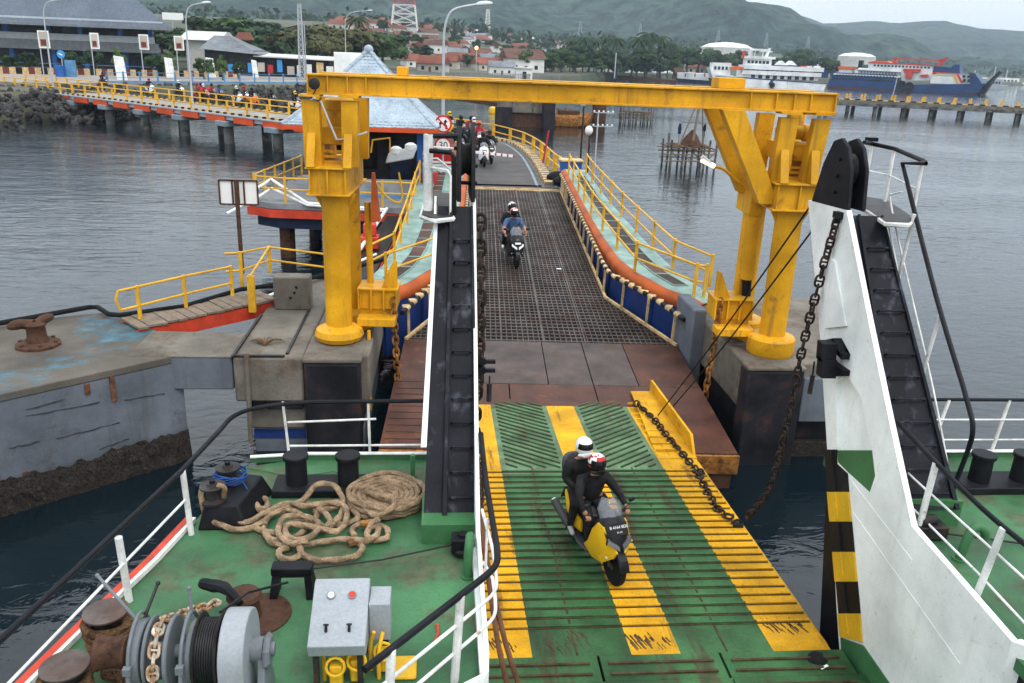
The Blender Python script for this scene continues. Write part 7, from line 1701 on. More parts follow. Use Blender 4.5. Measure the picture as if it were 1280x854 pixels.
mat('boat_blue', (.013, .045, .14), .45, var=.1, scale=.2, dirt=.5, dcol=(.04, .05, .07), dscale=.4, dmin=.56); mat('boat_red', (.50, .05, .03), .5, var=.08)
mat('boat_boot', (.10, .035, .025), .7, var=.2); mat('boat_grey', (.28, .31, .34), .5, var=.1); mat('boat_orange', (.6, .12, .03), .5)
PZ = 2.95
plz = [(-80, 95), (-62, 101), (-46, 106.5), (-41, 111.5), (-38.5, 115.0), (-29.5, 122.6), (-20.3, 130.6), (-12.6, 140.5), (-4, 166), (-6, 210), (-40, 215), (-150, 200), (-150, 90)]
MBp = MB().prism([(x * 1.0, y + .12) for x, y in plz], 'z', -1, PZ - .25); tag(MBp.build('shore_bank', ['rock'], smooth=False), kind='structure')
o = MB().prism(plz, 'z', PZ - .25, PZ).build('plaza', ['paving'], smooth=False); tag(o, kind='structure')
# rock revetment
random.seed(21); rocks = []
for k in range(3):
    m = MB(); bm = bmesh.new(); bmesh.ops.create_icosphere(bm, subdivisions=1, radius=1.0)
    for v in bm.verts: v.co *= random.uniform(.75, 1.2)
    vs = [tuple(v.co) for v in bm.verts]; fs = [tuple(v.index for v in f.verts) for f in bm.faces]; bm.free(); rocks.append(MB().add(vs, fs).mesh('boulder', ['rock'], smooth=False))
RK = thing('rock_revetment', 'dark boulder slope along the shore below the blue fence', 'rocks', (-30, 118, 0)); RKb = V((-30, 118, 0)); nb = 0; big = MB()
for (a, b, wd) in (((-38.3, 113.0), (-19.8, 128.4), 6.5), ((-19.8, 128.4), (-9, 143), 6.5), ((-66, 80), (-43, 92), 14), ((-44, 90), (-37, 108), 9), ((-100, 62), (-58, 78), 16), ((-66, 92), (-43, 105.5), 16), ((-44, 100), (-38, 112.5), 9), ((-90, 82), (-62, 97), 14)):
    a, b = V((*a, 0)), V((*b, 0)); d = (b - a).normalized(); n = V((d.y, -d.x, 0)); Ln = (b - a).length
    for i in range(int(Ln * 18)):
        s = random.random() * Ln; t = random.random(); p = a + d * s + n * (t * wd) ; z = 2.75 - 3.1 * t * (1.0 if wd < 9 else .9) + random.uniform(-.1, .15)
        sc = random.uniform(.2, .44)
        me = rocks[i % 3]; E_ = (random.random() * 6, random.random() * 6, random.random() * 6)
        if nb < 290 and wd < 9: ro = inst('boulder', me, RK, p + V((0, 0, z)) - RKb, E_, (sc * 1.2, sc, sc * .8)); nb += 1
        else:
            M = Matrix.LocRotScale(p + V((0, 0, z)), Euler(E_), V((sc * 1.2, sc, sc * .8))); big.add([M @ v.co for v in me.vertices], [tuple(f.vertices) for f in me.polygons])
o = big.build('boulder', ['rock'], RK, smooth=False, fix=False); tag(o, kind='stuff')
# blue fence, striped wall, white pylons
f = thing('blue_fence', 'pale blue metal fence along the shore promenade above the boulders', 'fence', (-30, 122, PZ))
fp = [(-41, 112.0), (-38.8, 115.3), (-29.5, 123.0), (-20.5, 131.0), (-13.0, 141.0)]
for p, d in along(fp, 2.3): MB().bb((p.x - .09, p.y - .09, PZ - .1), (p.x + .09, p.y + .09, PZ + 1.35)).build('fence_post', ['blue_fence'], f)
for a, b in zip(fp, fp[1:]):
    MB().bar((*a, PZ - .05), (*b, PZ - .05), .3, .5).build('base_beam', ['blue_fence'], f)
    for z in (.6, 1.2): MB().bar((*a, PZ + z), (*b, PZ + z), .05, .06).build('fence_rail', ['blue_fence'], f)
wl = thing('striped_wall', 'low promenade wall with slanting yellow and black stripes in front of the terminal', 'wall', (-45, 133, PZ)); k = 0
for p, d in along([(-110, 112), (-62, 128), (-44, 139), (-33, 147)], .8):
    MB().box(p + V((0, 0, PZ + .45)), (.78, .25, .9), rz=math.atan2(d.y, d.x)).build('stripe', [['pale_yellow', 'tent_maroon', 'pale_yellow', 'stripe_black'][k % 4]], wl, smooth=False); k += 1
for i, (px, py, t, wd_, lb) in enumerate(((153, 100, 70, 11, 'white leaning pylon beside a green shrub in front of the terminal'), (214, 98, 72, 9, 'white pylon left of the gabled grey roof'), (265, 97, 72, 9, 'white pylon with a red notice beside the maroon awnings'), (320, 97, 75, 6, 'slim white pylon in front of the shops'))):
    p = at(px, py, PZ); z = row(p, t); w_ = wd_ * p.y / 1040; tag(MB().hexa([p + V((-w_ / 2, -.2, 0)), p + V((w_ / 2, -.2, 0)), p + V((w_ / 2, .2, 0)), p + V((-w_ / 2, .2, 0)), V((p.x - w_ / 2 - .15, p.y - .2, z)), V((p.x + w_ / 2 - .25, p.y - .2, z - .15)), V((p.x + w_ / 2 - .25, p.y + .2, z - .15)), V((p.x - w_ / 2 - .15, p.y + .2, z))]).build('pylon', ['white_paint'], bev=.03), lb, 'pylon')
p = at(262, 88, PZ); tag(MB().box(p + V((0, -.4, .8)), (1.0, .06, .6)).build('notice_board', ['sc_red']), 'small dark red notice on the white pylon', 'notice')
# terminal building
Ty = 152; T = thing('terminal_building', 'large two storey port terminal with wide grey hipped roof and blue columns', 'terminal', (-85, Ty, PZ))
tz = lambda py, px=120: aty(px, py, Ty).z
xr = aty(190, 50, Ty).x; xl = -150
e1 = aty(218, 36, Ty - 4); zE = e1.z
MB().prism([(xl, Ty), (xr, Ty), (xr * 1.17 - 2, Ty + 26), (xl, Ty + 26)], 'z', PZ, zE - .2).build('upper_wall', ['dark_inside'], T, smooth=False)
zb0, zb1 = tz(52), tz(44)
MB().bb((xl, Ty - 2.2, zb0), (xr + 1, Ty - 1.9, zb1)).build('balcony_band', ['terminal_band'], T); MB().bb((xl, Ty - 2.1, tz(64)), (xr + 1, Ty - .1, zb0 - .01)).build('floor_slab', ['terminal_grey'], T)
for px in (14, 66, 106, 155, 192):
    x = aty(px, 40, Ty).x; MB().bb((x - .35, Ty - 2.0, zb1), (x + .35, Ty - 1.4, zE)).build('column', ['blue_post'], T); MB().bb((x - .35, Ty - .8, PZ), (x + .35, Ty - .2, zb0 - 1)).build('column', ['blue_post'], T)
for k in range(26):
    x = xr - 2 - k * 3.6; MB().bb((x - 1.1, Ty - .06, zb1 + .2), (x + 1.1, Ty - .01, zE - 1.0)).build('window', ['glass_dark'], T)
    MB().bb((x - 1.2, Ty - .05, PZ + .2), (x + 1.2, Ty - .01, PZ + 2.6)).build('window', ['glass_dark'], T)
MB().bb((xl, Ty - 3.4, PZ + 1.0), (xr + 2, Ty - 3.3, PZ + 1.08)).build('rail', ['blue_fence'], T)
A_, B_ = V((xl, Ty - 5, zE + .2)), V((e1.x, Ty - 5, zE)); hgt = 13
MB().hexa([V((xl, Ty - 5, zE)), B_, V((e1.x * 1.25 - 2, Ty + 31, zE)), V((xl, Ty + 31, zE)), V((xl, Ty + 12, zE + hgt)), V((e1.x * 1.12 - 17, Ty + 12, zE + hgt)), V((e1.x * 1.12 - 17, Ty + 14, zE + hgt)), V((xl, Ty + 14, zE + hgt))]).build('roof', ['terminal_roof'], T, smooth=False)
MB().bar((xl, Ty - 4.2, zE + .95), (e1.x - 1.8, Ty - 4.0, zE + .75), .12, .4).build('roof_strip', ['terminal_band'], T)
MB().bar((xl, Ty - 5.05, zE - .15), (e1.x, Ty - 5.05, zE - .15), .12, .35).build('fascia', ['terminal_grey'], T)
# banner posts in front of it
for i, (x0_, x1_, y0_, y1_, by) in enumerate(((48, 62, 38, 60, 94), (113, 124, 41, 61, 95), (174, 186, 43, 62, 97), (218, 230, 45, 63, 99))):
    p = at((x0_ + x1_) / 2, by, PZ); r = thing('banner_post', ('banner on a pole in front of the terminal, the leftmost', 'banner on a pole in front of the second blue column', 'banner on a pole near the right end of the terminal', 'banner on a pole beside the white billboard')[i], 'banner', tuple(p))
    a, b = aty(x0_, (y0_ + y1_) / 2, p.y), aty(x1_, (y0_ + y1_) / 2, p.y); z0_, z1_ = row(p, y1_), row(p, y0_)
    MB().tube([p, (p.x, p.y, z1_)], .07, 6).build('pole', ['lamp_pole'], r); MB().bb((a.x, p.y - .12, z0_), (b.x, p.y - .06, z1_)).build('frame', ['sign_white'], r); q = MB().bb((a.x + .15, p.y - .14, z0_ + .15), (b.x - .15, p.y - .125, z1_ - .15)); q.build('poster', ['wall_cream'], r)
    MB().bb((a.x + .3, p.y - .16, z0_ + .3), (b.x - .35, p.y - .145, z0_ + (z1_ - z0_) * .5)).build('picture', ['tent_maroon'], r)
p = at(112, 88, PZ); z = row(p, 37); r = thing('small_sign', 'small white square sign with an orange mark before the terminal balcony', 'sign', tuple(p)); MB().tube([p, (p.x, p.y, z)], .05, 6).build('pole', ['lamp_pole'], r); MB().bb((p.x - .6, p.y - .1, z - 1.3), (p.x + .6, p.y - .06, z)).build('panel', ['sign_white'], r); MB().bb((p.x - .35, p.y - .12, z - .95), (p.x + .2, p.y - .105, z - .4)).build('mark', ['sc_orange'], r)
p = at(80, 96, PZ); z = row(p, 68); r = thing('round_sign', 'round blue sign with a white arrow on a post in front of the terminal', 'traffic sign', tuple(p)); MB().tube([p, (p.x, p.y, z)], .06, 6).build('pole', ['lamp_pole'], r); disc2(V((p.x, p.y - .1, z)), .55, 'disc', 'tent_blue', 0, r); MB().bar((p.x - .28, p.y - .125, z + .1), (p.x + .2, p.y - .125, z - .1), .14, .01, up=(0, 1, 0)).build('arrow', ['sign_white'], r)
MB().bb((p.x + .3, p.y, PZ), (p.x + 1.6, p.y + .5, PZ + 2.2)).build('ticket_box', ['blue_fence'], r)
p = at(76, 96, PZ); tag(MB().bb((p.x - .5, p.y - .5, PZ), (p.x + .6, p.y + .5, PZ + 1.5)).build('blue_bin', ['blue_post'], bev=.05), 'blue bin standing under the round blue arrow sign', 'bin')
p = at(220, 78, PZ); z0_, z1_ = row(p, 25), row(p, 16); a, b = aty(203, 20, p.y), aty(229, 20, p.y); r = thing('billboard', 'blank white billboard on a post right of the terminal roof', 'billboard', tuple(p)); MB().bb((a.x, p.y - .2, z0_), (b.x, p.y, z1_)).build('panel', ['sign_white'], r); MB().tube([(p.x, p.y + .1, PZ), (p.x, p.y + .1, z1_)], .12, 8).build('pole', ['lamp_pole'], r)

# ---- trees
random.seed(33); rng = np.random.default_rng(5)
def crown_mesh(name, mt, n_clump, n_leaf, rx, rz_, leaf, shape='round', lob=.42):
    vs = []; fs = []
    for c in range(n_clump):
        while True:
            p = rng.uniform(-1, 1, 3)
            if (p ** 2).sum() < 1 and (p ** 2).sum() > .12: break
        if shape == 'flat': p[2] = abs(p[2]) * .7 - .1
        cc = np.array([p[0] * rx * .8, p[1] * rx * .8, p[2] * rz_ * .8]); cr = lob * rng.uniform(.55, 1.15) * rx
        for _ in range(n_leaf):
            d = rng.normal(size=3); d /= np.linalg.norm(d); d[2] = d[2] if d[2] > -.3 else -d[2]
            q = cc + d * cr * rng.uniform(.6, 1.05) * np.array([1, 1, .75]); u = rng.normal(size=3); u -= u.dot(d) * d * .6; u /= np.linalg.norm(u); w_ = np.cross(d, u); w_ /= np.linalg.norm(w_) + 1e-6
            s = leaf * rng.uniform(.6, 1.3); k = len(vs); vs += [tuple(q - u * s), tuple(q + w_ * s * .55), tuple(q + u * s), tuple(q - w_ * s * .55)]; fs.append((k, k + 1, k + 2, k + 3))
    me = bpy.data.meshes.new(name); me.from_pydata(vs, [], fs); me.materials.append(MATS[mt]); return me
def trunk_mesh(h, r, limbs=4):
    m = MB(); m.tube([(0, 0, 0), (.1, 0, h * .5), (0, .1, h)], [r, r * .75, r * .5], 8)
    for k in range(limbs): a = k * 6.28 / limbs; m.tube([(0, 0, h * .6), (math.cos(a) * h * .25, math.sin(a) * h * .25, h * .95), (math.cos(a) * h * .45, math.sin(a) * h * .45, h * 1.25)], [r * .45, r * .3, r * .12], 5)
    return m.mesh('trunk', ['bark'])
CR = {k: [crown_mesh('crown', mt, 18, 110, 1, .8, .12, sh) for _ in range(2)] for k, mt, sh in (('dark', 'leaf_dark', 'round'), ('mid', 'leaf_mid', 'round'), ('olive', 'leaf_olive', 'flat'), ('fresh', 'leaf_fresh', 'round'))}
CR['tall'] = [crown_mesh('crown', 'leaf_dark', 16, 100, .55, 1.1, .1)]
TR = trunk_mesh(1, .09)
TL = {'dark': 'dark green broadleaf tree', 'mid': 'green leafy tree', 'olive': 'wide olive rain tree', 'fresh': 'bright green young tree', 'tall': 'narrow dark casuarina tree'}
def tree(p, kind, H, wd, where, group):
    r = thing('tree', TL[kind] + ' ' + where, 'tree', tuple(p), group=group); cz = H * .54
    inst('trunk', TR, r, (0, 0, 0), (0, 0, random.random() * 6), (H * .55, H * .55, H * .5))
    inst('crown', random.choice(CR[kind]), r, (0, 0, cz), (0, 0, random.random() * 6.28), (wd / 2, wd / 2, H * .52)); return r
def palm_mesh():
    m = MB()
    for k in range(15):
        a = k * 2.4; up = .9 - .09 * k; L = 1.0; P = []
        for i in range(6):
            t = i / 5; P.append(V((math.cos(a) * L * t, math.sin(a) * L * t, up * t * .55 - .85 * t * t * (1 - up * .35))))
        for i in range(5):
            sd_ = V((-math.sin(a), math.cos(a), 0)) * (.14 * (1 - abs(i - 1.5) / 5))
            for s in (-1, 1):
                m.add([P[i], P[i + 1], P[i + 1] + sd_ * s + V((0, 0, -.11)), P[i] + sd_ * s + V((0, 0, -.11))], [(0, 1, 2, 3)])
    return m.mesh('fronds', ['leaf_dark'], smooth=False, fix=False)
PF = palm_mesh(); PT = MB().tube([(0, 0, 0), (.04, 0, .5), (0, .02, 1)], [.022, .016, .013], 7).mesh('trunk', ['bark'])
def palm(p, H, where, group):
    r = thing('palm_tree', 'coconut palm ' + where, 'palm tree', tuple(p), group=group); inst('trunk', PT, r, (0, 0, 0), (0, 0, random.random() * 6), (H, H, H)); inst('fronds', PF, r, (0, 0, H), (0, 0, random.random() * 6.28), (H * .3,) * 3); return r
MARKS = [(60, 'the leftmost trestle lamp'), (152, 'the leaning white pylon'), (216, 'the white billboard'), (252, 'the second trestle lamp'), (275, 'the twin maroon awnings'), (320, 'the slim white pylon'), (378, 'the slender lattice mast'), (411, 'the blue tent'), (440, 'the white hut wall'), (465, 'the hut roof'), (506, 'the red and white tower'), (553, 'the tall curved lamp'), (595, 'the lit lamp'), (608, 'the slim pale mast'), (655, 'the white guard hut'), (700, 'the grey landing barge'), (740, 'the long rusty barge tip'), (768, 'the far pale lamp mast'), (812, 'the beached boats'), (840, 'the barge ramp'), (880, 'the barge crane'), (912, 'the white storage tank'), (953, 'the white ferry mast'), (985, 'the white ferry tents'), (1020, 'the white ferry stern'), (1060, 'the blue ferry stern'), (1115, 'the blue ferry derrick')]
def near(px, far=False):
    q, nm = min(MARKS, key=lambda t: abs(t[0] - px)); d = px - q
    return ('left of ' if d < -7 else 'right of ' if d > 7 else 'above ') + nm
def ground_at(px, Y):
    x = aty(px, 90, Y).x; return V((x, Y, max(land_z(x, Y), .5) - .1))
def tree_px(px, Y, top, kind, wpx, where, group):
    p = ground_at(px, Y); H = row(p, top) - p.z; tree(p, kind, max(3, H * 1.08), wpx * Y / 900, where + ' ' + near(px), group)
g1 = 'trees behind the terminal and the shops'
random.seed(40)
for k in range(26):
    px = random.uniform(215, 470); tree_px(px, random.uniform(225, 300), 34 + 10 * abs((px - 320) / 130) + random.uniform(-10, 4), random.choice(('mid', 'dark', 'dark')), random.uniform(55, 80), 'in the grove', g1)
for px, Y, top, kind, wpx in ((228, 205, 42, 'mid', 60), (255, 225, 36, 'mid', 70), (285, 215, 20, 'mid', 80), (315, 240, 32, 'dark', 70), (345, 235, 48, 'dark', 70), (300, 195, 46, 'dark', 60), (330, 200, 42, 'mid', 60), (360, 215, 45, 'dark', 70), (390, 190, 30, 'olive', 85), (420, 200, 27, 'olive', 85), (445, 215, 36, 'olive', 70), (372, 180, 42, 'dark', 55), (268, 180, 52, 'mid', 40), (240, 190, 44, 'mid', 45), (480, 230, 40, 'mid', 55), (462, 210, 42, 'mid', 50), (405, 180, 40, 'olive', 60), (205, 210, 34, 'dark', 50)):
    tree_px(px, Y, top, kind, wpx, 'in the grove', g1)
g2 = 'shrubs and small trees in front of the terminal'
for px, Y, top, kind, wpx in ((95, 138, 62, 'dark', 26), (150, 136, 60, 'fresh', 18), (88, 132, 74, 'dark', 16), (205, 140, 66, 'dark', 24), (255, 134, 70, 'mid', 26), (212, 138, 64, 'fresh', 14), (40, 140, 62, 'dark', 22), (15, 140, 66, 'dark', 22), (278, 133, 68, 'fresh', 12), (298, 138, 74, 'dark', 14), (120, 140, 60, 'mid', 20), (190, 141, 66, 'mid', 16)):
    p = ground_at(px, Y); p.z = PZ; H = row(p, top) - p.z; tree(p, kind, max(2, H), wpx * Y / 1000, 'before the terminal ' + near(px), g2)
g3 = 'trees along the far shore'
for px, Y, top, kind, wpx in ((702, 330, 60, 'mid', 30), (716, 350, 54, 'dark', 38), (735, 360, 55, 'dark', 46), (752, 365, 60, 'tall', 40), (770, 362, 62, 'dark', 40), (788, 368, 62, 'tall', 40), (808, 366, 58, 'dark', 44), (826, 370, 60, 'tall', 36), (842, 380, 66, 'mid', 30), (858, 420, 58, 'mid', 40), (873, 430, 60, 'mid', 36), (888, 440, 62, 'dark', 30), (745, 345, 74, 'mid', 28), (760, 380, 62, 'mid', 36), (690, 320, 66, 'mid', 34), (668, 330, 58, 'dark', 24), (650, 300, 62, 'mid', 30), (905, 470, 66, 'mid', 30), (925, 470, 62, 'dark', 24), (1005, 470, 66, 'dark', 36), (1020, 480, 70, 'dark', 30), (990, 480, 68, 'mid', 30), (1040, 500, 74, 'dark', 30), (970, 500, 70, 'dark', 24), (1110, 560, 78, 'dark', 30), (1085, 560, 80, 'mid', 26), (1145, 600, 80, 'dark', 24)):
    tree_px(px, Y, top, kind, wpx, 'on the far shore', g3)
for px, Y, top in ((808, 372, 42), (822, 374, 46), (796, 370, 48), (768, 372, 48), (712, 360, 50), (742, 366, 50), (756, 372, 46), (728, 356, 47), (835, 380, 54), (996, 480, 62), (983, 490, 66), (1008, 490, 63), (447, 240, 22), (300 + 320, 420, 58)):
    p = ground_at(px, Y); palm(p, row(p, top) - p.z, 'on the shore ' + near(px), 'coconut palms on the shore')
for k in range(110):
    px = random.uniform(470, 880); Y = random.choice((300, 380, 450, 520, 600, 700, 820)) + random.uniform(-40, 40); p = ground_at(px, Y)
    if p.y - coast_y(p.x) < 8: continue
    tree(p, random.choice(('mid', 'dark', 'dark', 'tall')), random.uniform(4, 8), random.uniform(5, 9), 'in the town ' + near(px), 'trees among the town houses')
# distant wood at the foot of the mountain
m = MB(); vs = []; fs = []
for k in range(1700):
    px = rng.uniform(-60, 1300); Y = rng.uniform(640, 1250) if px < 900 else rng.uniform(1000, 1500); x = aty(px, 90, Y).x
    if Y - coast_y(x) < 40: continue
    z = land_z(x, Y); s = rng.uniform(3.5, 7)
    for _ in range(9):
        q = np.array([x, Y, z + s * .5]) + rng.normal(size=3) * s * .45; u = rng.normal(size=3); u /= np.linalg.norm(u); w_ = rng.normal(size=3); w_ /= np.linalg.norm(w_); i = len(vs); r_ = s * .4
        vs += [tuple(q - u * r_), tuple(q + w_ * r_), tuple(q + u * r_), tuple(q - w_ * r_)]; fs.append((i, i + 1, i + 2, i + 3))
me = bpy.data.meshes.new('distant_wood'); me.from_pydata(vs, [], fs); me.materials.append(MATS['leaf_dark']); o = bpy.data.objects.new('distant_wood', me); COL.objects.link(o); tag(o, 'far dark wood along the foot of the mountain', kind='stuff')
# ---- houses
def house_proto(wall, roof, hip, w_, d_, h_, rh, label):
    r = thing('house', label, 'house', group='small houses of the harbour town')
    A = dict(local=True); MB().bb((-w_ / 2, -d_ / 2, -1), (w_ / 2, d_ / 2, h_)).build('wall', [wall], r, smooth=False, **A); o_ = .6
    if hip: m = MB().hexa([(-w_ / 2 - o_, -d_ / 2 - o_, h_), (w_ / 2 + o_, -d_ / 2 - o_, h_), (w_ / 2 + o_, d_ / 2 + o_, h_), (-w_ / 2 - o_, d_ / 2 + o_, h_), (-w_ * .22, -.1, h_ + rh), (w_ * .22, -.1, h_ + rh), (w_ * .22, .1, h_ + rh), (-w_ * .22, .1, h_ + rh)])
    else: m = MB().prism([(-d_ / 2 - o_, h_ - .15), (d_ / 2 + o_, h_ - .15), (0, h_ + rh)], 'x', -w_ / 2 - o_, w_ / 2 + o_)
    m.build('roof', [roof], r, smooth=False, **A)
    for k in (-1, 1): MB().bb((k * w_ * .28 - .6, -d_ / 2 - .05, 1.0), (k * w_ * .28 + .6, -d_ / 2 + .02, 2.3)).build('window', ['glass_dark'], r, smooth=False, **A)
    MB().bb((-.5, -d_ / 2 - .05, 0), (.5, -d_ / 2 + .02, 2.1)).build('door', ['roof_brown'], r, smooth=False, **A); return r
HP = [house_proto('wall_cream', 'roof_red', False, 10, 8, 3.4, 2.8, 'cream house with red gabled roof in town'), house_proto('wall_white', 'roof_red', True, 11, 9, 3.4, 3.2, 'white house with red hipped roof in town'),
      house_proto('wall_white', 'roof_brown', False, 13, 9, 4.6, 3, 'white house with brown gabled roof in town'), house_proto('wall_cream', 'roof_red', False, 16, 9, 3.6, 3, 'long cream house with red roof in town'),
      house_proto('wall_white', 'roof_grey', False, 12, 9, 4, 2.4, 'white house with grey roof in town'), house_proto('wall_white', 'roof_pale', False, 22, 12, 5, 2.2, 'long pale roofed warehouse in town')]
BASE = [h['label'] for h in HP]; used = [False] * 6; random.seed(8); placed = []
def place_house(p, i, rz_, s=1.0):
    if used[i]: o = copy_tree(HP[i])
    else: o = HP[i]; used[i] = True
    px = place_house.px; o['label'] = BASE[i] + ' ' + near(px); o.location = p; o.rotation_euler = (0, 0, rz_); o.scale = (s, s, s); return o
tries = 0
while len(placed) < 125 and tries < 6000:
    tries += 1; px = random.uniform(425, 735); Y = 235 + 620 * random.random() ** 1.3; p = ground_at(px, Y)
    if p.y - coast_y(p.x) < 12 or (px > 640 and Y < 420): continue
    if any((p.x - q.x) ** 2 + (p.y - q.y) ** 2 < 7.0 ** 2 for q in placed): continue
    placed.append(p); place_house.px = px; place_house(p, random.choices(range(6), (5, 4, 5, 4, 3, .4))[0], random.uniform(-.5, .5) + random.choice((0, 0, 1.57)), random.uniform(.52, .74))
for px, Y, i in ((768, 400, 1), (870, 450, 0), (890, 460, 3), (645, 340, 4), (652, 300, 2), (690, 360, 0), (1055, 640, 5), (985, 700, 5), (1010, 720, 5)): place_house.px = px; place_house(ground_at(px, Y), i, random.uniform(-.3, .3))
for i in range(6):
    place_house.px = 560 + i * 12
    if not used[i]: place_house(ground_at(560 + i * 12, 600 + i * 9), i, .2)
# shops by the plaza
r = thing('shop_pavilion', 'grey gabled pavilion with long low shop fronts on the promenade', 'shop', (-30, 160, PZ)); yS = 158
gx = [aty(px, 70, yS).x for px in (225, 256, 268, 285, 318, 345)]
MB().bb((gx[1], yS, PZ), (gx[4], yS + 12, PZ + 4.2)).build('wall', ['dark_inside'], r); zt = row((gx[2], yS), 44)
MB().hexa([(gx[1] - .6, yS - 1.5, PZ + 4.2), (gx[4] + 1, yS - 1.5, PZ + 3.6), (gx[4] + 1, yS + 13, PZ + 3.6), (gx[1] - .6, yS + 13, PZ + 4.2), (gx[2] - .8, yS + 4, zt), (gx[3] - .5, yS + 4, zt), (gx[3] - .5, yS + 7, zt), (gx[2] - .8, yS + 7, zt)]).build('roof', ['roof_grey'], r, smooth=False)
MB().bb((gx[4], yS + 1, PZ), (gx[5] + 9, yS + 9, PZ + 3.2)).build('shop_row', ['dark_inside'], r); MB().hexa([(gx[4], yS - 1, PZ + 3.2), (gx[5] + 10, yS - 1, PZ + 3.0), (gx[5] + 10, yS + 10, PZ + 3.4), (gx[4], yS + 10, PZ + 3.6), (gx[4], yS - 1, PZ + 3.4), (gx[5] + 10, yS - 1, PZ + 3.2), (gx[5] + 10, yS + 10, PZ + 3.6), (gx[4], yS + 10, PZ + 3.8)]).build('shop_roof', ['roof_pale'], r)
random.seed(2)
for k in range(14):
    x = gx[3] + k * 1.7; c_ = random.choice(['tent_blue', 'wall_white', 'cloth_red', 'wall_cream', 'pale_yellow', 'wall_white']); MB().bb((x, yS - .6, PZ + random.uniform(0, .9)), (x + random.uniform(.6, 1.3), yS - .4, PZ + random.uniform(1.6, 2.9))).build('shop_front', [c_], r)
MB().bb((gx[0], yS + 4, PZ), (gx[1] + 2, yS + 16, PZ + 5.6)).build('side_hall', ['wall_white'], r); MB().hexa([(gx[0] - 1, yS + 3, PZ + 5.6), (gx[1] + 2, yS + 3, PZ + 5.6), (gx[1] + 2, yS + 17, PZ + 5.6), (gx[0] - 1, yS + 17, PZ + 5.6), (gx[0] - 1, yS + 9, PZ + 7.2), (gx[1] + 2, yS + 9, PZ + 7.2), (gx[1] + 2, yS + 11, PZ + 7.2), (gx[0] - 1, yS + 11, PZ + 7.2)]).build('side_roof', ['roof_pale'], r)
p_ = V((gx[3], yS + 8, 0)); MB().hexa([(p_.x - .5, p_.y, PZ + 6), (p_.x + 2.5, p_.y, PZ + 6), (p_.x + 2.5, p_.y + 3, PZ + 6), (p_.x - .5, p_.y + 3, PZ + 6), (p_.x, p_.y + 1, row((p_.x, p_.y), 40)), (p_.x + 2, p_.y + 1, row((p_.x, p_.y), 40)), (p_.x + 2, p_.y + 2, row((p_.x, p_.y), 40)), (p_.x, p_.y + 2, row((p_.x, p_.y), 40))]).build('red_turret', ['roof_red'], r)
for px, wpx, top, zz_, mt, lb in ((268, 24, 64, 2.4, 'tent_maroon', 'maroon peaked awning left of its twin before the grey pavilion'), (284, 26, 64, 2.4, 'tent_maroon', 'maroon peaked awning right of its twin before the grey pavilion'), (396, 24, 60, 2.6, 'tent_blue', 'bright blue peaked tent left of the white wall')):
    p = at(px, 88, PZ); w2_ = wpx * p.y / 1040 / 2; zt = row(p, top); r = thing('awning', lb, 'awning', tuple(p))
    MB().hexa([(p.x - w2_, p.y - w2_, PZ + zz_), (p.x + w2_, p.y - w2_, PZ + zz_), (p.x + w2_, p.y + w2_, PZ + zz_), (p.x - w2_, p.y + w2_, PZ + zz_), (p.x - .1, p.y - .1, zt), (p.x + .1, p.y - .1, zt), (p.x + .1, p.y + .1, zt), (p.x - .1, p.y + .1, zt)]).build('canopy', [mt], r, smooth=False)
    for sx in (-1, 1):
        for sy in (-1, 1): MB().cyl((p.x + sx * w2_ * .92, p.y + sy * w2_ * .92, PZ), (p.x + sx * w2_ * .92, p.y + sy * w2_ * .92, PZ + zz_), .06, n=6).build('pole', ['lamp_pole'], r)
p = at(385, 92, PZ); r = thing('kiosk', 'dark flat roofed kiosk behind the lattice mast', 'kiosk', tuple(p)); MB().bb((p.x - 2.2, p.y, PZ), (p.x + 1.5, p.y + 4, PZ + 3.2)).build('wall', ['hut_grey'], r); MB().bb((p.x - 3.2, p.y - .6, PZ + 3.2), (p.x + 2, p.y + 4.5, PZ + 3.45)).build('roof', ['dark_inside'], r); MB().bb((p.x - 1.5, p.y - .04, PZ), (p.x - .3, p.y, PZ + 2.2)).build('door', ['navy'], r)
p = at(402, 94, PZ); tag(MB().bb((p.x - 1.2, p.y, PZ), (p.x + 2.2, p.y + 2, PZ + 2.4)).build('picture_stall', ['tent_blue']), 'blue painted stall wall beside the kiosk', 'stall')
# ---- lattice masts and towers
def lattice(label, p, top, w0, w1, mats, n, rr, cat='tower', name='lattice_tower', sec=None):
    r = thing(name, label, cat, tuple(p)); H = top - p.z
    def corner(i, t): s = (w0 + (w1 - w0) * t) / 2; return p + V(((-1, 1, 1, -1)[i] * s, (-1, -1, 1, 1)[i] * s, H * t))
    for k in range(n):
        t0, t1 = k / n, (k + 1) / n; mt = mats[(k if sec is None else int(k // sec)) % len(mats)]; m = MB()
        for i in range(4):
            j = (i + 1) % 4; m.tube([corner(i, t0), corner(i, t1)], rr, 5); m.tube([corner(i, t1), corner(j, t1)], rr * .7, 4); m.tube([corner(i, t0), corner(j, t1)], rr * .6, 4); m.tube([corner(j, t0), corner(i, t1)], rr * .6, 4)
        m.build('section', [mt], r)
    return r
p = ground_at(506, 520); lattice('large red and white lattice telecom tower above the town', p, row(p, -95), 15, 3, ['tower_white', 'tower_white', 'tower_white', 'tower_red', 'tower_white', 'tower_red'], 12, .42)
p = ground_at(608, 760); lattice('slim pale lattice mast behind the town in front of the mountain', p, row(p, 12), 5, 2.2, ['tower_white'], 9, .3)
p = at(378, 100, PZ); lattice('slender grey lattice mast beside the shore kiosk', p, row(p, 5), .9, .5, ['lamp_pole'], 14, .06, 'mast', 'lattice_mast')
p = at(383, 100, PZ); tag(MB().tube([p, (p.x, p.y, row(p, 30))], .09, 6).build('pole', ['lamp_pole']), 'plain grey pole right beside the slender lattice mast', 'pole')
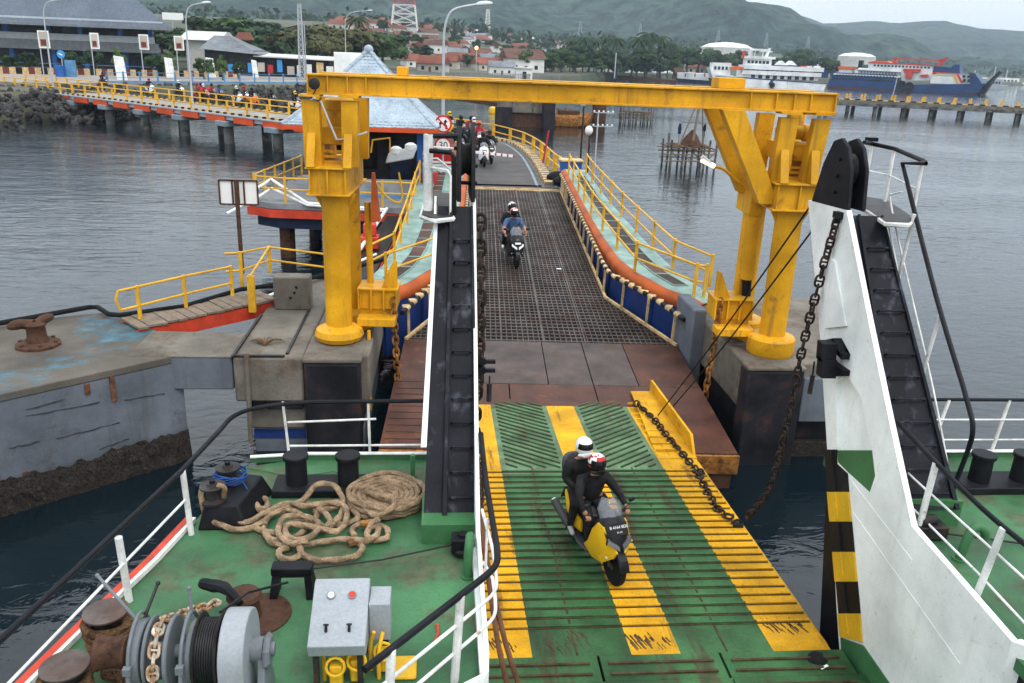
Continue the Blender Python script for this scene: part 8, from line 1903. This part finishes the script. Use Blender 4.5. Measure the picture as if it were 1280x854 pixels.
for px, Y, t, b in ((722, 1150, 18, 0), (796, 1150, 22, 0), (893, 1150, 30, 0), (953, 1250, 33, 0), (1005, 1300, 38, 0), (1052, 1400, 42, 0)):
    p = ground_at(px, Y); lattice('faint power pylon before the hazy mountain ' + near(px), p, row(p, t + 8), 7, 1.5, ['pylon_grey'], 7, .16, 'pylon', 'power_pylon')['group'] = 'power pylons before the mountain'
# storage tanks and far pale sheds
for px, Y, wpx, t, lb in ((905, 620, 62, 53, 'wide low white storage tank behind the white ferry'), (1068, 620, 44, 66, 'white storage tank behind the blue ferry')):
    p = ground_at(px, Y); rad = wpx * Y / 1040 / 2; zt = row(p, t); r = thing('storage_tank', lb, 'tank', tuple(p)); MB().lathe([(rad, -2), (rad, zt - p.z - rad * .22), (rad * 1.01, zt - p.z - rad * .2)], p, n=28).build('shell', ['wall_white'], r); MB().lathe([(rad * 1.01, zt - p.z - rad * .2), (rad * .7, zt - p.z - rad * .06), (rad * .2, zt - p.z), (.3, zt - p.z)], p, n=28).build('roof', ['wall_white'], r)
# ---- white guard post and notice on the town quay
p = at(655, 101, 2.6); r = thing('guard_hut', 'small white guard hut on the quay above the gantry beam', 'hut', tuple(p)); MB().bb((p.x - 1.9, p.y, 1.5), (p.x + 1.9, p.y + 3, p.z + 2.7)).build('wall', ['wall_white'], r); MB().bb((p.x - 2.2, p.y - .3, p.z + 2.7), (p.x + 2.2, p.y + 3.3, p.z + 2.95)).build('roof', ['roof_pale'], r); MB().bb((p.x - .4, p.y - .05, p.z), (p.x + .5, p.y, p.z + 2)).build('door', ['glass_dark'], r)
f = thing('quay_fence', 'long dark picket fence along the town quay above the gantry beam', 'fence', (0, 175, 2.7)); m = MB()
qa, qb = at(440, 97, 2.6), at(700, 102, 2.6)
for k in range(120): q = qa + (qb - qa) * (k / 119); m.bb((q.x - .06, q.y - .06, 1.5), (q.x + .06, q.y + .06, 4.2))
m.bar(qa + V((0, 0, 1.4)), qb + V((0, 0, 1.4)), .08, .08); m.bar(qa + V((0, 0, .3)), qb + V((0, 0, .3)), .08, .08); m.build('picket', ['terminal_grey'], f)
tag(MB().bar(qa + V((-8, 2, -.9)), qb + V((10, 2, -1.2)), 6, 2.6).build('town_quay', ['pile']), kind='structure')
# ------------------------------------------------------------------ ships
class Ship:
    """built in real metres on its own axes: along the hull (to the right of the photo), away, and up"""
    def __init__(s, name, label, cat, px, py, px2, py2):
        s.a = at(px, py, 0); s.b = at(px2, py2, 0); s.L = (s.b - s.a).length; s.px, s.px2 = px, px2; d = (s.b - s.a).normalized()
        s.r = thing(name, label, cat, tuple(s.a), math.atan2(d.y, d.x)); s.py, s.py2 = py, py2
    def P(s, px, py):
        t = (px - s.px) / (s.px2 - s.px); sc = s.L / abs(s.px2 - s.px); base = s.py + (s.py2 - s.py) * t; Y = s.a.y + (s.b.y - s.a.y) * t
        return (t * s.L, (base - py) * Y / 1040 * .93)
    def prism(s, pts, y0, y1, mt, nm, **k):
        return MB().prism([s.P(*p) for p in pts], 'y', y0, y1).build(nm, [mt], s.r, local=True, smooth=False, **k)
    def box(s, x0, y0, x1, y1, d0, d1, mt, nm):
        (a, zb), (b, zt) = s.P(x0, y1), s.P(x1, y0); zb2 = s.P(x1, y1)[1]; zt2 = s.P(x0, y0)[1]
        return MB().hexa([(a, d0, zb), (b, d0, zb), (b, d1, zb), (a, d1, zb), (a, d0, zt), (b, d0, zt), (b, d1, zt), (a, d1, zt)]).build(nm, [mt], s.r, local=True, smooth=False)
    def windows(s, x0, x1, y0, y1, n, d, mt='glass_dark', fill=.6):
        for k in range(n):
            a = x0 + (x1 - x0) * k / n; b = a + (x1 - x0) / n * fill; sl = (s.py2 - s.py) / (s.px2 - s.px) ; dy = 0.039 * (a - x0); s.box(a, y0 + dy, b, y1 + dy, d - .12, d + .05, mt, 'window')
S = Ship('ferry', 'white passenger ferry with rusty hull moored across the harbour', 'ferry', 888, 107, 1031, 113)
S.prism([(888, 98), (900, 104), (1030, 112), (1031, 117), (905, 112), (893, 107)], 0, 13, 'boat_boot', 'boot_top')
S.prism([(884, 84), (893, 95), (930, 96.5), (1032, 104), (1030, 113), (905, 109), (893, 104)], -.05, 13, 'boat_white', 'hull'); S.prism([(893, 95.2), (930, 96.6), (1032, 104), (1032, 105.2), (930, 98), (893, 96.4)], -.14, -.06, 'boat_blue', 'hull_stripe')
S.prism([(960, 105), (964, 98.5), (968, 98.7), (963, 106)], -.2, -.06, 'boat_blue', 'hull_mark')
S.box(924, 91, 1022, 97, 1, 12, 'boat_white', 'main_deck'); S.windows(938, 1020, 92, 97.5, 9, 1.0, fill=.55); S.box(926, 84.5, 1026, 86.2, -.4, 13, 'boat_white', 'upper_deck')
S.box(928, 86, 1000, 92, 1.6, 11, 'boat_grey', 'saloon'); S.windows(932, 998, 86, 91, 11, 1.6, fill=.6); S.box(926, 91.3, 1024, 92.6, -.2, 12.5, 'boat_white', 'deck_edge')
S.box(930, 73, 962, 85, 2, 10, 'boat_white', 'bridge_house'); S.windows(932, 960, 75.5, 79, 6, 2, fill=.7); S.box(928, 71.2, 966, 73, 1.2, 11, 'boat_white', 'bridge_roof'); S.box(934, 61.5, 956, 63, 3, 9, 'boat_white', 'monkey_deck')
for x in (934, 940, 950): S.box(x, 62, x + .8, 72, 3, 3.4, 'boat_white', 'stanchion')
S.prism([(949, 84), (957, 60), (960, 60), (953, 84)], 3, 4, 'boat_white', 'mast'); S.box(946, 64, 962, 65, 3.3, 3.7, 'boat_white', 'yard')
for x in (970, 982): S.prism([(x, 83.5), (x + .5, 81), (x + 11, 81.5), (x + 11.5, 84)], 2, 9, 'boat_blue', 'tent_wall'); S.prism([(x - .5, 81.2), (x + 5, 76), (x + 11.5, 81.7)], 1.6, 9.4, 'boat_white', 'tent_roof')
for x, c_ in ((999, 'boat_orange'), (1005, 'boat_white'), (1015, 'boat_white')): S.box(x, 82.5, x + 7, 85, 1, 3, c_, 'life_raft')
S.prism([(910, 84), (916, 82.5), (928, 84), (925, 87.5), (914, 87.5)], -.5, 2.0, 'boat_orange', 'lifeboat'); S.prism([(990, 89), (999, 88.6), (1000, 91), (991, 91.6)], .2, 1.6, 'boat_orange', 'lifeboat')
S.box(888, 79, 912, 93, 2, 11, 'boat_white', 'forecastle'); S.windows(891, 910, 83, 87, 4, 2); S.box(926, 64, 929, 73, 4, 6, 'boat_red', 'funnel'); S.box(903, 97, 911, 99, -.3, .3, 'boat_boot', 'fender_block')
for x in (907, 965): MB().lathe([(.5, -.15), (1.0, -.3), (1.0, .3), (.5, .15)], (S.P(x, 104)[0], -.4, S.P(x, 106.5)[1]), (0, 1, 0), 14).build('tyre_fender', ['rubber'], S.r, local=True)
S.box(1024, 88, 1033, 97, 1, 12, 'boat_blue', 'stern_house')
S = Ship('ferry', 'blue and white car ferry with red roof line lying across the harbour', 'ferry', 1032, 109, 1228, 119)
S.prism([(1035, 104), (1140, 112), (1222, 116), (1222, 121), (1034, 111)], 0, 14, 'boat_boot', 'boot_top')
S.prism([(1036, 98), (1120, 103), (1140, 106), (1228, 104), (1222, 118), (1140, 114), (1034, 107)], -.06, 14, 'boat_blue', 'hull')
S.box(1038, 93.5, 1122, 99, 0, 14, 'boat_blue', 'car_deck'); S.windows(1044, 1121, 92.8, 95, 19, 0, fill=.6, mt='glass_dark'); S.windows(1040, 1120, 97, 99.3, 19, 0, fill=.6)
S.prism([(1040, 91.5), (1127, 95.5), (1127, 97), (1040, 93)], -.1, 13, 'boat_white', 'deck_edge')
S.box(1070, 86.5, 1126, 94, 2.5, 12, 'boat_white', 'saloon'); S.windows(1074, 1125, 88.5, 92, 13, 2.5, mt='boat_grey'); S.prism([(1068, 86), (1126, 89), (1126, 90), (1068, 87)], 1, 13, 'boat_white', 'promenade_deck')
S.prism([(1083, 78), (1165, 82), (1164, 100), (1128, 101), (1126, 89.5), (1083, 87)], 1.2, 12, 'boat_white', 'upper_house'); S.windows(1090, 1162, 80.5, 82.6, 16, 1.2); S.prism([(1082, 77), (1168, 81), (1168, 82.2), (1082, 78.2)], .8, 12.5, 'boat_red', 'roof_line')
S.box(1112, 71.5, 1116, 79, 4, 6, 'boat_red', 'derrick_post'); S.prism([(1112, 72), (1176, 74), (1176, 75.6), (1112, 73.6)], 4, 5, 'boat_red', 'derrick_boom'); S.prism([(1168, 74), (1178, 70), (1179, 71), (1170, 82), (1168, 81)], 4, 5, 'boat_red', 'derrick_brace')
S.prism([(1083, 77.2), (1092, 75.5), (1106, 76), (1110, 78.4)], 1, 9, 'boat_orange', 'awning'); S.box(1044, 84.5, 1061, 92, 3, 9, 'boat_white', 'after_house'); S.box(1043, 83, 1062, 86, 2.6, 9.5, 'boat_orange', 'after_roof')
S.box(1067, 75, 1072, 87, 5, 8, 'ink', 'funnel'); S.box(1133, 86, 1141, 97.5, -.4, 3, 'boat_red', 'marine_evacuation_box'); S.box(1129, 86, 1150, 89, -.3, 3, 'boat_red', 'davit_beam'); S.prism([(1150, 93.2), (1160, 92.6), (1161, 95), (1153, 96)], -.3, 2, 'boat_red', 'lifeboat')
S.box(1164, 94, 1212, 104, .6, 13, 'boat_white', 'fore_house'); S.prism([(1163, 82), (1194, 84.5), (1197, 91), (1164, 90)], 1.2, 12, 'boat_blue', 'fore_upper'); S.prism([(1164, 89.5), (1196, 91), (1196, 92.2), (1164, 90.7)], 1.0, 12, 'boat_red', 'stripe'); S.prism([(1164, 92.4), (1196, 93.8), (1196, 94.8), (1164, 93.4)], .45, 12, 'stripe_yellow', 'stripe'); S.prism([(1193, 92.2), (1196, 92.2), (1203, 103.5), (1200, 103.5)], .3, 1, 'boat_red', 'stripe'); S.prism([(1189, 93.4), (1192, 93.4), (1198, 103.2), (1195, 103.2)], .3, 1, 'stripe_yellow', 'stripe')
S.prism([(1199, 91.5), (1208, 92), (1213, 103.5), (1204, 103.2)], .2, .6, 'boat_grey', 'side_door'); S.windows(1201, 1212, 93.5, 96.5, 2, .18); S.windows(1202, 1213, 98.5, 102, 2, .18)
S.prism([(1184, 84), (1188, 80), (1194, 80), (1196, 90), (1186, 90)], 2, 10, 'boat_blue', 'funnel'); S.prism([(1208, 91), (1214, 90.5), (1226, 106), (1220, 119), (1213, 112)], 0, 14, 'boat_blue', 'bow_wall'); S.prism([(1219, 116), (1240, 87.5), (1243, 89), (1236, 98), (1228, 119)], 3, 11, 'ink', 'bow_ramp')
for p_ in ((1140, 108), (1130, 106)): MB().lathe([(.8, -.2), (1.7, -.5), (1.7, .5), (.8, .2)], (S.P(p_[0], p_[1])[0], -.6, S.P(*p_)[1]), (0, 1, 0), 16).build('tyre_fender', ['rubber'], S.r, local=True)
S = Ship('boat', 'rusty white and blue barge with raised dark ramp left of the white ferry', 'barge', 838, 102, 905, 106)
S.prism([(844, 93), (905, 98), (905, 107), (848, 103)], 0, 9, 'navy', 'hull'); S.prism([(846, 90.5), (900, 93.5), (900, 102), (846, 98)], -.05, 9, 'boat_white', 'bulwark'); S.prism([(836, 85), (838, 85), (848, 101), (844, 103)], 1, 8, 'rusty', 'ramp'); S.prism([(876, 91), (888, 82), (889, 83.5), (880, 92)], 3, 3.6, 'boat_blue', 'crane')
for x in (856, 868, 880): S.box(x, 92, x + 1.6, 96, -.12, -.06, 'rust_orange', 'rust_streak')
S = Ship('boat', 'long rusty barge hull lying at the shore below the palms', 'barge', 735, 98, 845, 103)
S.prism([(733, 89), (760, 93), (845, 100.5), (845, 104), (752, 100), (740, 96)], 0, 12, 'rusty', 'hull'); S.prism([(752, 92), (772, 94), (772, 97), (756, 96)], -.1, -.01, 'sc_red', 'red_patch')
S = Ship('boat', 'grey brown landing barge bow at the shore left of the long barge', 'barge', 700, 97, 738, 99)
S.prism([(702, 95), (726, 90), (738, 93), (738, 100), (704, 98.5)], 0, 8, 'rusty', 'hull')
random.seed(9)
for k in range(14):
    px = random.uniform(772, 842); p = at(px, 91 + (px - 772) * .04 + random.uniform(-1.5, 1), 2.2); m = loft(MB(), [(-3.2, 0, .9, .1, .2), (-2, 0, .5, .55, .45), (0, 0, .45, .7, .5), (2, 0, .5, .55, .5), (3.6, 0, 1.1, .1, .2)], 8)
    o = m.build('fishing_boat', [random.choice(['boat_white', 'boat_blue', 'tent_blue', 'boat_white'])]); o.location = p; o.rotation_euler = (0, 0, random.uniform(-.5, .5)); o.scale = (1.3,) * 3; tag(o, 'small fishing boat on the far beach ' + near(px), 'boat', 'small boats on the far beach')
for k, (x0, x1, y, h, c_, lb) in enumerate(((1228, 1258, 111, 12, 'boat_grey', 'small grey ship ahead of the bow of the blue ferry'), (1245, 1280, 106, 8, 'boat_white', 'pale boat at the right edge of the photo'), (1205, 1240, 104, 7, 'boat_white', 'white boat beyond the bow of the blue ferry'))):
    S = Ship('boat', lb, 'boat', x0, y, x1, y + 1.2); S.prism([(x0 - 2, y - h * .35), (x1 + 2, y - h * .45 + 1), (x1 - 2, y + 1.5), (x0 + 2, y + .5)], 0, 8, c_, 'hull'); S.box(x0 + 4, y - h, x1 - 6, y - h * .38, 1, 7, c_, 'cabin'); S.windows(x0 + 5, x1 - 7, y - h * .8, y - h * .55, 5, 1); S.box(x0 + 14, y - h * 2.4, x0 + 14.8, y - h, 3, 3.5, 'lamp_pole', 'mast')
# ---- concrete pier at the right
r = thing('pier', 'long low concrete pier with yellow mooring posts on the right', 'pier', (90, 160, 0)); a, b = at(1010, 138, 0), at(1330, 153.5, 0); d = (b - a).normalized(); n = V((d.y, -d.x, 0)); L_ = (b - a).length; za = 2.15
MB().bar(a + V((0, 0, za)), b + V((0, 0, za)), 5, .55).build('deck_slab', ['concrete'], r); MB().bar(a + n * 2.45 + V((0, 0, za - .55)), b + n * 2.45 + V((0, 0, za - .55)), .5, .55).build('edge_beam', ['pile'], r)
k = 0
for s in range(0, int(L_), 1): MB().box(a + d * (s + .5) + n * 2.3 + V((0, 0, za + .38)), (.95, .35, .22), rz=math.atan2(d.y, d.x)).build('kerb_stone', [['stripe_black', 'pale_yellow'][s % 2]], r, smooth=False)
for s in range(2, int(L_), 5):
    for q in (-1.8, 1.8): c_ = a + d * (s + (0 if q > 0 else 1.6)) + n * q; MB().bb((c_.x - .28, c_.y - .28, -1.5), (c_.x + .28, c_.y + .28, za - .3)).build('pile', ['pile'], r)
s = 1.0
while s < L_:
    c_ = a + d * s + n * 1.4 + V((0, 0, za + .3)); MB().tube([c_, c_ + V((0, 0, .7)), c_ + V((.12, 0, 1.05))], [.2, .17, .22], 8).build('mooring_post', ['yellow_rail'], r); c2_ = c_ - n * 3.4 + d * 1.2; MB().tube([c2_, c2_ + V((0, 0, .7)), c2_ + V((.12, 0, 1.05))], [.2, .17, .22], 8).build('mooring_post', ['yellow_rail'], r); s += 2.75
p = a + d * 15 + V((0, 0, za)); tag(MB().tube([p, (p.x + .5, p.y, p.z + 5.6)], .07, 6).build('lamp_mast', ['lamp_pole']), 'thin pale mast standing on the right hand pier', 'mast')
p = at(768, 98, 2); tag(MB().tube([p, (p.x, p.y, row(p, 66))], .18, 6).build('lamp_mast', ['lamp_pole']), 'pale lamp mast in front of the far palms', 'mast')
# ------------------------------------------------------------------ air
bm = MB().bb((-3600, -300, -8), (3600, 3500, 520))
mh = bpy.data.materials.new('haze_air'); mh.use_nodes = True; nt = mh.node_tree; nt.nodes.clear()
ou = _n(nt, 'ShaderNodeOutputMaterial'); pv = _n(nt, 'ShaderNodeVolumePrincipled'); pv.inputs['Color'].default_value = (.70, .85, 1, 1)
pv.inputs['Density'].default_value = HAZE; pv.inputs['Anisotropy'].default_value = .1
nt.links.new(pv.outputs[0], ou.inputs['Volume'])
o = bm.build('haze', [mh], smooth=False); tag(o, kind='stuff', label='thin pale haze over the harbour and mountains')
